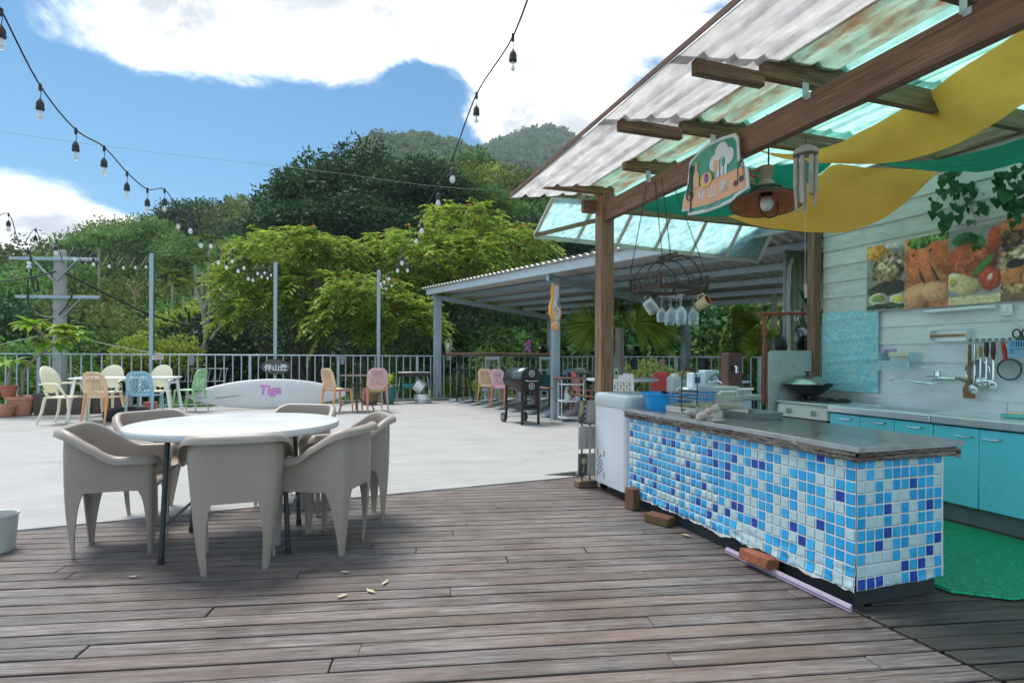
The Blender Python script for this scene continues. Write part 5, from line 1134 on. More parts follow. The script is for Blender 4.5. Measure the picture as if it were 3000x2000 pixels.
for y in (.05, RL / 2, RL - .05): b = MB(); b.tube([(RW / 2 - RW / 2 * cos(a), y, RZ + .03 + .215 * sin(a)) for a in np.linspace(0, pi, 19)], .0045, 6); b.build('hoop', IRON, gr)
b = MB(); b.tube([(RW / 2, 0.02, RZ + .245), (RW / 2, RL - .02, RZ + .245)], .005, 6); b.build('ridge_bar', IRON, gr)
for k in range(9):
    s = (k - 4) * .03; b = MB(); b.tube([(RW / 2 + .016 * cos(t * .55) * (1 - t / 16), RL / 2 + s + .012 * sin(t * .55), RZ + .25 + .003 * t + .014 * sin(t * .4)) for t in range(12)], .0035, 5); b.build('leaf_scroll', IRON, gr)
hooks = []
for side in range(4):
    for k in range(5):
        t = (k + .5) / 5 * .41; p = {0: (t, -.004), 1: (RW + .004, t), 2: (t, RL + .004), 3: (-.004, t)}[side]; n_ = {0: (0, -1), 1: (1, 0), 2: (0, 1), 3: (-1, 0)}[side]
        b = MB(); b.tube([(p[0] + n_[0] * d, p[1] + n_[1] * d, RZ + z) for d, z in ((0, .0), (.0, -.045), (.008, -.06), (.022, -.06), (.028, -.045))], .004, 6); b.build('hook', IRON, gr)
def chain(par, p0, p1, link_len=.018):
    p0 = V3(p0); p1 = V3(p1); d = p1 - p0; n = int(d.length / (link_len * .72)); b = MB(); q = d.to_track_quat('Z', 'Y').to_matrix().to_4x4()
    for k in range(n):
        c = p0 + d * ((k + .5) / n); Mx = Matrix.Translation(c) @ q @ rotz(pi / 2 * (k % 2)); b.tube([Mx @ V3((.0055 * cos(a), 0, link_len / 2 * sin(a))) for a in np.linspace(0, 2 * pi, 9)[:-1]], .0017, 4, True)
    return stuff(b.build('chain', IRON, par))
zc = 2.56
chain(gr, (.0, .42, RZ + .14), (.16, .44, zc)); chain(gr, (.40, .02, RZ + .17), (.19, .16, zc)); chain(gr, (RW / 2, .17, RZ + .26), (.18, .25, zc)); chain(gr, (RW / 2, .28, RZ + .26), (.175, .34, zc))
# hanging wine glasses and mugs
GLS = glass('drink_glass', (.93, .97, .98), .02)
def wine_prof(h=.2, r=.042): return [(.034, 0), (.034, -.002), (.004, -.008), (.0035, -h * .42), (.012, -h * .46), (r * .9, -h * .62), (r, -h * .78), (r * .82, -h), (r * .8, -h), (r * .96, -h * .78), (r * .86, -h * .63), (.008, -h * .48), (0, -h * .47)]
gp = [(.20, .02, .0), (.24, .08, .0), (.18, .12, -.004), (.27, .14, .0), (.22, .20, .0), (.30, .22, .0), (.15, .20, 0), (.33, .05, -.0)]
w0 = None
for k, (u, v, dz) in enumerate(gp):
    lab = 'stemmed wine glass hanging upside down under the pot rack'
    if w0 is None:
        w0 = kthing('wine_glass', lab, 'glass', .05 + u, 1.66 + v, RZ - .05 + dz, 'wine glasses under the pot rack'); MB().lathe(wine_prof(), 24).build('goblet', GLS, w0, ang=60)
    else: dup(w0, K(.05 + u, 1.66 + v, RZ - .05 + dz), KA, scale=(1, 1, 1 + .12 * (k % 3 == 1)))
b = MB(); b.grid(lambda a, c: (a * .22 + .12, c * .24 + .0, RZ - .046), 2, 2); gsh = b.build('glass_shelf', IRON, gr, solid=.003); 
o = kthing('glass_jug', 'clear cut glass mug hanging from a hook of the pot rack', 'mug', .03, 1.80, RZ - .1); MB().lathe([(0, 0), (.04, 0), (.045, -.03), (.045, -.10), (.043, -.1), (.041, -.03), (.036, -.006), (0, -.005)], 20, Matrix.Rotation(-.7, 4, 'Y')).build('mug_body', GLS, o)
b = MB(); b.tube([(.01, 0, -.0), (.03, 0, .035), (.0, 0, .045), (-.03, 0, .02)], .005, 6); b.build('handle', GLS, o)
o = kthing('ceramic_mug', 'yellow ceramic mug with orange inside hanging from the pot rack', 'mug', .40, 1.62, RZ - .115); Mx = Matrix.Rotation(radians(62), 4, 'X') @ Matrix.Rotation(.35, 4, 'Y')
MB().lathe([(.0, -.05), (.036, -.05), (.042, .045), (.039, .045), (.034, -.04)], 24, Mx).build('mug_body', mat('yellow_glaze', (.62, .50, .26), .3), o)
MB().lathe([(.038, .0445), (.0335, -.04), (0, -.042)], 24, Mx, False).build('inside_glaze', mat('orange_glaze', (.42, .10, .03), .3), o)
b = MB(); b.tube([Mx @ V3(p) for p in ((0, .04, .03), (0, .07, .025), (0, .075, -.02), (0, .04, -.035))], .006, 6); b.build('handle', mat('yellow_glaze', (.62, .50, .26)), o)
# ------------------------------------------------------------------ vines over the wall top
LEAFD = mat('vine_leaf', (.035, .15, .045), .35, 0, .2, 12, transl=.25, island=.35, hue=.03)
def heart(b, c, d, nrm, s):
    d = V3(d).normalized(); n = V3(nrm).normalized(); x = d.cross(n).normalized(); n = x.cross(d)
    pts = [(0, 0, 0), (-.42, -.12, .0), (-.52, .28, .05), (-.26, .72, .03), (0, 1.1, -.08), (.26, .72, .03), (.52, .28, .05), (.42, -.12, 0)]
    vs = [c + x * (p[0] * s) + d * (p[1] * s) + n * (p[2] * s) for p in pts] + [c + d * (.5 * s) + n * (-.06 * s)]
    b.add(vs, [(8, i, (i + 1) % 8) for i in range(8)])
def vine(label, strands, seed):
    r = random.Random(seed); c0 = P(*strands[0][0]); o = thing('hanging_vine', label, 'vine', c0)
    sb = MB(); lst = []
    for st_ in strands:
        pts = catrow([P(*q) for q in st_], 16); st = MB(); st.tube(pts, .0022, 4); st.build('stem', mat('vine_stem', (.06, .10, .03), .7), o, world=True)
        for k in range(0, 16):
            for _ in range(1):
                p = pts[k] + V3((r.uniform(-.04, .04), r.uniform(-.04, .04), r.uniform(-.03, .02))); b = MB(); heart(b, p, (r.uniform(-.6, .6), r.uniform(-.5, .2), -1), (r.uniform(-.8, .2), -1, r.uniform(.1, .7)), r.uniform(.035, .085)); b.build('leaf', LEAFD, o, world=True, ang=180)
vine('green ivy hanging down over the prawn and pasta pictures', [[(2790, 500, 4.4), (2810, 560, 4.38), (2850, 620, 4.36), (2860, 690, 4.33), (2850, 725, 4.33)], [(2775, 500, 4.45), (2755, 560, 4.42), (2740, 610, 4.4), (2765, 640, 4.38)], [(2800, 495, 4.42), (2780, 530, 4.40), (2800, 600, 4.38), (2760, 650, 4.37)], [(2820, 540, 4.36), (2870, 560, 4.34), (2880, 620, 4.32)]], 3)
vine('green ivy trailing beside the shade cloth at the wall end', [[(2970, 490, 4.0), (2985, 540, 3.98), (2965, 590, 3.97), (2990, 640, 3.95)], [(2940, 500, 4.05), (2930, 540, 4.03), (2950, 590, 4.0)], [(3000, 470, 3.9), (3010, 560, 3.88), (3000, 620, 3.86)]], 5)
# ------------------------------------------------------------------ corner behind the stove
PANEL = mat('olive_sheet', (.20, .235, .15), .6, 0, .15, 4, stain=((.1, .11, .06), .3, 2))
o = kthing('corrugated_screen', 'olive corrugated metal screen behind the hanging pans', 'screen', 3.15, 3.62, 0)
def cf(a, c): x = a * .75; t = (x / .09) % 1; return (x, .02 * min(1, max(0, 3 * abs(t - .5) - .4)), .3 + 2.2 * c)
MB().grid(cf, 76, 2).build('sheet', PANEL, o, solid=.002, ang=20)
o = kthing('drain_pipe', 'grey drain pipes running down beside the olive screen', 'pipe', 3.02, 3.5, 0)
b = MB(); b.tube([(0, 0, 0), (0, 0, 2.42)], .022, 10); b.build('dark_pipe', GREYP, o)
b = MB(); b.tube([(.12, .02, 0), (.09, .02, 1.2), (.07, .02, 1.9), (.09, .02, 2.25), (.16, .05, 2.38)], .02, 10); b.build('pale_pipe', mat('pale_pipe', (.45, .5, .42), .5), o)
RED = mat('red_brown_paint', (.30, .07, .035), .45, 0, .15, 8)
pr = kthing('pan_rail', 'red brown turned wood rail with hooks for pans beside the wall post', 'rail', 1.90, 2.62, 0)
b = MB(); b.tube([(-.06, 0, 1.595), (.62, -.06, 1.62)], .017, 10); b.build('rail', RED, pr)
MB().lathe([(.018, .7), (.018, 1.2), (.026, 1.24), (.018, 1.3), (.016, 1.38), (.027, 1.44), (.018, 1.5), (.018, 1.59), (.022, 1.6), (0, 1.625)], 12).build('spindle', RED, pr)
for x in (.20, .29, .37, .41, .56):
    b = MB(); b.tube([(x, -.02, 1.63), (x + .012, -.03, 1.635), (x + .015, -.03, 1.60), (x, -.02, 1.57), (x - .008, -.02, 1.55), (x + .002, -.02, 1.535), (x + .012, -.02, 1.545)], .0028, 5); b.build('hook', CHROME, pr)
def pan(u, v, z, r, label, m, rz=0.3):
    o = kthing('hanging_pan', label, 'pan', u, v, z, rz=rz); Mx = Matrix.Rotation(radians(82), 4, 'X')
    MB().lathe([(0, .05), (r * .55, .045), (r * .85, .025), (r, -.005), (r * 1.01, -.008), (r * .98, -.006), (r * .8, .02), (r * .5, .036), (0, .04)], 32, Mx).build('pan_body', m, o)
    b = MB(); b.tube([(0, 0, r * .97), (0, -.01, r + .06), (0, .0, r + .17)], [.014, .012, .014], 8); b.build('handle', BLACKP, o)
pan(2.46, 2.70, 1.36, .14, 'large worn steel wok pan hanging on the red rail', mat('worn_steel', (.14, .16, .16), .3, .9, .5, 9, stain=((.4, .3, .25), .25, 7)))
pan(2.50, 2.60, 1.27, .15, 'black frying pan hanging in front of the worn wok pan', BLACKM)
pan(2.22, 2.74, 1.30, .105, 'small black frying pan hanging behind the splash guard', BLACKM)
# far sink of the kitchen
fs_ = kthing('round_sink', 'stainless steel sink on a round steel drum behind the splash guard', 'sink', 1.62, 3.05, 0)
MB().lathe([(.22, 0), (.22, .70), (.21, .71)], 28).build('drum', STAIN, fs_)
b = MB(); b.box((.05, 0, .745), (.75, .5, .06), ch=.012); b.build('sink_rim', STEELW, fs_); MB().box((.05, 0, .777), (.62, .38, .004)).build('sink_basin', STAIN, fs_)

# ================================================================== metal roofed pavilion
pv = thing('metal_pavilion', 'grey steel pavilion with corrugated sloping roof over the checkered floor', 'pavilion', PA)
ZH_A, ZH_C, ZL_B, ZL_D = 2.76, 2.62, 2.30, 2.26
def pbeam(name, a, b_, w, h, m=STEEL): b = MB(); b.beam(a, b_, w, h, ch=.004); return b.build(name, m, pv, world=True)
def up(p, z): return V3((p.x, p.y, z))
PBq = V3((PB.x, PB.y, 0))
for p, z, w in ((PA, ZH_A, .19), (PC, ZH_C, .14), (PBq, ZL_B, .15), (PD, ZL_D, .16)):
    b = MB(); b.box((p.x, p.y, z / 2), (w, w, z), None); o = MB().box((0, 0, z / 2), (w, w, z), ch=.008).build('post', STEEL, pv); o.location = p - PA; o.rotation_euler = (0, 0, radians(20))
    MB().box((0, 0, .006), (w + .08, w + .08, .012)).build('base_plate', STEEL, pv).location = p - PA + V3((0, 0, .008))
ov = 1.0
exh = (up(PC, ZH_C) - up(PA, ZH_A)); hiA = up(PA, ZH_A); hiC = up(PC, ZH_C); loB = up(PBq, ZL_B); loD = up(PD, ZL_D)
def q(a, c):
    """roof plane: a runs along the high fascia towards the kitchen, c runs down the slope"""
    hi = hiA.lerp(hiC, a); lo = loB.lerp(loD, a); return hi.lerp(lo, c)
A_END = 1.95
pbeam('rafter', q(0, -.05) + V3((0, 0, -.02)), q(0, 1.0) + V3((0, 0, -.02)), .075, .13); pbeam('rafter', q(1, -.05) + V3((0, 0, -.02)), q(1, 1.0) + V3((0, 0, -.02)), .075, .13)
pbeam('rafter', q(A_END, -.05) + V3((0, 0, -.02)), q(A_END, 1.0) + V3((0, 0, -.02)), .075, .13)
for k in range(6):
    c = -.06 + k * .212; pbeam('fascia' if k == 0 else 'purlin', q(-.04, c) + V3((0, 0, .10)), q(A_END, c) + V3((0, 0, .10)), .06, .15 if k == 0 else .10, STEELW if k == 0 else STEEL)
pbeam('cap_block', q(1, 1.0) + V3((-.12, .1, .0)), q(1, 1.0) + V3((.12, -.1, .0)), .2, .14)
def rf(a, c):
    p = q(-.07 + (A_END + .1) * a, -.10 + 1.17 * c); t = (a * 62) % 1
    p.z += .165 + (.035 if t > .5 else 0); return p
nr = 62 * 4 + 1
def rf2(a, c):
    i = int(round(a * (nr - 1))); ph = i % 4; p = q(-.07 + (A_END + .1) * a, -.10 + 1.17 * c); p.z += .168 + (0, .0, .038, .038)[ph]; return p
MB().grid(rf2, nr, 3).build('roof_sheet', mat('grey_roof_sheet', (.40, .40, .38), .5, .35, .1, 3, stain=((.3, .27, .22), .25, 3)), pv, world=True, solid=.002, ang=20)
# bar plank on the railing
p0 = fl(1296) - FDn.cross(V3((0, 0, 1))) * .0; p1 = fl(1612)
bar = thing('bar_plank', 'thick live edge timber bar plank on the railing inside the pavilion', 'bar counter', p0, atan2(FDn.y, FDn.x)); Lb = (p1 - p0).length
BARW = wood_mat('bar_timber', (.30, .17, .09), (.11, .06, .03), (.40, .28, .18), .55, .5)
def bf(a, c):
    x = a * Lb; pr_ = [(.12, 1.20), (.12, 1.27), (-.30, 1.275), (-.345, 1.25), (-.33, 1.215), (-.30, 1.20), (.12, 1.20)][min(6, int(round(c * 6)))]
    return (x, pr_[0] + (.012 * mnoise.noise(V3((x * 3, c * 4, 0))) if pr_[0] < 0 else 0), pr_[1] + (.008 * mnoise.noise(V3((x * 5, c * 2, 3))) if pr_[0] < -.3 else 0))
MB().grid(bf, 60, 7).build('plank', BARW, bar, ang=50)
for x in (.15, Lb - .15): MB().box((x, -.1, 1.13), (.05, .3, .12), ch=.004).build('bracket', STEEL, bar)
def onbar(px, off=-.1): p = fl(px); n = V3((FDn.y, -FDn.x, 0)); return V3((p.x, p.y, 1.273)) + n * (-off)
o = thing('camp_lantern', 'small camping lantern with arched handle on the bar plank', 'lantern', onbar(1312, -.08))
LZ = .32
MB().lathe([(.075, 0), (.078, .05), (.07, .09), (.05, .095)], 20).build('base', mat('grey_metal', (.25, .26, .26), .4, .6), o); MB().lathe([(.055, .095), (.056, .25), (.05, .26), (0, .262)], 20).build('globe', mat('lantern_cream', (.55, .50, .28), .4), o)
b = MB(); b.tube([(-.075, 0, .06), (-.08, 0, .25), (-.05, 0, .33), (0, 0, .35), (.05, 0, .33), (.08, 0, .25), (.075, 0, .06)], .008, 6); b.build('handle', STEELW, o)
o = thing('orchid_pot', 'black glazed pot with pink orchid on the bar plank', 'potted plant', onbar(1586, -.06))
MB().lathe([(.08, 0), (.10, .02), (.15, .09), (.155, .14), (.12, .18), (.13, .2), (.11, .2), (.10, .16), (0, .15)], 28).build('pot', mat('black_glaze', (.012, .012, .012), .15, 0, .2, 5, coat=.5), o)
LEAFM = mat('broad_leaf', (.045, .13, .03), .4, 0, .2, 6, transl=.3, island=.3, hue=.03)
def blade(b, c, d, L_, w, droop=.5, n=5, nrm=None):
    """long arching leaf"""
    c = V3(c); d = V3(d).normalized(); x = d.cross(V3((0, 0, 1)))
    x = x.normalized() if x.length > 1e-3 else V3((1, 0, 0)); vs = []
    for k in range(n + 1):
        t = k / n; p = c + d * (L_ * t) + V3((0, 0, -droop * L_ * t * t)); ww = w * (sin(pi * min(1, t * .86 + .1))) ** .8 if k < n else 0
        dz = V3((0, 0, .18 * ww)); vs += [p - x * ww / 2 + dz, p, p + x * ww / 2 + dz]
    b.add(vs, [f for k in range(n) for f in ((3 * k, 3 * k + 1, 3 * k + 4, 3 * k + 3), (3 * k + 1, 3 * k + 2, 3 * k + 5, 3 * k + 4))])
rr = random.Random(9)
for k in range(7): a = k * .9; b = MB(); blade(b, (0, 0, .17), (cos(a), sin(a), 1.2), .28, .07, .6); b.build('leaf', LEAFM, o, ang=180)
b = MB(); b.tube([(0, 0, .17), (-.15, -.02, .45), (-.32, -.04, .42), (-.42, -.05, .3)], .005, 5); b.build('flower_stem', LEAFM, o)
PNK = mat('orchid_pink', (.55, .16, .50), .5, 0, .2, 20, transl=.3, island=.3)
for k in range(7):
    c = V3((-.36 - .05 * (k % 3), -.05, .34 - .045 * k)); b = MB()
    for j in range(5): a = j * 1.257 + k; b.grid(lambda s, t, a=a: c + V3((cos(a) * .055 * s + .02 * (t - .5) * -sin(a) * 2 * sin(pi * s), -.02 - .01 * sin(pi * s), sin(a) * .055 * s + .02 * (t - .5) * 2 * cos(a) * sin(pi * s))), 4, 3)
    b.build('bloom', PNK, o, ang=180)
# treble clef sign on the near post
ORG = mat('sign_amber', (.80, .36, .04), .35, 0, .06, 5); CLW = mat('clef_face', (.62, .66, .72), .4)
cs_ = thing('clef_sign', 'tall amber edged treble clef sign mounted on the pavilion post', 'sign', P(1612, 968, 10.28), radians(16))
sc_ = 10.28 / F
def cl2(pts): return [((x - 1836) / 2.613 * sc_, (703 - y) / 2.613 * sc_) for x, y in pts]      # outline measured on the sign itself
oc = [(1868, 352), (1880, 356), (1886, 380), (1885, 430), (1875, 470), (1868, 500), (1880, 520), (1902, 535), (1908, 565), (1904, 600), (1890, 620), (1866, 628), (1868, 640), (1886, 646), (1893, 668), (1886, 692), (1866, 703), (1848, 690), (1840, 668), (1848, 650), (1856, 640), (1852, 620), (1832, 605), (1820, 570), (1820, 520), (1830, 480), (1842, 450), (1838, 420), (1836, 390), (1846, 360)]
for k, (kx, t, m, nm) in enumerate(((1.0, .13, ORG, 'amber_case'), (.80, .006, CLW, 'pale_face'))):
    pl_ = cl2(oc); cx_ = sum(p[0] for p in pl_) / len(pl_); cz_ = sum(p[1] for p in pl_) / len(pl_)
    if k: pl_ = [(cx_ + (x - cx_) * .72, cz_ + (z - cz_) * .945) for x, z in pl_]
    MB().prism(pl_, t, frame((0, -.0 - (.131 if k else 0) + (.0 if k else 0), 0), (1, 0, 0), (0, -1, 0))).build(nm, m, cs_, smooth=False)
b = MB(); b.tube([V3((x, -.14, z)) for x, z in cl2([(1862, 560), (1872, 552), (1880, 565), (1874, 585), (1858, 590), (1846, 570), (1850, 540), (1866, 525)])], .012, 6); b.build('spiral', ORG, cs_)
b = MB(); b.tube([V3((x, -.14, z)) for x, z in cl2([(1868, 660), (1876, 668), (1866, 682), (1854, 670), (1862, 652)])], .01, 6); b.build('spiral', ORG, cs_)
# ------------------------------------------------------------------ barrel barbecue
bq = thing('barrel_barbecue', 'black barrel charcoal barbecue on a wheeled stand in front of the pavilion', 'barbecue', (.18, 9.95, 0), atan2(-.62, .33))   # local x points to the lid end facing the camera
DR, DL, DZ = .205, .64, .775
BBQ = mat('barbecue_black', (.02, .022, .024), .3, .2, .3, 6); BBQL = mat('barbecue_lid', (.10, .125, .14), .3, .75, .2, 4); BBQR = mat('barbecue_belly', (.035, .03, .028), .5, .2, .3, 4, stain=((.35, .12, .04), .38, 2.2))
def half(a0, a1, m, nm):
    b = MB(); b.grid(lambda s, t: (-DL / 2 + DL * t, DR * cos(a0 + (a1 - a0) * s), DZ + DR * sin(a0 + (a1 - a0) * s)), 20, 3); b.build(nm, m, bq, solid=.003, ang=60)
half(0, pi, BBQL, 'lid'); half(pi, 2 * pi, BBQR, 'fire_bowl')
for s in (-1, 1):
    e = MB().lathe([(DR + .004, 0), (DR + .004, .006), (0, .008)], 36, frame((s * DL / 2, 0, DZ), (0, 1, 0), (s, 0, 0))).build('end_plate', BBQ, bq)
    for z in (.105, -.11):
        v_ = MB(); v_.tube([(s * (DL / 2 + .014), .052 * cos(a), DZ + z + .052 * sin(a)) for a in np.linspace(0, 2 * pi, 21)[:-1]], .006, 6, True)
        for a in np.linspace(0, pi, 4)[:-1]: v_.beam((s * (DL / 2 + .012), .05 * cos(a), DZ + z + .05 * sin(a)), (s * (DL / 2 + .012), -.05 * cos(a), DZ + z - .05 * sin(a)), .008, .006)
        v_.build('air_vent', STAIN, e, world=False)
b = MB(); b.beam((-DL / 2, -DR, DZ), (DL / 2, -DR, DZ), .02, .012); b.build('seam', BLACKM, bq)
b = MB(); b.tube([(DL / 2 + .02, -.12, DZ - .01), (DL / 2 + .05, -.1, DZ - .02), (DL / 2 + .05, .1, DZ - .02), (DL / 2 + .02, .12, DZ - .01)], .008, 6); b.build('handle', STAIN, bq)
lx, ly = .29, .16
for (x, y) in ((lx, -ly), (lx, ly), (-lx, -ly), (-lx, ly)): MB().beam((x, y, .0 if x > 0 else .06), (x, y, DZ - .06), .035, .035, (0, 1, 0), ch=.004).build('leg', BBQ, bq)
for z in (.28,):
    b = MB(); b.box((0, 0, .27), (.6, .34, .012)); b.build('lower_shelf', BBQ, bq)
for s in (-1, 1): MB().beam((-lx, s * ly, .30), (lx, s * ly, .30), .025, .04).build('stretcher', BBQ, bq)
b = MB(); b.beam((lx, -ly, .52), (lx, ly, .52), .025, .03); b.build('stretcher', BBQ, bq)
for s in (-1, 1):
    w_ = MB().lathe([(.03, -.022), (.085, -.022), (.092, -.012), (.092, .012), (.085, .022), (.03, .022)], 24, frame((-lx, s * (ly + .05), .092), (1, 0, 0), (0, 1, 0))).build('wheel', BLACKP, bq)
    MB().lathe([(0, -.026), (.05, -.024), (.05, .024), (0, .026)], 8, frame((-lx, s * (ly + .05), .092), (1, 0, 0), (0, 1, 0))).build('hub', GREYP, w_)
b = MB(); b.tube([(-lx, -ly - .06, .092), (-lx, ly + .06, .092)], .008, 6); b.build('axle', STAIN, bq)
MB().box((.10, DR + .16, .62), (.46, .2, .02), ch=.008).build('side_shelf', PINE, bq); MB().lathe([(.05, .38), (.06, .56), (0, .57)], 16, T(.0, .0, 0)).build('ash_pot', GREYP, bq)
# ------------------------------------------------------------------ bar stools
def place(px, py): return G(px, py, .017)
o = thing('bar_stool', 'black metal bar stool with low curved backrest by the railing', 'stool', place(1358, 1172), radians(15))
MB().lathe([(0, .80), (.15, .80), (.17, .815), (.165, .83), (.14, .822), (0, .82)], 24).build('seat', BLACKP, o)
for (x, y, s) in ((-.22, -.14, 0), (.24, -.12, 0), (-.12, .2, 0), (.14, .2, 0)): b = MB(); b.tube([(x, y, 0), (x * .75, y * .75, .35), (x * .5, y * .5, .6), (x * .45, y * .45, .80)], [.016, .018, .018, .016], 8); b.build('leg', BLACKP, o)
b = MB(); b.tube([(.165 * cos(a), .115 * sin(a), .33) for a in np.linspace(0, 2 * pi, 21)[:-1]], .012, 6, True); b.build('foot_ring', BLACKP, o)
b = MB(); b.tube([(-.1, .0, .82), (-.26, 0, .79), (-.30, 0, .70), (-.27, -.0, .55), (-.2, .0, .36)], .02, 8); b.build('back_loop', BLACKP, o)
WPT = mat('white_paint_wood', (.60, .65, .67), .5, 0, .08, 6)
def bar_chair(label, loc, rz):
    o = thing('bar_chair', label, 'chair', loc, rz, 'white bar chairs at the plank')
    MB().box((0, 0, .80), (.40, .36, .03), ch=.006).build('seat', WPT, o)
    for sx in (-1, 1):
        MB().beam((sx * .19, -.17, 0), (sx * .175, -.15, 1.16), .035, .035, (0, 1, 0), ch=.004).build('back_leg', WPT, o); MB().beam((sx * .19, .17, 0), (sx * .175, .15, .79), .035, .035, (0, 1, 0), ch=.004).build('front_leg', WPT, o)
        MB().beam((sx * .186, -.16, .28), (sx * .186, .16, .28), .02, .03).build('stretcher', WPT, o)
    MB().box((0, -.15, 1.115), (.33, .025, .085), ch=.006).build('top_rail', WPT, o); MB().box((0, -.165, .30), (.35, .02, .03)).build('stretcher', WPT, o); MB().box((0, .168, .22), (.35, .02, .03)).build('stretcher', WPT, o); MB().box((0, -.158, .42), (.35, .02, .03)).build('stretcher', WPT, o)
    return o
bar_chair('white wooden bar chair at the plank behind the orange chair', P(1437, 1168, 15.3) * 1, radians(18)); 
bar_chair('white wooden bar chair at the plank behind the barbecue', V3((fl(1575) + V3((.17, -.55, 0))).to_tuple()), radians(14))
for ob in bpy.data.objects:
    if ob.name.startswith('bar_chair'): ob.location.z = .017

# ================================================================== round table with tub chairs
TAUPE = mat('taupe_plastic', (.36, .31, .265), .42, 0, .05, 5, .05, 90, spec=.45, stain=[((.46, .42, .39), .26, 22), ((.23, .195, .15), .16, 4), ((.5, .47, .44), .10, 60)])
def tub_chair(label):
    o = thing('tub_chair', label, 'chair', (0, 0, 0), 0, 'taupe tub chairs round the white table')
    top = [(0, -.225, .275), (.05, -.275, .25), (.12, -.285, .16), (.28, -.285, -.06), (.36, -.262, -.19), (.43, -.18, -.272), (.5, 0, -.292)]
    low = [(0, -.205, .255), (.05, -.245, .235), (.12, -.25, .16), (.28, -.235, -.06), (.36, -.205, -.18), (.43, -.145, -.235), (.5, 0, -.25)]
    def path(ctl, s):
        m = s <= .5; t = s if m else 1 - s
        for p, q_ in zip(ctl, ctl[1:]):
            if t <= q_[0] + 1e-9:
                f = (t - p[0]) / (q_[0] - p[0]); i = ctl.index(p); a = ctl[max(i - 1, 0)]; d = ctl[min(i + 2, len(ctl) - 1)]
                def cr(k): return .5 * ((2 * p[k]) + (q_[k] - a[k]) * f + (2 * a[k] - 5 * p[k] + 4 * q_[k] - d[k]) * f * f + (3 * p[k] - a[k] - 3 * q_[k] + d[k]) * f ** 3)
                x, y = cr(1), cr(2); return (x if m else -x, y)
        return (0, ctl[-1][2])
    def plan(s, z):
        t = min(1, max(0, z / .62)); a = path(low, s); b_ = path(top, s); x, y = a[0] + (b_[0] - a[0]) * t, a[1] + (b_[1] - a[1]) * t
        q_ = min(s, 1 - s); bl = .020 * math.exp(-((q_ - .40) / .04) ** 2) * sin(pi * min(1, max(0, z / .66))) - .012 * math.exp(-((q_ - .5) / .05) ** 2) * t - .014 * math.exp(-((q_ - .22) / .07) ** 2) * sin(pi * t); r_ = sqrt(x * x + y * y) + 1e-6; return (x * (1 + bl / r_), y * (1 + bl / r_))
    def rim(s):
        t = min(s, 1 - s)
        if t < .05: return .50 + .075 * sin(pi / 2 * t / .05)
        if t < .18: return .575
        u = min(1, (t - .18) / .24); return .575 + .165 * (u * u * (3 - 2 * u))
    def nrm(s):
        a = plan(max(0, s - .01), .6); b_ = plan(min(1, s + .01), .6); d = V3((b_[0] - a[0], b_[1] - a[1], 0)).normalized(); return V3((d.y, -d.x, 0))
    LO = .385
    NS = 97; pv_, pidx, parts_ = [], {}, {}
    def vid(p):
        k = (round(p[0], 4), round(p[1], 4), round(p[2], 4))
        if k not in pidx: pidx[k] = len(pv_); pv_.append(p)
        return pidx[k]
    def patch(nm, fn, n, m):
        g = [[vid(fn(i, j / (m - 1))) for j in range(m)] for i in range(n)]
        parts_[nm] = [(g[i][j], g[i][j + 1], g[i + 1][j + 1], g[i + 1][j]) for i in range(n - 1) for j in range(m - 1)]
    def shell(i, c):
        s = i / (NS - 1); k = int(round(c * 15)); r = rim(s); n = nrm(s)
        if k <= 11:
            z = LO + (r - LO) * k / 11; p = plan(s, z); return (p[0], p[1], z)
        p = plan(s, r); off, dz = [(.008, .008), (.026, .008), (.042, -.006), (.044, -.028)][k - 12]
        return (p[0] + n.x * off, p[1] + n.y * off, r + dz)
    patch('shell', shell, NS, 16)
    def leg(nm, i0, i1, f0, f1):
        def fn(i, c):
            c = 1 - c; z = LO * (1 - c); w = .72 * (1 - c) + .28 * (1 - c) ** 7; s0, s1 = i0 / 96, i1 / 96; e0 = f0 + (s0 - f0) * w; e1 = f1 + (s1 - f1) * w
            s = e0 + (e1 - e0) * i / (i1 - i0); p = plan(s, z); return (p[0], p[1], z)
        patch(nm, fn, i1 - i0 + 1, 14)
    leg('leg0', 0, 11, 0, .062); leg('leg1', 85, 96, .938, 1); leg('leg2', 31, 43, .385, .422); leg('leg3', 53, 65, .578, .615)
    PV = np.array(pv_); FN = np.array([f for v in parts_.values() for f in v]); fn_ = np.cross(PV[FN[:, 2]] - PV[FN[:, 0]], PV[FN[:, 3]] - PV[FN[:, 1]]); VN = np.zeros_like(PV)
    for k in range(4): np.add.at(VN, FN[:, k], fn_)
    VN /= np.linalg.norm(VN, axis=1, keepdims=True) + 1e-12
    if (VN[:, :2] * PV[:, :2]).sum() < 0: VN = -VN; parts_ = {k: [f[::-1] for f in v] for k, v in parts_.items()}
    ecount = {}
    for v in parts_.values():
        for f in v:
            for a, b in zip(f, f[1:] + f[:1]): e = (min(a, b), max(a, b)); ecount[e] = ecount.get(e, 0) + 1
    for nm, fl_ in parts_.items():
        used = sorted({i for f in fl_ for i in f}); mp = {g: k for k, g in enumerate(used)}; n = len(used); VO = PV[used]; NO = VN[used]
        vs = np.concatenate([VO, VO - NO * .009]); fs = []; ln = []
        for f in fl_:
            q = [mp[i] for i in f]; fs.append(q); ln += [NO[i] for i in q]; q2 = [i + n for i in reversed(q)]; fs.append(q2); ln += [-NO[i - n] for i in q2]
            for a, b in zip(f, f[1:] + f[:1]):
                if ecount[(min(a, b), max(a, b))] == 1:
                    q = [mp[b], mp[a], mp[a] + n, mp[b] + n]; d = np.cross(vs[q[1]] - vs[q[0]], vs[q[2]] - vs[q[1]]); d = d / (np.linalg.norm(d) + 1e-12); fs.append(q); ln += [d] * 4
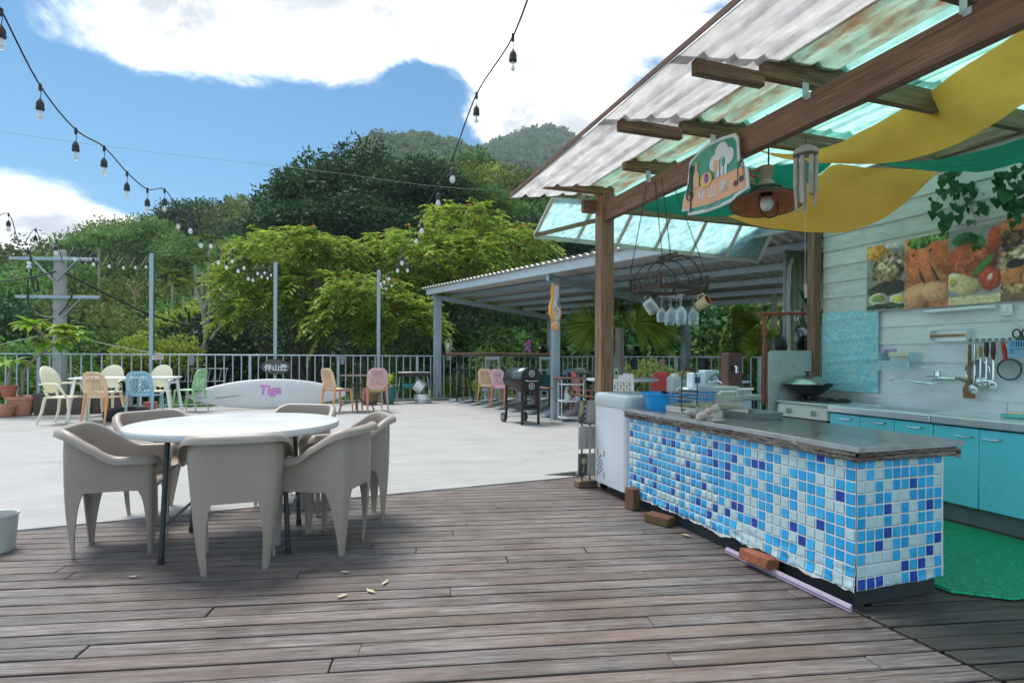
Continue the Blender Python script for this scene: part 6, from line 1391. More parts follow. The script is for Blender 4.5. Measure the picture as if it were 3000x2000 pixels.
        me = fastmesh(nm, vs, fs, TAUPE, True); me.normals_split_custom_set([tuple(x) for x in ln]); link('leg' if nm.startswith('leg') else 'shell', me, o)
    bd = [plan(s, .40) for s in np.linspace(.02, .98, 49)]; bd += [(bd[-1][0] + (bd[0][0] - bd[-1][0]) * k / 10, bd[0][1] + .012 * sin(pi * k / 10)) for k in range(1, 10)]
    n = len(bd); lv = [(1.0, .385), (.985, .395), (.95, .397), (.7, .385), (.4, .378), (.1, .376)]
    b = MB(); b.add([(x * s * .955, (y + .01) * s * .955 - .008, z) for s, z in lv for x, y in bd], [(k * n + i, k * n + (i + 1) % n, (k + 1) * n + (i + 1) % n, (k + 1) * n + i) for k in range(len(lv) - 1) for i in range(n)] + [tuple((len(lv) - 1) * n + i for i in range(n))])
    b.build('seat', TAUPE, o, solid=.006, ang=75)
    return o
ch0 = tub_chair('taupe tub chair with its back to the deck seen in front of the round table')
def put_chair(o, x, y, deg, label=None):
    """deg: direction the sitter faces, measured from +X"""
    if o is None: o = dup(ch0, (x, y, 0), radians(deg - 90), label)
    else: o.location = (x, y, 0); o.rotation_euler = (0, 0, radians(deg - 90))
    return o
put_chair(ch0, -1.535, 3.20, 111)
put_chair(None, -2.36, 3.43, 20, 'taupe tub chair whose side faces the white bucket, left of the table legs')
put_chair(None, -1.14, 3.46, 171, 'taupe tub chair between the round table and the barbecue side, arms facing the table')
put_chair(None, -1.13, 4.02, 205, 'taupe tub chair mostly hidden behind another tub chair by the open deck')
put_chair(None, -2.52, 4.14, -28, 'taupe tub chair behind the table near the old tyre')
put_chair(None, -1.73, 4.52, -101, 'taupe tub chair behind the table near the surfboard')
for k_, ob in enumerate([x for x in bpy.data.objects if x.name.startswith('tub_chair')]):
    ob.location.z = .0145 if ob.location.y > 4.3 else .001; ob.scale = (.86, .86, .98)
tb = thing('round_table', 'round white folding table on dark steel legs on the deck', 'table', (-1.70, 3.53, 0), radians(15))
TOPW = mat('white_table_top', (.64, .66, .67), .32, 0, .04, 3, .02, 40, stain=[((.45, .48, .52), .10, 3.5), ((.62, .64, .63), .3, 6)])
MB().lathe([(0, .702), (.585, .702), (.597, .706), (.602, .716), (.602, .736), (.598, .742), (.588, .7445), (0, .745)], 96).build('table_top', TOPW, tb, ang=40)
MB().box((0, .30, .694), (.62, .05, .014)).build('frame_rail', BLACKM, tb); MB().box((0, -.30, .694), (.62, .05, .014)).build('frame_rail', BLACKM, tb)
LEGM = mat('leg_slate', (.06, .075, .08), .4, .5, .2, 10)
for sx in (-1, 1):
    for sy in (-1, 1):
        b = MB(); b.tube([(sx * .30, sy * .30, .69), (sx * .33, sy * .30, .03), (sx * .33, sy * .30, .0)], .0145, 10); l_ = b.build('leg', LEGM, tb); b = MB(); b.tube([(sx * .33, sy * .30, .035), (sx * .33, sy * .30, 0)], .018, 10); b.build('foot_cap', BLACKP, l_)
    b = MB(); b.tube([(sx * .322, -.30, .20), (sx * .322, .30, .20)], .009, 8); b.build('cross_bar', LEGM, tb)
    for sy in (-1, 1): b = MB(); b.beam((sx * .31, sy * .27, .50), (sx * .07, sy * .27, .69), .02, .006); b.build('brace', BLACKM, tb)
o = thing('white_bucket', 'plain white plastic bucket at the left end of the deck edge', 'bucket', G(-20, 1612), 0)
MB().lathe([(0, 0), (.10, 0), (.115, .20), (.121, .205), (.118, .215), (.11, .21), (.095, .01), (0, .008)], 28).build('pail', mat('bucket_grey', (.52, .54, .52), .5, 0, .1, 5, stain=((.3, .2, .12), .15, 6)), o)
for k, (px, py) in enumerate(((1010, 1676), (1128, 1707), (1086, 1732), (1002, 1746), (2010, 1568), (390, 1690))):
    o = thing('fallen_leaf', ['tan fallen leaf on the boards before the round table', 'small pale fallen leaf on the open deck boards', 'tiny pale scrap of leaf on the open deck boards', 'curled pale leaf lying along a deck board gap', 'pale chip of paper on the deck by the mossy brick', 'dry leaf beside the back foot of a tub chair'][k], 'leaf', G(px, py, .004), k * 1.3)
    b = MB(); s = .03 if k != 4 else .045; b.add([(-s, 0, .002), (-.3 * s, .35 * s, .006), (.5 * s, .3 * s, .004), (s, 0, .012), (.4 * s, -.35 * s, .005), (-.4 * s, -.3 * s, .007)], [(0, 1, 4, 5), (1, 2, 4), (2, 3, 4)]); b.build('blade', mat('dry_leaf', (.50, .42, .26), .8, 0, .2, 20), o)
# ================================================================== pebble backed plastic chairs
def pebbles(seed, x0, x1, y0, y1, inside_fn, pit=.044):
    r = random.Random(seed); hs = []; row = 0; y = y0
    while y < y1:
        x = x0 + (pit / 2 if row % 2 else 0)
        while x < x1:
            cx, cy = x + r.uniform(-.005, .005), y + r.uniform(-.004, .004); a = r.uniform(.012, .0195); b_ = r.uniform(.010, .0155); th = r.uniform(-.8, .8)
            if inside_fn(cx, cy): hs.append([(cx + a * cos(t) * cos(th) - b_ * sin(t) * sin(th), cy + a * cos(t) * sin(th) + b_ * sin(t) * cos(th)) for t in np.linspace(0, 2 * pi, 11)[:-1]])
            x += pit
        y += pit * .84; row += 1
    return hs
def back_outline(w, h, rt_, rb):
    pts = []
    for (cx, cy, r, a0) in ((w / 2 - rt_, h - rt_, rt_, 0), (-w / 2 + rt_, h - rt_, rt_, pi / 2), (-w / 2 + rb, rb, rb, pi), (w / 2 - rb, rb, rb, 3 * pi / 2)):
        for k in range(9): a = a0 + pi / 2 * k / 8; pts.append((cx + r * cos(a), cy + r * sin(a)))
    return pts
PB_A = mat('chair_back_colour', (.72, .50, .30), .42, 0, .04, 5); PB_L = mat('chair_leg_colour', (.72, .33, .12), .42, 0, .04, 5)
def pebble_chair(label, kind=0):
    o = thing('pebble_chair', label, 'chair', (0, 0, 0), 0, 'plastic chairs with pebble cut backs')
    w, h = .44, .43
    def bend(x, y, z):
        zz = .455 + y * .965; yy = -.20 - y * .22 - .06 * (x / .22) ** 2 * -1 * .5; return V3((x * (1 - .06 * (y / h)), yy + z * .97, zz + z * .2))
    ol = back_outline(w, h, .14, .09)
    hs = pebbles(4, -.2, .2, .05, .40, lambda x, y: abs(x) < .15 - max(0, y - .30) * .55 and .055 < y < .375)
    me = curve_plate(ol, hs, .007, bend); me.materials.append(PB_A); link('backrest', me, o)
    b = MB(); so_ = [(x, y * 1.0 + .02) for x, y in back_outline(.43, .43, .09, .12)]; n = len(so_)
    lv = [(.96, .43), (1, .437), (1, .447), (.97, .453), (.7, .445), (.3, .44)]
    b.add([(x * s, (y - .225) * s, z) for s, z in lv for x, y in so_], [tuple(reversed(range(n)))] + [(k * n + i, k * n + (i + 1) % n, (k + 1) * n + (i + 1) % n, (k + 1) * n + i) for k in range(5) for i in range(n)] + [tuple(5 * n + i for i in range(n))]); b.build('seat', PB_A, o, ang=50)
    for sx in (-1, 1):
        b = MB(); b.tube([(sx * .19, .19, .445), (sx * .20, .205, .30), (sx * .215, .225, .0)], [.024, .02, .012], 10); b.build('leg', PB_L, o)
        b = MB(); b.tube([(sx * .20, -.19, .50), (sx * .20, -.20, .42), (sx * .205, -.225, .25), (sx * .215, -.27, .0)], [.02, .024, .02, .012], 10); b.build('leg', PB_L, o)
    return o
PBASE = pebble_chair('peach pebble back chair with orange legs pulled up to the white table')
def pc(name, c): return mat('plastic_' + name, c, .42, 0, .04, 5)
PEACH, ORANGE, PINK, CORAL, BLUE_, GREEN_, YELLOW, REDP, BEIGE, SKY = pc('peach', (.74, .52, .33)), pc('orange', (.76, .36, .14)), pc('pink', (.76, .46, .50)), pc('coral', (.74, .26, .20)), pc('powder_blue', (.28, .53, .64)), pc('leaf_green', (.36, .60, .32)), pc('straw', (.74, .62, .26)), pc('red', (.62, .05, .03)), pc('beige', (.58, .53, .43)), pc('sky', (.36, .58, .66))
first_p = [True]
def pchair(label, loc, deg, cb, cl):
    if first_p[0]: o = PBASE; o.location = loc; o.rotation_euler = (0, 0, radians(deg - 90)); o['label'] = label; first_p[0] = False
    else: o = dup(PBASE, loc, radians(deg - 90), label)
    recolor(o, {'chair_back_colour': cb, 'chair_leg_colour': cl}); return o
CZ = .013
def cg(px, py, z=CZ): return G(px, py, z)
pchair('peach pebble back chair with orange legs pulled up to the white table', cg(309, 1238), 84, PEACH, ORANGE)
pchair('powder blue pebble back chair pulled up to the white table', cg(425, 1230), 100, BLUE_, BLUE_)
pchair('leaf green pebble back chair at the end of the white table by the surfboard', cg(556, 1204), 176, GREEN_, GREEN_)
pchair('pink pebble back chair under the peach one, left of the brown table', cg(988, 1206), 52, PINK, CORAL)
pchair('peach pebble back chair stacked on a pink one, left of the brown table', cg(988, 1206, CZ) + V3((.01, -.03, .035)), 52, PEACH, ORANGE)
pchair('straw yellow pebble back chair under a pink one, right of the brown table', cg(1098, 1203), 118, YELLOW, YELLOW)
pchair('pink pebble back chair stacked on a yellow one, right of the brown table', cg(1098, 1203, CZ) + V3((.0, -.03, .035)), 118, PINK, CORAL)
FZ = .017
def fg(px, py): return G(px, py, FZ)
pchair('peach pebble back chair on the checkered floor beside the barbecue', fg(1437, 1184), 58, PEACH, ORANGE)
pchair('pink pebble back chair on the checkered floor behind the barbecue', fg(1478, 1190), 50, PINK, CORAL)
pchair('sky blue pebble back chair on the checkered floor behind the pavilion post', fg(1654, 1182), 120, SKY, SKY)
pchair('beige pebble back chair behind the black square table', fg(1688, 1175), 250, BEIGE, YELLOW)
pchair('coral red pebble back chair beside the white serving cart', fg(1712, 1203), 8, CORAL, CORAL)
pchair('green plastic pebble chair at the black square table', fg(1765, 1182), 175, pc('grass', (.05, .33, .10)), pc('grass', (.05, .33, .10)))
pchair('pink and coral pebble back chair behind the wire basket stand', P(1958, 1190, 11.0) * 1, 290, PINK, CORAL)
pchair('yellow pebble back chair behind the pale blue round table', P(2020, 1170, 11.8) * 1, 270, YELLOW, YELLOW)
pchair('dark slate pebble back chair behind the purple gas burner', P(2165, 1180, 10.8) * 1, 265, pc('slate', (.04, .05, .06)), pc('slate', (.04, .05, .06)))
pchair('pale teal pebble back chair in front of the pale blue round table', P(2030, 1210, 9.3) * 1, 90, pc('teal_pale', (.25, .48, .52)), pc('teal_pale', (.25, .48, .52)))
for ob in bpy.data.objects:
    if ob.name.startswith('pebble_chair') and ob.location.x > 2.2: ob.location.z = FZ
# square lattice chairs (white and red)
def lattice_chair(label, loc, deg, m):
    o = thing('lattice_chair', label, 'chair', loc, radians(deg - 90), 'lattice backed chairs in the pavilion')
    def bend(x, y, z): return V3((x * (1 - .05 * y), -.2 - y * .2 + z, .455 + y * .97))
    hs = []
    for i in range(8):
        for j in range(8):
            cx = -.154 + i * .044; cy = .055 + j * .046; s = .017
            hs.append([(cx - s, cy - s), (cx + s, cy - s), (cx, cy + s)] if (i + j) % 2 else [(cx - s, cy + s), (cx, cy - s), (cx + s, cy + s)])
    me = curve_plate(back_outline(.43, .44, .03, .03), hs, .008, bend); me.materials.append(m); link('backrest', me, o)
    MB().box((0, 0, .44), (.43, .43, .03), ch=.01).build('seat', m, o)
    for sx in (-1, 1):
        for sy in (-1, 1): b = MB(); b.tube([(sx * .19, sy * .19, .43), (sx * .21, sy * .22, 0)], [.022, .014], 8); b.build('leg', m, o)
    return o
lattice_chair('white lattice back chair beside the wooden corner post', P(1815, 1215, 8.6) * 1, 78, pc('lattice_white', (.66, .68, .68)))
lattice_chair('bright red lattice back chair behind the white round table', P(1902, 1190, 10.2) * 1, 205, REDP)
for ob in bpy.data.objects:
    if ob.name.startswith('lattice_chair'): ob.location.z = FZ
# ================================================================== cream armchairs and white table
def medallion(label, loc, deg):
    o = thing('oval_back_armchair', label, 'chair', loc, radians(deg - 90), 'cream oval back armchairs at the white table')
    ov_ = [(.205 * cos(t), .24 + .235 * sin(t)) for t in np.linspace(0, 2 * pi, 37)[:-1]]
    me = curve_plate(ov_, [], .011, lambda x, y, z: V3((x, -.215 - y * .25 + .10 * (x / .2) ** 2 * .4 + z, .50 + y * .97))); me.materials.append(CREAM); link('backrest', me, o)
    so_ = back_outline(.46, .44, .05, .1); n = len(so_); b = MB(); b.add([(x, y - .21, z) for z in (.43, .455) for x, y in so_], [tuple(reversed(range(n))), tuple(range(n, 2 * n))] + [(i, (i + 1) % n, n + (i + 1) % n, n + i) for i in range(n)]); b.build('seat', CREAM, o)
    for sx in (-1, 1):
        MB().tube([(sx * .16, -.20, .44), (sx * .185, -.24, .2), (sx * .20, -.31, .0)], [.026, .022, .016], 8).build('leg', CREAM, o); MB().tube([(sx * .19, .19, .44), (sx * .2, .21, .2), (sx * .2, .215, 0)], [.028, .022, .016], 8).build('leg', CREAM, o)
        MB().tube([(sx * .10, -.20, .45), (sx * .14, -.235, .56)], .02, 8).build('back_strut', CREAM, o)
        b = MB(); b.tube([(sx * .195, -.27, .66), (sx * .25, -.15, .665), (sx * .265, .04, .665), (sx * .26, .07, .655), (sx * .235, .16, .50), (sx * .21, .19, .44)], [.015, .017, .019, .02, .018, .02], 8); b.build('armrest', CREAM, o)
    return o
medallion('cream oval back armchair standing sideways by the planter box', cg(190, 1239), 2)
medallion('cream oval back armchair behind the peach chair across the white table', P(311, 1216, 10.95) * 1, -78)
medallion('cream oval back armchair behind the blue chair across the white table', P(457, 1212, 11.3) * 1, -82)
for ob in bpy.data.objects:
    if ob.name.startswith('oval_back'): ob.location.z = CZ
tw_ = thing('white_table', 'long white plastic table with slanted legs before the railing', 'table', G(374, 1228, CZ), radians(14))
MB().box((0, 0, .745), (1.55, .72, .03), ch=.008).build('table_top', WHITEP, tw_)
for sx in (-1, 1):
    for sy in (-1, 1): MB().beam((sx * .70, sy * .28, .73), (sx * .80, sy * .32, 0), .045, .035, (0, 1, 0), ch=.005).build('leg', WHITEP, tw_)
    MB().box((sx * .72, 0, .66), (.03, .54, .04), ch=.004).build('end_rail', WHITEP, tw_)
# ================================================================== pots, planters and the tyre
TERR = mat('terracotta_plastic', (.55, .25, .16), .6, 0, .08, 5, stain=((.4, .3, .22), .2, 4)); TERRD = mat('terracotta_dark', (.40, .12, .075), .6, 0, .1, 5); SOIL = mat('potting_soil', (.05, .032, .02), .95, 0, .3, 20, .5, 60)
def pot(name, label, loc, r, h, m, cat='pot', par=None):
    o = thing(name, label, cat, loc)
    MB().lathe([(0, 0), (r * .68, 0), (r * .74, h * .1), (r * .92, h * .82), (r * 1.04, h * .84), (r * 1.05, h * .98), (r, h), (r * .93, h * .98), (r * .88, h * .85)], 32).build('pot', m, o, ang=40)
    MB().lathe([(r * .9, h * .86), (r * .5, h * .9), (0, h * .91)], 20).build('soil', SOIL, o); return o
FRL = mat('frangipani_leaf', (.19, .33, .025), .6, 0, .15, 5, transl=.4, island=.3, hue=.02); BARK = mat('grey_bark', (.27, .22, .17), .85, 0, .25, 12, .5, 30)
def frangipani(label, loc, r, h, branches, seed, m=TERR, n=16, L_=.43):
    o = pot('frangipani_pot', label, loc, r, h, m, 'potted plant'); rd = random.Random(seed)
    for br in branches:
        pts = [V3(p) for p in br]; k = len(pts); b = MB(); b.tube(catrow(pts, 14), [.034 - .014 * i / 13 for i in range(14)], 8); b.build('branch', BARK, o)
        e = pts[-1]; ax = (pts[-1] - pts[-2]).normalized()
        for q_ in range(n):
            a = q_ * 2.4; el_ = .1 + .75 * (q_ / n); d = V3((cos(a), sin(a), el_)); b = MB(); blade(b, e + ax * .02, d, rd.uniform(L_ * .75, L_ * 1.15), rd.uniform(.105, .14), rd.uniform(.3, .75), 6); b.build('leaf', FRL, o, ang=180)
    return o
zz = .015
p1 = G(62, 1217); p1.z = zz
frangipani('big terracotta pot with a branching frangipani reaching over the railing', p1, .235, .36, [[(0, 0, .3), (.02, 0, .62), (.05, 0, .84), (.25, .02, 1.08), (.52, .05, 1.3)], [(.52, .05, 1.3), (.42, .04, 1.5), (.30, .03, 1.62), (.20, .02, 1.7)], [(.52, .05, 1.3), (.68, .03, 1.45), (.84, .02, 1.62)], [(.60, .04, 1.36), (.76, -.06, 1.42), (.95, -.1, 1.5)]], 4)
p2 = G(8, 1222); p2.z = zz; pot('flower_pot', 'terracotta pot with low pale plants beside the big frangipani pot', p2, .20, .22, TERR, 'potted plant')
for k in range(10): b = MB(); a = k * .7; blade(b, (0, 0, .19), (cos(a), sin(a), .5), .2, .06, .8); b.build('leaf', FRL, [x for x in bpy.data.objects if x.name.startswith('flower_pot')][0], ang=180)
p3 = P(26, 1163, p1.y - .14); frangipani('small red brown pot with a young frangipani standing on the big pot', p3, .135, .22, [[(0, 0, .18), (.0, 0, .4), (.06, 0, .62)]], 8, TERRD, 13, .42)
PLB = mat('brown_planter', (.12, .085, .075), .6, 0, .1, 5)
def planter(label, px, py, Ln, rz):
    o = thing('planter_box', label, 'planter', G(px, py, .013), rz)
    b = MB(); lv = [(.93, 0), (.97, .04), (.975, .36), (1.03, .365), (1.03, .40), (.99, .40), (.96, .36)]; rr_ = rrect(Ln / 2, .16, .03, 3); n = len(rr_)
    b.add([(x * s if abs(x) > .2 else x * s, y * (s * 1.0), z) for s, z in lv for x, y in rr_], [tuple(reversed(range(n)))] + [(k * n + i, k * n + (i + 1) % n, (k + 1) * n + (i + 1) % n, (k + 1) * n + i) for k in range(len(lv) - 1) for i in range(n)]); b.build('trough', PLB, o, ang=35)
    MB().box((0, 0, .34), (Ln * .92, .28, .02)).build('soil', SOIL, o)
    for k in range(int(Ln / .07)):
        x = -Ln / 2 * .93 + k * .07; MB().box((x, -.158, .2), (.012, .008, .28)).build('flute', PLB, o)
    rd = random.Random(px)
    for k in range(9):
        x = rd.uniform(-Ln * .42, Ln * .42); b = MB(); a = rd.uniform(0, 6.28); blade(b, (x, rd.uniform(-.08, .08), .35), (cos(a), sin(a), 1.6), rd.uniform(.12, .28), .05, .6); b.build('leaf', LEAFM, o, ang=180)
planter('brown ribbed planter box behind the cream armchair by the railing', 190, 1211, .95, radians(20)); planter('brown ribbed planter box beyond the white table legs', 315, 1207, .85, radians(22))
o = thing('old_tyre', 'old black tyre lying flat under the blue chair', 'tyre', G(372, 1229, .013)); MB().lathe([(.20, .03), (.24, .0), (.32, .0), (.355, .04), (.36, .1), (.35, .17), (.31, .205), (.24, .205), (.2, .17), (.215, .1), (.2, .03)], 40).build('tyre_ring', mat('rubber', (.014, .015, .017), .6, 0, .2, 8, .2, 60), o)
o = thing('concrete_stub', 'grey concrete post standing in the old tyre with a red leaved plant', 'post', G(377, 1222, .013)); MB().box((0, 0, .32), (.08, .08, .64), ch=.008).build('shaft', CONC, o)
REDL = mat('red_leaf', (.35, .10, .04), .45, 0, .3, 6, transl=.3, island=.5)
for k in range(12): b = MB(); a = k * 1.1; blade(b, (0, 0, .62), (cos(a), sin(a), .9), .26, .09, .7); b.build('leaf', REDL if k % 2 else LEAFM, o, ang=180)
pr_ = G(441, 1206, .013); pot('flower_pot', 'small plain red pot behind the blue chair', pr_, .12, .2, mat('red_pot', (.50, .13, .10), .6, 0, .06, 5), 'pot')
# ================================================================== surfboard
sa = V3((-6.78, 11.75, 0)); sb_ = V3((-3.86, 13.25, 0)); sd_ = (sb_ - sa); SL = sd_.length; SW = .66
srf = thing('surfboard', 'long white surfboard with pink lettering lying on edge against the railing', 'surfboard', (sa + sb_) / 2 + V3((0, -.05, .013)), atan2(sd_.y, sd_.x))
SBW = mat('old_white_board', (.66, .68, .66), .45, 0, .06, 3, .03, 40, stain=[((.5, .5, .44), .3, 3), ((.3, .3, .22), .06, 6)])
tl_ = Matrix.Rotation(radians(-14), 4, 'X')
def sw(t): return SW / 2 * max(0.001, 1 - abs(2 * t - 1 - .05) ** 2.0) ** .72
def sfn(a, c):
    t = a; w = sw(t); ang = 2 * pi * c; x = -SL / 2 + SL * t; th = .045 * (w / (SW / 2)) ** .5 + .004
    return tl_ @ V3((x, th * sin(ang), SW / 2 + w * cos(ang) - .03 * (2 * t - 1) ** 2))
b = MB(); n1, n2 = 60, 25; b.grid(sfn, n1, n2); b.build('hull', SBW, srf, ang=60)
def on_srf(x, z): return tl_ @ V3((x, -.0535, z))
PKL = mat('pink_print', (.62, .24, .58), .5, 0, .2, 30, stain=((.66, .66, .62), .25, 20))
MSf = tl_ @ frame((.03, -.052, SW * .60), (1, 0, 0), (0, -1, 0))
lettering('Tiga', .27, PKL, MSf, srf, bold=.012, shear=.15)
b = MB(); b.prism([(-.30, -.012), (.20, .0), (.20, .006), (-.28, 0.0)], .002, tl_ @ frame((-.75, -.050, SW * .42), (1, 0, .08), (0, -1, 0))); b.build('fin_slot', BLACKP, srf, smooth=False)
b = MB(); b.prism([(-.10, -.006), (.14, .0), (.14, .008), (-.10, 0.0)], .002, tl_ @ frame((-1.33, -.036, SW * .40), (1, 0, .06), (0, -1, 0))); b.build('fin_slot', BLACKP, srf, smooth=False)
# oval sign on the railing
pO = fl(807); os_ = thing('oval_sign', 'oval dark slate sign with white characters hung on the railing', 'sign', P(808, 1074, pO.y - .08), atan2(FDn.y, FDn.x))
MB().prism(disc(0, 0, .315, .165, 40), .02, frame((0, .012, 0), (1, 0, 0), (0, -1, 0))).build('board', mat('slate_board', (.085, .10, .105), .6, 0, .15, 8), os_, ang=30)
b = MB(); b.tube([(.312 * cos(t), -.006, .162 * sin(t)) for t in np.linspace(0, 2 * pi, 41)[:-1]], .014, 6, True); b.build('rim', mat('rim_brown', (.11, .07, .05), .6), os_)
lettering('伴山邀', .165, WHITEP, frame((0, -.010, -.03), (1, 0, 0), (0, -1, 0)), os_, bold=.004)
# ================================================================== brown garden table and the corner by the pavilion
BRN = mat('brown_metal', (.11, .075, .055), .45, .4, .15, 8)
bt = thing('garden_table', 'round brown metal garden table between the stacked pastel chairs', 'table', G(1045, 1203, .013), .3)
MB().lathe([(0, .735), (.37, .735), (.385, .742), (.385, .752), (.37, .757), (0, .757)], 48).build('table_top', mat('brown_top', (.16, .13, .11), .25, .2, .15, 5), bt)
for k in range(4): a = k * pi / 2; b = MB(); b.tube([(.16 * cos(a), .16 * sin(a), .735), (.13 * cos(a), .13 * sin(a), .62), (.05 * cos(a), .05 * sin(a), .50), (.05 * cos(a), .05 * sin(a), .28), (.14 * cos(a), .14 * sin(a), .17), (.30 * cos(a), .30 * sin(a), .14), (.36 * cos(a), .36 * sin(a), .0)], .015, 8); b.build('leg', BRN, bt)
o = pot('glazed_pot', 'tall teal glazed pot with yellow green leaves behind the pink chairs', G(1138, 1182, .013), .19, .42, mat('teal_glaze', (.02, .16, .17), .3, 0, .15, 5), 'potted plant')
YGL = mat('yellow_green_leaf', (.34, .42, .04), .4, 0, .2, 6, transl=.4, island=.35, hue=.03)
for k in range(22): a = k * 2.4; b = MB(); blade(b, (.05 * cos(a), .05 * sin(a), .38 + .3 * (k / 22)), (cos(a), sin(a), .4 + 1.6 * (k / 22)), .24, .08, .6); b.build('leaf', YGL, o, ang=180)
o = pot('basket_pot', 'woven brown basket pot behind the brown garden table', G(1083, 1184, .013), .24, .3, mat('basket_weave', (.20, .13, .07), .8, 0, .3, 30, .5, 70), 'pot')
gs = thing('grill_stand', 'folding charcoal grill tray on thin steel legs by the railing', 'grill', G(1212, 1178, .013), radians(12))
MB().box((0, 0, .70), (.76, .34, .10), ch=.008).build('grill_box', mat('burnt_steel', (.05, .032, .028), .6, .3, .3, 6, stain=((.16, .07, .04), .4, 6)), gs); MB().box((0, 0, .757), (.80, .38, .012), ch=.003).build('grill_top', STAIN, gs)
MB().box((-.05, 0, .42), (.5, .26, .12), ch=.02).build('lower_pan', mat('teal_enamel', (.02, .19, .22), .4, 0, .3, 5, stain=((.05, .03, .02), .4, 5)), gs)
for sx in (-1, 1):
    for sy in (-1, 1): b = MB(); b.tube([(sx * .33, sy * .13, .70), (sx * .42, sy * .19, 0)], .011, 6); b.build('leg', CHROME, gs)
o = thing('steel_can', 'round steel pot with punched holes on the ground by the grill', 'pot', G(1237, 1179, .013)); MB().lathe([(0, 0), (.19, 0), (.20, .01), (.20, .20), (.19, .21), (0, .21)], 32).build('pot_body', STAIN, o)
for k in range(10): a = -pi / 2 + (k - 5) * .3; MB().lathe([(.016, 0), (.016, .004), (0, .004)], 10, frame((.2 * cos(a), .2 * sin(a), .06), (0, 0, 1), (cos(a), sin(a), 0))).build('punched_hole', BLACKP, o)
o = thing('steel_can', 'tilted steel can resting on the punched steel pot', 'can', G(1235, 1179, .013) + V3((0, 0, .235))); MB().lathe([(0, 0), (.16, 0), (.16, .22), (.15, .225), (0, .225)], 28, Matrix.Rotation(radians(-55), 4, 'Y') @ T(0, 0, -.05)).build('can_body', STAIN, o); o.location.z += .14
# ================================================================== tables and cart in the pavilion
o = thing('serving_cart', 'white wire serving cart with wooden board beside the pavilion post', 'cart', fg(1672, 1232), radians(8))
for z, nm in ((.66, 'top_tray'), (.36, 'middle_tray'), (.06, 'bottom_tray')): MB().box((0, 0, z), (.42, .3, .03), ch=.008).build(nm, WHITEP, o)
for sx in (-1, 1):
    for sy in (-1, 1): b = MB(); b.tube([(sx * .2, sy * .14, 0), (sx * .2, sy * .14, .70)], .010, 6); b.build('upright', WHITEP, o)
    b = MB(); b.tube([(sx * .2, -.14, .70), (sx * .2, -.1, .74), (sx * .2, .1, .74), (sx * .2, .14, .70)], .01, 6); b.build('handle', WHITEP, o)
o = thing('serving_board', 'brown wooden board lying across the white cart', 'board', fg(1672, 1232) + V3((.02, 0, .755)), radians(-8)); MB().box((0, 0, .015), (.62, .34, .03), ch=.005).build('board', PINE, o)
o = thing('thermos', 'steel thermos jug on the middle tray of the white cart', 'thermos', fg(1672, 1232) + V3((-.06, 0, .376))); MB().lathe([(0, 0), (.06, 0), (.062, .12), (.04, .20), (.04, .23), (.02, .24), (0, .24)], 20).build('jug_body', STAIN, o); b = MB(); b.tube([(.05, 0, .2), (.1, 0, .19), (.1, 0, .08), (.06, 0, .06)], .008, 6); b.build('handle', BLACKP, o)
o = thing('patterned_cup', 'white cup with blue dots on the middle tray of the cart', 'cup', fg(1672, 1232) + V3((.12, 0, .376))); MB().lathe([(0, 0), (.045, 0), (.055, .11), (.05, .11), (.042, .01)], 20).build('cup_body', mat('dotted_white', (.6, .62, .64), .4, 0, .05, 8, stain=((.08, .15, .4), .35, 40)), o)
def sq_table(label, loc, rz, w, d, h, mt, ml, lw=.05, name='square_table'):
    o = thing(name, label, 'table', loc, rz); MB().box((0, 0, h - .018), (w, d, .036), ch=.005).build('table_top', mt, o)
    for sx in (-1, 1):
        for sy in (-1, 1): MB().box((sx * (w / 2 - lw), sy * (d / 2 - lw), (h - .036) / 2), (lw, lw, h - .036), ch=.003).build('leg', ml, o)
    return o
sq_table('black square table on the checkered floor near the serving cart', fg(1712, 1186), radians(25), .62, .62, .78, mat('dark_grey_top', (.09, .10, .10), .35), BLACKP)
o = sq_table('teal cloth covered table with brown legs behind the barbecue', fg(1592, 1192), radians(25), .8, .7, .74, mat('teal_cloth', (.02, .10, .11), .7), mat('red_wood', (.13, .045, .03), .5), .07)
b = MB()
for (x, y, wx, wy) in ((0, -.353, .8, .008), (-.403, 0, .008, .7), (.403, 0, .008, .7)): MB().box((x, y, .56), (wx, wy, .30)).build('cloth_side', mat('teal_cloth', (.02, .10, .11), .7), o)
def rnd_table(label, loc, r, h, m):
    o = thing('folding_round_table', label, 'table', loc); MB().lathe([(0, h - .04), (r - .02, h - .04), (r, h - .025), (r, h - .008), (r - .01, h), (0, h)], 48).build('table_top', m, o)
    for sx in (-1, 1):
        for sy in (-1, 1): b = MB(); b.tube([(sx * .25, sy * .22, h - .04), (-sx * .28, sy * .24, 0)], .014, 6); b.build('leg', BLACKM, o)
    return o
q1 = P(1822, 1215, 9.3); q1.z = FZ; rnd_table('white round folding table behind the corner post', q1, .58, .80, mat('pale_blue_top', (.50, .60, .66), .35, 0, .05, 4))
q2 = P(2085, 1215, 9.9); q2.z = FZ; rnd_table('pale blue round folding table carrying the purple gas burner', q2, .62, .76, mat('pale_blue_top', (.50, .60, .66)))
o = thing('tissue_box', 'white tissue box on the round table behind the corner post', 'box', q1 + V3((.12, .1, .80))); MB().box((0, 0, .04), (.16, .10, .08), ch=.006).build('box', WHITEP, o)
o = thing('gas_burner', 'purple portable gas burner on the pale blue round table', 'burner', q2 + V3((.08, .0, .79)), .1)
MB().box((0, 0, .03), (.48, .22, .06), ch=.01).build('body', mat('mauve_enamel', (.22, .17, .24), .4), o); b = MB(); b.tube([(.02, 0, .085), (.23, 0, .085)], .06, 16); b.build('gas_cover', mat('mauve_enamel', (.22, .17, .24)), o)
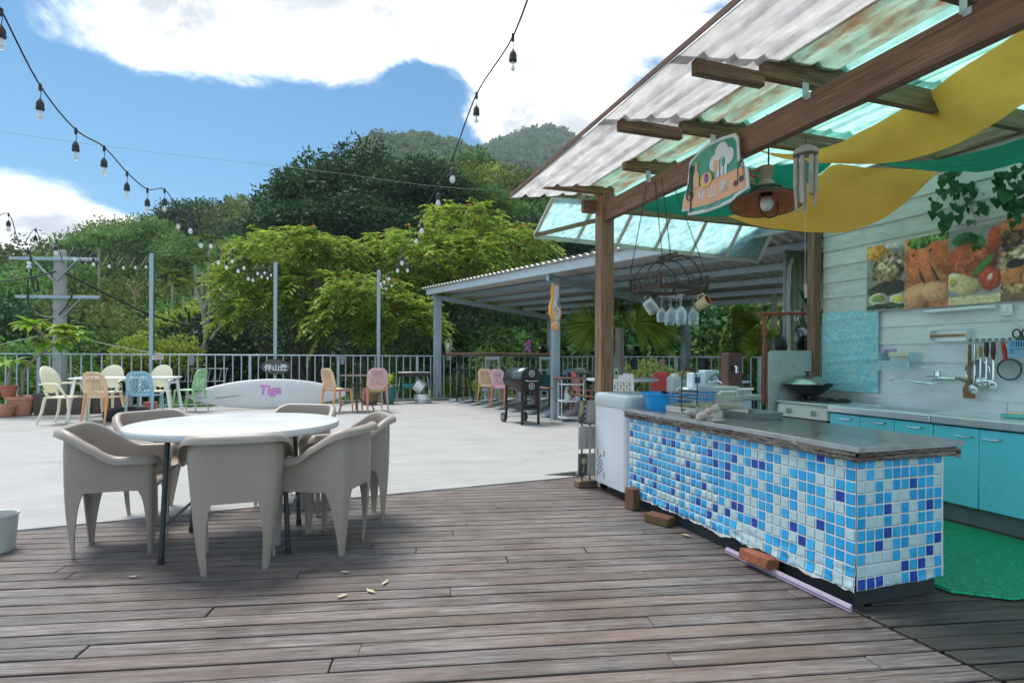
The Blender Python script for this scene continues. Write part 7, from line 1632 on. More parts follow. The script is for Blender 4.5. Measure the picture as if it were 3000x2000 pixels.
o = thing('griddle', 'flat black griddle tray on the pale blue round table', 'griddle', q2 + V3((.02, -.12, .763)), .1); MB().box((0, 0, .012), (.72, .36, .022), ch=.006).build('tray', BLACKM, o)
# kitchen appliances beyond the far sink
zc_ = kthing('side_counter', 'grey steel counter with small appliances behind the far sink', 'counter', 2.0, 3.55, 0)
MB().box((0, 0, .80), (.9, .36, .03), ch=.005).build('counter_top', STAIN, zc_); 
for sx in (-1, 1): MB().box((sx * .42, 0, .39), (.04, .3, .78)).build('leg', STEEL, zc_)
for (u, v, d, m, lab, cat, nm) in ((1.72, 3.5, (.12, .12, .17), mat('pale_blue_top', (.5, .6, .66)), 'pale blue water dispenser box with dark panel on the steel counter', 'dispenser', 'water_dispenser'), (2.28, 3.55, (.2, .14, .40), mat('dark_rosewood', (.09, .04, .03), .6), 'dark brown wooden crate standing on the steel counter', 'crate', 'wooden_crate'), (1.92, 3.5, (.2, .12, .20), mat('pale_blue_top', (.5, .6, .66)), 'pale blue filter housing with valves on the steel counter', 'filter', 'filter_housing')):
    o = kthing(nm, lab, cat, u, v, .815); MB().box((0, 0, d[2] / 2), d, ch=.008).build('case', m, o)
    if nm == 'water_dispenser': MB().box((0, -.061, .09), (.07, .004, .07)).build('panel', mat('navy_panel', (.02, .05, .2), .3), o)
    elif nm == 'filter_housing':
        b = MB(); b.tube([(-.08, -.08, .06), (.0, -.1, .09), (.1, -.09, .05)], .018, 8); b.build('valve', CHROME, o); b = MB(); b.tube([(-.05, -.07, .1), (0, -.1, .15), (.06, -.08, .16), (.1, -.05, .1)], .008, 6); b.build('hose', mat('hose_green', (.03, .12, .05), .4), o)
    else: b = MB(); b.tube([(-.03, -.075, .24), (-.03, -.13, .24), (-.03, -.13, .17)], .02, 8); b.build('spout', CHROME, o); MB().box((0, -.072, .2), (.18, .004, .03)).build('gap', BLACKP, o)

# small fittings on posts and the far railing
for px, Y, lab in ((1857, 14.1, 'black hanging planter on the far railing behind the white round table'), (2062, 12.3, 'black hanging planter on the far railing beside the pavilion back post')):
    o = thing('fence_planter', lab, 'planter', P(px, 1083, Y), -radians(47)); MB().lathe([(.07, 0), (.085, .25), (.085, .26), (.075, .26), (.06, .02)], 4, rotz(pi / 4)).build('pot', BLACKP, o, ang=20); MB().box((0, .07, .25), (.05, .06, .01)).build('hook', BLACKM, o)
o = kthing('socket_box', 'beige power socket box on the wooden corner post', 'socket', .264 + .045, 2.92 - .074, 1.0); MB().box((.055, .03, 0), (.05, .03, .10), ch=.004).build('case', mat('beige_box', (.52, .48, .36), .5), o); MB().box((.055, .013, .01), (.02, .006, .03)).build('outlet', BLACKP, o)
for k, z in enumerate((1.30, 1.42)):
    o = thing('blue_sticker', ['lower pale blue sticker on the pavilion back post', 'upper pale blue sticker on the pavilion back post'][k], 'sticker', (PD.x - .03, PD.y - .085, z), radians(20)); MB().box((0, 0, 0), (.13, .003, .07)).build('label', mat('sticker_blue', (.16, .5, .66), .4), o)

# ================================================================== trees
RS = np.random.RandomState(42)
def leafmat(name, col, transl=.35, rough=.6, objvar=.26, island=.42, hue=.035, var=.25, scale=.5):
    return mat(name, col, rough, 0, var, scale, transl=transl, objvar=objvar, island=island, hue=hue, spec=.12)
LM = {'dark': leafmat('ficus_leaf', (.036, .092, .030), .22, .55), 'mid': leafmat('forest_leaf', (.11, .21, .05)), 'light': leafmat('bamboo_leaf', (.15, .27, .07)), 'olive': leafmat('olive_leaf', (.14, .19, .05)),
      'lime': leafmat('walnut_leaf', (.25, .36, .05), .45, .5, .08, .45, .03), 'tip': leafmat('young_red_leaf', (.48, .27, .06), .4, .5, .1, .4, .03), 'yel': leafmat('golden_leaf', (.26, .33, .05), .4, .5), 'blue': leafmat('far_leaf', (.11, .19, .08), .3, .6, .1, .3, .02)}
TRUNK = mat('tree_bark', (.10, .082, .06), .9, 0, .3, 4, .5, 14); PALE = mat('pale_bark', (.36, .33, .27), .85, 0, .25, 5, .4, 20, stain=((.18, .16, .12), .3, 6))
def leaves(pos, axis, nrm, L_, W):
    """leaf shaped diamonds from arrays of base points, pointing directions, normals"""
    n = len(pos); axis = axis / (np.linalg.norm(axis, axis=1, keepdims=True) + 1e-9); side = np.cross(axis, nrm); side /= np.linalg.norm(side, axis=1, keepdims=True) + 1e-9
    L_ = np.broadcast_to(np.asarray(L_), (n,))[:, None]; W = np.broadcast_to(np.asarray(W), (n,))[:, None]; m = pos + axis * L_ * .45
    v = np.stack([pos, m + side * W / 2, pos + axis * L_, m - side * W / 2], 1).reshape(-1, 3); f = np.arange(4 * n).reshape(-1, 4); return v, f
def crown(n, lobes, r, size, seed, flat=1.0, droop=.3, asp=.5, up=-.35):
    """crown of leaf clumps: leaves on the skins of overlapping lobes, so that light and dark clumps form"""
    q = np.random.RandomState(seed); k = lobes
    d = q.normal(size=(k, 3)); d /= np.linalg.norm(d, axis=1, keepdims=True); d[:, 2] = np.abs(d[:, 2]) * .95 - .30; c = d * r * q.uniform(.35, .80, (k, 1)); c[:, 2] *= flat; lr = r * q.uniform(.26, .46, k)
    i = q.choice(k, n, p=lr ** 2 / (lr ** 2).sum()); e = q.normal(size=(n, 3)); e /= np.linalg.norm(e, axis=1, keepdims=True); e[:, 2] = np.where(e[:, 2] < up, -e[:, 2] * .6, e[:, 2]); lump = 1 + .22 * np.sin(e[:, 0] * 7 + i) * np.sin(e[:, 1] * 7 + i * 2) * np.cos(e[:, 2] * 5)
    pos = c[i] + e * (lr[i] * lump * q.uniform(.74, 1.05, n) ** .7)[:, None]; ax = q.normal(size=(n, 3)) + e * .7; ax[:, 2] -= droop; nr = e + q.normal(size=(n, 3)) * .55
    s = size * q.uniform(.6, 1.35, n); return leaves(pos, ax, nr, s, s * asp)
def trunk_mb(h, r, crown_r, seed, nb=7, lean=0.0):
    q = random.Random(seed); b = MB(); pts = [V3((lean * t + .12 * r * q.uniform(-1, 1) * t * 4, .1 * q.uniform(-1, 1) * t, h * t)) for t in (0, .25, .5, .75, 1)]; b.tube(catrow(pts, 10), [r * (1.25 - .75 * k / 9) for k in range(10)], 8)
    for k in range(nb):
        t = .55 + .45 * k / nb; p = V3((lean * t, 0, h * t)); a = k * 2.4 + q.random(); e = p + V3((cos(a), sin(a), .9)).normalized() * crown_r * q.uniform(.55, .85); m_ = p.lerp(e, .5) + V3((0, 0, -.1 * crown_r)); b.tube(catrow([p, m_, e], 6), [r * .42 * (1 - .8 * j / 5) for j in range(6)], 6)
    return b
def make_tree(name, kind, h, r, n, lobes, size, seed, label, loc, cat='tree', flat=.85, asp=.5, bark=None, group=None, droop=.3, trunk_r=.16):
    o = thing(name, label, cat, loc, 0, group)
    t_ = trunk_mb(h, trunk_r, r, seed).build('trunk', bark or TRUNK, o)
    v, f = crown(n, lobes, r, size, seed, flat, droop, asp); v = v + np.array([0, 0, h + r * .15]); link('crown', fastmesh('crown', v, f, LM[kind]), o); return o
def tz(x, y): return terrain(x, y)
# big dark ficus, several crowns wide
FIC = [(935, 590, 44, 4.4), (1060, 575, 47, 5.0), (1240, 590, 45, 4.8), (1000, 690, 42, 4.2), (890, 700, 40, 3.4), (1350, 625, 46, 4.4), (1130, 690, 43, 4.2)]
for k, (px, py, Y, r) in enumerate(FIC):
    p = P(px, py, Y); g = tz(p.x, Y); h = p.z - g - r * .15
    make_tree('ficus_tree', 'mid' if k == 5 else 'dark', h, r, 11000, 22, .36, 60 + k, ['dark glossy spreading tree at the rounded left shoulder of the dark grove', 'tallest dark glossy tree in the middle of the grove under the ridge', 'dark glossy tree crossed by the light string above the lime tree', 'dark glossy tree low behind the lime tree, below the grove top', 'small dark tree under the left shoulder of the dark grove', 'green tree between the grove and the kitchen roof edge', 'dark tree whose bare limbs show behind the lime tree'][k], (p.x, p.y, g), 'tree', 1.0, .42, TRUNK, 'dark trees of the grove', .5, .32)
# ------------------------------------------------------------------ lime green compound leaved trees behind the railing
def pinnate(pos, d, n_leaf, L_, lw, ll, q):
    """drooping compound leaves: paired leaflets along an arching stalk"""
    n = len(pos); d = d / np.linalg.norm(d, axis=1, keepdims=True); P_, A_, N_ = [], [], []; side = np.cross(d, np.array([0, 0, 1.0])); side /= np.linalg.norm(side, axis=1, keepdims=True) + 1e-9
    for j in range(n_leaf):
        t = (j // 2 + 1) / (n_leaf // 2 + 1); p = pos + d * (L_ * t)[:, None]; p[:, 2] -= .55 * L_ * t * t; sg = 1 if j % 2 else -1
        a = side * sg + d * .55; a[:, 2] -= .35 + .35 * t; P_.append(p); A_.append(a + q.normal(size=(n, 3)) * .15); N_.append(np.tile([0, 0, 1.0], (n, 1)) + side * sg * .3 + q.normal(size=(n, 3)) * .25)
    return leaves(np.concatenate(P_), np.concatenate(A_), np.concatenate(N_), ll * q.uniform(.75, 1.2, n * n_leaf), lw)
def lime_tree(label, base, domes, seed, n=420):
    q = np.random.RandomState(seed); o = thing('lime_leaved_tree', label, 'tree', base, 0, 'lime green trees behind the railing'); vs, fs, tv, tf = [], [], [], []; off = 0; offt = 0; tb_ = MB()
    bz = V3(base); tb_.tube([(0, 0, 0), (.1, .1, 1.6), (.1, 0, 2.6)], [.2, .16, .13], 8)
    for (c, rx, rz_, m) in domes:
        c = V3(c) - bz; e = q.normal(size=(m, 3)); e /= np.linalg.norm(e, axis=1, keepdims=True); e[:, 2] = np.where(e[:, 2] < -.25, -e[:, 2], e[:, 2]); rad = q.uniform(.55, 1.0, m) ** .5
        lump = 1 + .16 * np.sin(e[:, 0] * 6 + seed) * np.cos(e[:, 1] * 6); pos = np.array(c) + e * np.array([rx, rx, rz_]) * (rad * lump)[:, None]; d = e * np.array([1, 1, .35]) + q.normal(size=(m, 3)) * .35; v, f = pinnate(pos, d, 12, q.uniform(.5, .8, m), .085, .25, q); vs.append(v); fs.append(f + off); off += len(v)
        top = e[:, 2] > .55; top &= q.uniform(size=m) < .13; pt = pos[top] + np.array([0, 0, .12]); k = len(pt)
        if k: v, f = pinnate(pt, q.normal(size=(k, 3)) * .6 + np.array([0, 0, .9]), 8, q.uniform(.2, .35, k), .07, .18, q); tv.append(v); tf.append(f + offt); offt += len(v)
        for _ in range(5):
            en = c + V3(tuple(q.normal(size=3))) .normalized() * rx * .75; mid = V3((.1, 0, 2.6)).lerp(en, .5) + V3((0, 0, -.25)); tb_.tube(catrow([V3((.1, 0, 2.3)), mid, en], 7), [.07 * (1 - .8 * j / 6) for j in range(7)], 6)
    tb_.build('trunk', TRUNK, o); link('crown', fastmesh('crown', np.concatenate(vs), np.concatenate(fs), LM['lime']), o)
    if tv: stuff(link('young_shoots', fastmesh('young_shoots', np.concatenate(tv), np.concatenate(tf), LM['tip']), o))
def dome(px, py, Y, rx, rz_, m): p = P(px, py, Y); return (p, rx, rz_, m)
gb = -2.6
def base_at(px, Y): p = P(px, 1200, Y); return (p.x, p.y, terrain(p.x, Y))
lime_tree('tall lime green tree with reddish shoots behind the middle light pole', base_at(1230, 23), [dome(1360, 660, 23.5, 1.5, .8, 190), dome(1230, 760, 22.5, 2.3, 1.1, 370), dome(1480, 745, 23, 2.0, 1.0, 310), dome(1340, 800, 22, 2.6, 1.2, 400), dome(1180, 870, 21.5, 2.0, 1.1, 300), dome(1420, 880, 21.5, 2.0, 1.0, 270)], 3)
lime_tree('lime green tree with reddish shoots left of the third light pole', base_at(900, 20), [dome(860, 750, 20, 1.9, .8, 280), dome(980, 770, 20.5, 1.3, .8, 180), dome(760, 830, 19.5, 1.3, .9, 180), dome(900, 880, 19.5, 1.9, 1.0, 260), dome(790, 930, 19, 1.4, .8, 170)], 8)
lime_tree('low lime green tree reaching over the railing left of the pavilion', base_at(1100, 17.5), [dome(1080, 890, 17.6, 1.3, .8, 190), dome(1180, 960, 17.4, 1.1, .9, 160), dome(1010, 970, 17.4, 1.0, .8, 140)], 12)
# ------------------------------------------------------------------ forest edge, individual trees as copies of a few kinds
KINDS = {}
def proto(key, kind, h, r, n, lobes, size, seed, asp=.5, flat=.9, droop=.3): KINDS[key] = (kind, h, r, n, lobes, size, seed, asp, flat, droop)
proto('a', 'mid', 4.2, 3.2, 11000, 24, .22, 101); proto('b', 'light', 5, 2.7, 9000, 18, .30, 102, .28, 1.25, .9); proto('c', 'olive', 4.5, 3.4, 11000, 26, .22, 103); proto('d', 'yel', 3.6, 2.5, 7000, 16, .2, 104); proto('e', 'dark', 4.5, 3.4, 11000, 24, .24, 105)
made = {}
ADJ = {'a': 'green bushy', 'b': 'feathery bamboo like', 'c': 'olive toned', 'd': 'yellowish', 'e': 'dark leaved'}
def forest_tree(key, px, py, Y, sc, label):
    p = P(px, py, Y); g = terrain(p.x, Y); kind, h, r, n, lobes, size, seed, asp, flat, droop = KINDS[key]; s = sc
    loc = (p.x, p.y, p.z - (h + r * .95) * s); rz_ = (px * 7 + py) % 628 / 100
    if key not in made: o = make_tree('forest_tree', kind, h, r, n, lobes, size, seed, label, loc, 'tree', flat, asp, None, 'trees of the forest edge', droop); o.scale = (s,) * 3; o.rotation_euler = (0, 0, rz_); made[key] = o
    else: dup(made[key], loc, rz_, label, scale=s)
PL = [  # kind, px and py of the crown top, depth, scale, what tells it apart
 ('c', 60, 700, 70, 2.2, 'on the slope behind the left string of bulbs'), ('a', 150, 720, 66, 1.9, 'on the slope above the utility pole top'), ('e', 20, 770, 52, 1.8, 'left of the utility pole crossarms'), ('c', 370, 610, 85, 2.3, 'on the skyline right of the white cloud'), ('b', 445, 640, 60, 1.6, 'towering above the first light pole'), ('a', 300, 660, 78, 2.0, 'behind the palm crown on the slope'), ('e', 560, 575, 95, 2.5, 'on the skyline under the hanging bulbs'), ('c', 640, 565, 98, 2.7, 'highest on the left skyline'), ('a', 720, 600, 92, 2.5, 'on the skyline left of the dark grove'), ('e', 780, 640, 80, 2.2, 'at the foot of the dark grove'),
 ('b', 540, 690, 58, 1.7, 'between the first pole and the palms'), ('b', 690, 700, 55, 1.5, 'above the lime tree left edge'), ('d', 800, 690, 50, 1.6, 'just left of the dark grove'), ('d', 880, 700, 48, 1.3, 'peeping over the lime tree'), ('a', 250, 760, 42, 1.5, 'right of the utility pole'), ('c', 330, 800, 36, 1.3, 'behind the first light pole'), ('b', 90, 800, 40, 1.4, 'behind the utility pole'), ('e', 20, 860, 30, 1.2, 'behind the frangipani top'), ('a', 420, 830, 34, 1.3, 'behind the dead branch'), ('c', 505, 800, 36, 1.3, 'behind the slim palm trunks'), ('a', 600, 830, 31, 1.2, 'behind the bare forked trunk'), ('d', 560, 870, 28, 1.0, 'under the palm crowns'), ('e', 680, 880, 26, 1.2, 'shading the hollow behind the oval sign'),
 ('c', 240, 880, 24, 1.0, 'behind the oval back chairs'), ('a', 330, 930, 21, .8, 'leaning over the railing by the first pole'), ('e', 120, 900, 22, 1.0, 'behind the frangipani stem'), ('d', 440, 960, 20, .7, 'by the first light pole foot'), ('a', 40, 960, 18, .8, 'behind the terracotta pots'), ('e', 740, 950, 24, 1.0, 'behind the surfboard'),
 ('a', 1400, 430, 75, 2.6, 'on the skyline right of the hanging bulb'), ('c', 1570, 480, 62, 2.1, 'bright green beside the kitchen roof edge'), ('a', 1500, 560, 55, 1.9, 'between the grove and the roof edge'), ('d', 1450, 470, 70, 1.9, 'pale against the far mountain'), ('e', 1620, 600, 46, 1.9, 'behind the aqua canopy'), ('a', 1290, 920, 22, 1.0, 'behind the pavilion corner post'), ('e', 1420, 930, 21, 1.1, 'behind the bar plank'), ('e', 1560, 920, 24, 1.2, 'behind the clef sign'), ('a', 1680, 900, 22, 1.1, 'beside the wooden corner post'), ('b', 1480, 960, 19.5, .8, 'right behind the bar chairs'), ('e', 1850, 860, 22, 1.4, 'behind the hanging glasses'), ('e', 2000, 850, 19, 1.3, 'behind the pavilion back post'), ('e', 2120, 830, 22, 1.5, 'behind the vine covered bush'), ('a', 2230, 880, 17, 1.0, 'beside the ringed palm trunk'), ('a', 1150, 1060, 17, .5, 'low behind the folding grill'), ('d', 1330, 1085, 17.2, .42, 'low behind the black stool'), ('d', 1410, 1095, 17.2, .4, 'low behind the bar chairs'), ('d', 1880, 1040, 15.8, .5, 'low behind the white round table')]
for (k, px, py, Y, s, w) in PL: forest_tree(k, px, py, Y, s, ADJ[k] + ' tree ' + w)
# ------------------------------------------------------------------ far forest that reads as one mass
def forest_mass(name, label, zones, kind, n_leaf, size):
    vs, fs, off = [], [], 0; q = np.random.RandomState(5)
    protoc = [crown(n_leaf, 9, 1.0, size, 200 + k, .95, .2, .7) for k in range(6)]
    for (a0, a1, y0, y1, cnt, r0, r1) in zones:
        for _ in range(cnt):
            a = q.uniform(a0, a1); Y = sqrt(q.uniform(y0 * y0, y1 * y1)); x = a * Y; r = q.uniform(r0, r1); v, f = protoc[q.randint(6)]; c, s = cos(q.uniform(0, 6.28)), sin(q.uniform(0, 6.28)); th = q.uniform(0, 6.28); R = np.array([[cos(th), -sin(th), 0], [sin(th), cos(th), 0], [0, 0, q.uniform(.8, 1.15)]])
            vs.append(v @ R.T * r + np.array([x, Y, terrain(x, Y) + r * .7])); fs.append(f + off); off += len(v)
    o = stuff(link(name, fastmesh(name, np.concatenate(vs), np.concatenate(fs), LM[kind]))); tag(o, label, 'forest')
forest_mass('hillside_forest', 'mixed green forest covering the near hillside', [(-1.15, .25, 62, 150, 520, 3.2, 5.2)], 'mid', 620, .17)
forest_mass('valley_thicket', 'dense dark thicket filling the hollow below the terrace', [(-1.25, .55, 19, 60, 330, 1.3, 2.4)], 'dark', 620, .16)
forest_mass('mountain_forest', 'bluish green forest on the ridge and far mountain', [(-.55, .35, 150, 340, 700, 4.5, 7), (-.35, .35, 340, 660, 1100, 6, 9.5)], 'blue', 170, .36)
# ------------------------------------------------------------------ slim palms
def palm(label, px, py, Y, hh, seed, first=[None]):
    p = P(px, py, Y); loc = (p.x, p.y, p.z - hh)
    if first[0] is None:
        o = thing('slim_palm', label, 'palm', loc, 0, 'slim palms on the slope'); b = MB(); b.tube([(0, 0, -4), (.03, 0, hh * .5), (0, 0, hh)], [.085, .07, .06], 8); b.build('trunk', PALE, o); b = MB(); b.tube([(0, 0, hh - .1), (0, 0, hh + .55)], [.09, .05], 8); b.build('crownshaft', LM['mid'], o)
        q = np.random.RandomState(3)
        for k in range(10):
            a = k * 2 * pi / 10 + .2; pos = np.array([[0, 0, hh + .55]]); n = 46; t = np.linspace(.08, 1, n); d = np.array([cos(a), sin(a), 1.1 if k % 2 else .5]); d /= np.linalg.norm(d); L_ = .85; st = pos + np.outer(t * L_, d); st[:, 2] -= .62 * t * t * (1.0 if k % 2 else .9); side = np.cross(d, [0, 0, 1.0]); side /= np.linalg.norm(side)
            A, N, Q, S = [], [], [], []
            for sg in (-1, 1): Q.append(st); A.append(side * sg + d * .6 + np.array([0, 0, -.5]) + q.normal(size=(n, 3)) * .12); N.append(np.tile([0, 0, 1.0], (n, 1)) + q.normal(size=(n, 3)) * .2); S.append(.30 * np.sin(np.pi * (t * .8 + .15)))
            v, f = leaves(np.concatenate(Q), np.concatenate(A), np.concatenate(N), np.concatenate(S), .035); link('frond', fastmesh('frond', v, f, LM['mid'] if k % 3 else LM['yel']), o)
        first[0] = o
    else: dup(first[0], loc, seed, label)
for k, (px, py, Y, w) in enumerate(((290, 720, 38, 'standing right of the utility pole crossarm'), (572, 770, 33, 'left of a pair of slim palms under the bulbs'), (592, 790, 32, 'with an orange frond stub under the bulbs'), (612, 725, 34, 'tallest palm, its crown behind the hanging bulbs'), (505, 830, 30, 'with drooping fronds left of the palm pair'), (538, 860, 29, 'shortest, with dark fronds by the first pole'), (440, 800, 40, 'dark crowned palm beside the first light pole'))): palm('slim palm ' + w, px, py, Y, 7.0, k * 1.1)
# bare forked trunk and a dead branch
def bare(label, loc, limbs, name='bare_tree'):
    o = thing(name, label, 'tree', loc)
    for nm, pts, r in limbs: b = MB(); b.tube(catrow([V3(p) for p in pts], 10), [r * (1 - .65 * k / 9) for k in range(10)], 7); b.build(nm, PALE if name == 'bare_tree' else mat('dead_wood', (.34, .24, .15), .9, 0, .2, 8), o)
p = P(600, 1030, 22); bare('pale bare tree with forked limbs beyond the railing', p, [('trunk', [(0, 0, -3), (0, 0, 0), (.05, 0, .5), (-.1, 0, 1.6), (-.35, 0, 2.4)], .13), ('limb', [(0, 0, .2), (.4, 0, .7), (.75, 0, 1.25)], .09), ('limb', [(-.02, 0, .7), (.15, 0, 1.4), (.1, 0, 2.8)], .06), ('limb', [(-.08, 0, 1.5), (.1, 0, 2.2), (-.1, 0, 3.2)], .05)])
p = P(395, 870, 30); bare('orange brown dead branch among the leaves left of the first pole', p, [('limb', [(0, 0, -.8), (0, 0, 0), (-.3, 0, .6), (-.55, 0, .7)], .05), ('limb', [(0, 0, -.2), (.2, 0, .4), (.5, 0, .55)], .045), ('limb', [(0, 0, .1), (.1, 0, .7), (.25, 0, .95)], .035)], 'dead_branch')
# ------------------------------------------------------------------ vine covered bush, fan palm, ringed palm trunk
p = P(2178, 1100, 12.6); vb = thing('vine_covered_bush', 'tall bright bush smothered in climbing vines behind the sink', 'bush', (p.x, p.y, -1.0)); q = np.random.RandomState(77); n = 5200
zz_ = q.uniform(0, 1, n); th = q.uniform(0, 6.28, n); rad = (1 - .55 * zz_ ** 1.6) * (.62 + .12 * np.sin(th * 3 + zz_ * 9)) * q.uniform(.82, 1.05, n); pos = np.stack([rad * np.cos(th), rad * np.sin(th), zz_ * 3.35], 1); nr = np.stack([np.cos(th), np.sin(th), .5 + zz_], 1) + q.normal(size=(n, 3)) * .4; ax = q.normal(size=(n, 3)) * .5 + np.array([0, 0, -1.0])
v, f = leaves(pos, ax, nr, q.uniform(.06, .15, n), q.uniform(.05, .10, n)); link('foliage', fastmesh('foliage', v, f, leafmat('vine_bright', (.115, .21, .045), .4, .4, .0, .45, .03)), vb); MB().tube([(0, 0, 0), (0, 0, 2.6)], [.1, .05], 8).build('trunk', TRUNK, vb)
for k in range(8): a = k * .8; b = MB(); b.tube([(.5 * cos(a), .5 * sin(a), 2.2 - .15 * k), (.75 * cos(a), .7 * sin(a), 2.35 - .15 * k), (.85 * cos(a), .8 * sin(a), 2.2 - .15 * k)], .006, 4); b.build('tendril', LM['yel'], vb)
def fan_palm(label, px, py, Y, n_, L_, seed, kind='lime'):
    p = P(px, py, Y); o = thing('fan_palm', label, 'palm', (p.x, p.y, p.z)); q = np.random.RandomState(seed); MB().tube([(0, 0, -3.2), (0, 0, 0)], [.14, .10], 8).build('trunk', PALE, o)
    for k in range(n_):
        a = q.uniform(0, 6.28); d = np.array([cos(a), sin(a), q.uniform(-.1, 1.3)]); d /= np.linalg.norm(d); st = d * L_ * .42; m = 26; an = np.linspace(-1.25, 1.25, m); side = np.cross(d, q.normal(size=3) * np.array([1, 1, .35])); side /= np.linalg.norm(side)
        A = np.outer(np.cos(an), d) + np.outer(np.sin(an), side); A[:, 2] -= .35; v, f = leaves(np.tile(st, (m, 1)), A, np.tile(np.cross(side, d), (m, 1)) + q.normal(size=(m, 3)) * .2, L_ * .62, .055); me = fastmesh('fan_leaf', v, f, LM[kind]); link('fan_leaf', me, o); b = MB(); b.tube([(0, 0, 0), tuple(st)], .012, 4); b.build('leaf_stalk', LM[kind], o)
fan_palm('fan palm with long narrow leaf fingers beside the wooden corner post', 1815, 960, 13.5, 13, 1.5, 5); fan_palm('small fan palm behind the ringed palm trunk', 2262, 985, 11.5, 10, .9, 6, 'yel'); fan_palm('yellowish fan leaved plant low behind the splash guard', 2262, 1035, 10.8, 9, .6, 7, 'yel')
p = P(2268, 1100, 10.9); o = thing('ringed_palm', 'pale ringed palm trunk beside the drain pipes', 'palm', (p.x, p.y, 0)); MB().lathe([(.05 + .004 * (k % 2), -.5 + k * .05) for k in range(74)], 12).build('trunk', PALE, o)
for k in range(7): a = k * .9; b = MB(); blade(b, (0, 0, 3.1), (cos(a), sin(a), .6), 1.3, .25, .8, 6); b.build('frond', LM['lime'], o, ang=180)
# climbers on the olive screen
p = K(3.25, 3.52, 1.3); o = thing('climbing_plant', 'broad leaved climbing plant on the olive screen behind the pans', 'plant', p); rd = random.Random(4)
for k in range(46):
    b = MB(); a = rd.uniform(-.9, 2.6) ; blade(b, (rd.uniform(-.05, .5), rd.uniform(-.12, -.02), rd.uniform(-.5, .75)), (rd.uniform(-.6, .5), -.5, rd.uniform(-.6, .9)), rd.uniform(.18, .42), rd.uniform(.07, .12), .7); b.build('leaf', LEAFM, o, ang=180)
# grass and weeds along the foot of the railing
q = np.random.RandomState(21); n = 2600; t = q.uniform(0, 1, n); A0, A1 = fl(60), fl(1290); base = np.array(A0)[None] * (1 - t)[:, None] + np.array(A1)[None] * t[:, None]; base[:, 1] += q.uniform(.02, .5, n); base[:, 0] += q.normal(size=n) * .05; keep = mn = np.array([mnoise.noise(V3((float(x) * 1.3, 0, 4))) for x in base[:, 0]]) > -.12; base = base[keep]; n = len(base); ax = q.normal(size=(n, 3)) * .45 + np.array([0, -.1, 1.0]); v, f = leaves(base + np.array([0, 0, -.02]), ax, q.normal(size=(n, 3)) + np.array([0, -1, 0]), q.uniform(.1, .38, n), q.uniform(.015, .03, n)); tag(stuff(link('railing_weeds', fastmesh('railing_weeds', v, f, LM['mid']))), 'green weeds growing along the foot of the railing', 'weeds')

# ================================================================== utility pole and wires
up_ = P(175, 1180, 16.2); ux, uy = up_.x, up_.y
CPOLE = mat('concrete_pole', (.42, .42, .40), .85, 0, .12, 3, .3, 30, stain=((.28, .27, .24), .3, 3))
po = thing('utility_pole', 'old concrete utility pole with two steel crossarms beyond the railing', 'utility pole', (ux, uy, 0), radians(4))
ztop = P(172, 733, 16.2).z
MB().lathe([(.18, -3), (.165, 1.5), (.148, ztop - .02), (.13, ztop), (0, ztop + .01)], 20).build('shaft', CPOLE, po)
zA = P(172, 762, 16.2).z; zB = P(172, 872, 16.2).z; s16 = 16.2 / F
for z, x0, x1 in ((zA, -125, 122), (zB, -108, 124)): MB().box(((x0 + x1) / 2 * s16, -.19, z), ((x1 - x0) * s16, .07, .09), ch=.005).build('crossarm', STEEL, po)
for (x0, z0, x1, z1) in ((-60, zA, -6, zA - .62), (60, zA, 2, zA - .62), (72, zB, 20, zB - .55)): MB().beam((x0 * s16, -.20, z0 - .03), (x1 * s16, -.17, z1), .04, .025).build('brace', STEEL, po)
for k in range(7): MB().box((-.04, -.165, .6 + k * .45), (.05, .02, .012)).build('step_bolt', BLACKM, po)
b = MB(); b.tube(catrow([V3((-.70, -.25, zA + .3)), V3((-.62, -.25, zA)), V3((-.60, -.25, zA - .5)), V3((-.50, -.25, zA - .95)), V3((-.42, -.25, zA - .7)), V3((-.52, -.25, zA - .5))], 24), .022, 8); b.build('cable_loop', BLACKP, po)
b = MB(); b.tube(catrow([V3((-.68, -.25, zB + .5)), V3((-.70, -.25, zB)), V3((-.6, -.25, zB - .35)), V3((-.3, -.25, zB - .56)), V3((0, -.22, zB - .6))], 20), .018, 8); b.build('cable_loop', BLACKP, po)
b = MB(); b.tube(catrow([V3((.1, -.2, zB - .5)), V3((.32, -.22, zB - .25)), V3((.5, -.25, zB + .1)), V3((.58, -.25, zB + .35)), V3((.66, -.25, zB + .42))], 20), .016, 8); b.build('cable_loop', BLACKP, po)
MB().lathe([(.05, 0), (.07, .05), (.04, .1), (.06, .14), (.03, .2)], 14, T(-.62, -.3, zA - .3)).build('insulator', WHITEP, po)
def wire(label, pts, r, m=BLACKP, n=30):
    c = catrow([P(*q) for q in pts], n); o = thing('overhead_wire', label, 'wire', c[0]); b = MB(); b.tube(c, r, 6); b.build('wire', m, o, world=True)
wire('thick black cable sloping from the utility pole past the light poles', [(190, 800, 16.0), (350, 880, 17.5), (450, 925, 18.5), (600, 965, 20), (720, 985, 21), (810, 990, 22), (960, 975, 24)], .028)
wire('black cable leaving the utility pole on the side of the frangipani', [(-120, 822, 12), (0, 824, 14), (90, 812, 15.5), (165, 795, 16.0)], .022)
wire('thin pale wire running low past the utility pole to the railing', [(-80, 1030, 12), (110, 985, 15.5), (205, 984, 16.2), (330, 1012, 15), (470, 1036, 13)], .008, mat('pale_wire', (.4, .4, .38), .5))
wire('thin pale wire crossing the sky before the dark grove', [(-100, 372, 14), (400, 440, 16), (930, 500, 18), (1270, 545, 19), (1530, 562, 20)], .005, mat('pale_wire', (.4, .4, .38)))
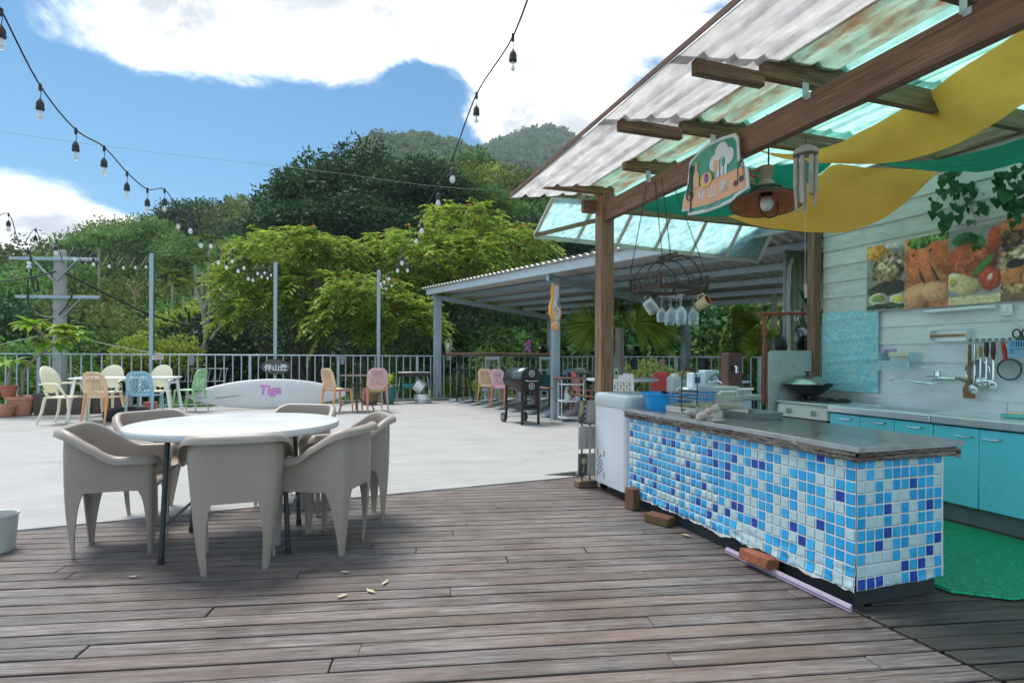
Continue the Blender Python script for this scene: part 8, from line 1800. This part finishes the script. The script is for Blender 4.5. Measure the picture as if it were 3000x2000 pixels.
# ================================================================== festoon light strings
SOCK = mat('socket_rubber', (.028, .032, .03), .55, 0, .2, 10); CORD = mat('festoon_cord', (.045, .038, .03), .55, 0, .2, 8); CORDW = mat('pale_cord', (.55, .55, .5), .5)
bulb_me = MB().lathe([(.0135, 0), (.0165, -.012), (.022, -.03), (.0225, -.042), (.017, -.058), (.007, -.066), (0, -.068)], 14).mesh('bulb', BULBG)
fil_me = MB().lathe([(.0, .0), (.006, -.002), (.004, -.02), (.012, -.034), (.012, -.046), (0, -.056)], 10).mesh('filament', FILAM)
frost_me = MB().lathe([(.0135, 0), (.0165, -.012), (.023, -.03), (.0235, -.042), (.018, -.058), (.007, -.066), (0, -.068)], 12).mesh('bulb', mat('frosted_bulb', (.78, .79, .77), .2))
sock_me = MB().lathe([(.006, .07), (.009, .062), (.018, .05), (.0225, .035), (.0225, .012), (.0245, .01), (.0245, .0), (.019, -.006), (.014, -.006)], 14).mesh('lamp_socket', SOCK)
clip_me = MB().box((0, 0, 0), (.018, .018, .05), ch=.005).mesh('cord_clip', SOCK)
def festoon(label, cable, bulbs, r=.0055, tail=None):
    """cable: list of (px, py, Y); bulbs: list of (px, py of clip, Y, drop, frosted)"""
    c = [P(*q) for q in cable]; o = thing('light_string', label, 'string lights', c[0], 0, 'festoon light strings')
    b = MB(); b.tube(catrow(c, len(c) * 5), r, 6); b.build('cord', CORD, o, world=True)
    for (px, py, Y, drop, fr) in bulbs:
        p = P(px, py, Y); b = MB(); b.tube([p, p + V3((.006, 0, -drop * .5)), p + V3((0, 0, -drop))], .0025, 5); b.build('drop_wire', CORD, o, world=True)
        cl = link('cord_clip', clip_me, o, True); cl.location = p
        s = link('lamp_socket', sock_me, o, True); s.location = p + V3((0, 0, -drop - .068)); g = link('bulb', frost_me if fr else bulb_me, s); g.location = (0, 0, -.004)
        if not fr: g2 = link('filament', fil_me, s); g2.location = (0, 0, -.004)
YA = lambda i: 3.25 + .42 * i
na = [(4, 32), (118, 252), (222, 380), (305, 431), (372, 505), (432, 554), (482, 555), (522, 611), (558, 631), (589, 676), (618, 680), (640, 730), (664, 746), (681, 730), (698, 760), (715, 752), (728, 785), (741, 790), (755, 772), (767, 782), (776, 772), (784, 788), (794, 780), (803, 776)]
cab_a = [(-60, -80, 3.0)]
for i, (x, y) in enumerate(na): cab_a.append((x, y, min(13.2, YA(i))))
festoon('festoon string of bulbs crossing the sky to the pole above the oval sign', cab_a, [(x, y + 4, min(13.2, YA(i)), .075 if i < 8 else .06, i > 7) for i, (x, y) in enumerate(na[:-1])])
nb_ = [(1503, 107), (1396, 277), (1326, 462), (1284, 540), (1236, 628), (1220, 668), (1178, 735), (1165, 760), (1194, 762), (1140, 788), (1126, 800), (1116, 806), (1132, 822), (1148, 815), (1118, 818)]
cab_b = [(1590, -140, 2.8)] + [(x, y, 3.3 + i * .77) for i, (x, y) in enumerate(nb_)] + [(1107, 797, 14.2)]
festoon('festoon string of bulbs falling before the dark grove to the pole by the pavilion', cab_b, [(x, y + 3, 3.3 + i * .77, .07 if i < 5 else .05, i > 1) for i, (x, y) in enumerate(nb_)])
nc_ = [(25, 626), (104, 671), (164, 702), (219, 723), (274, 740), (320, 748), (362, 754), (397, 755), (428, 754)]
cab_c = [(-40, 660, 6.5)]
for i, (x, y) in enumerate(nc_):
    Y = 7.0 + i * .62; cab_c.append((x, y, Y))
    if i < len(nc_) - 1: x2, y2 = nc_[i + 1]; sag = (95, 80, 72, 52, 40, 34, 30, 26)[i]; cab_c.append((x + (x2 - x) * .45, y + sag, Y + .28)); 
cab_c.append((438, 750, 12.3))
festoon('looped festoon string of bulbs by the utility pole', cab_c, [(x, y + 3, 7.0 + i * .62, .07, True) for i, (x, y) in enumerate(nc_)])
# things on the slope below the terrace
BRKP = mat('garden_brick', (.33, .13, .07), .9, 0, .25, 6)
p = P(760, 1092, 26); o = thing('brick_border', 'low red brick garden border seen through the railing', 'wall', (p.x, p.y, p.z - .3), .1); MB().box((0, 0, .15), (5.5, .3, .34)).build('wall', BRKP, o)
p = P(575, 1100, 20); o = thing('wire_rack', 'white wire rack lying on the slope behind the railing', 'rack', p, .3)
for k in range(11): b = MB(); b.tube([(-.9 + k * .18, 0, -.2), (-.82 + k * .18, 0, .25)], .012, 5); b.build('bar', WHITEP, o)
for z in (-.2, .25): b = MB(); b.tube([(-.95 + .08 * (z > 0), 0, z), (.95 + .08 * (z > 0), 0, z)], .014, 5); b.build('rail', WHITEP, o)
p = P(715, 1030, 34); o = thing('garden_lantern', 'white roofed garden lantern post beyond the railing', 'lantern', p); MB().lathe([(.12, -.6), (.12, 0), (.42, .02), (.2, .2), (.0, .3)], 12).build('lantern_body', WHITEP, o)

# ------------------------------------------------------------------ air between the terrace and the mountain
hz = stuff(MB().box((0, 480, 130), (2400, 1120, 272)).build('haze', None, smooth=False)); hm = bpy.data.materials.new('thin_haze'); hm.use_nodes = True; ht = hm.node_tree; ht.nodes.clear()
ho = ht.nodes.new('ShaderNodeOutputMaterial'); hv = ht.nodes.new('ShaderNodeVolumePrincipled'); hv.inputs['Color'].default_value = (.80, .90, 1.0, 1); hv.inputs['Density'].default_value = .0004; ht.links.new(hv.outputs[0], ho.inputs['Volume']); hz.data.materials.append(hm)
hz['label'] = 'thin bluish haze in the air over the valley'; hz['category'] = 'haze'
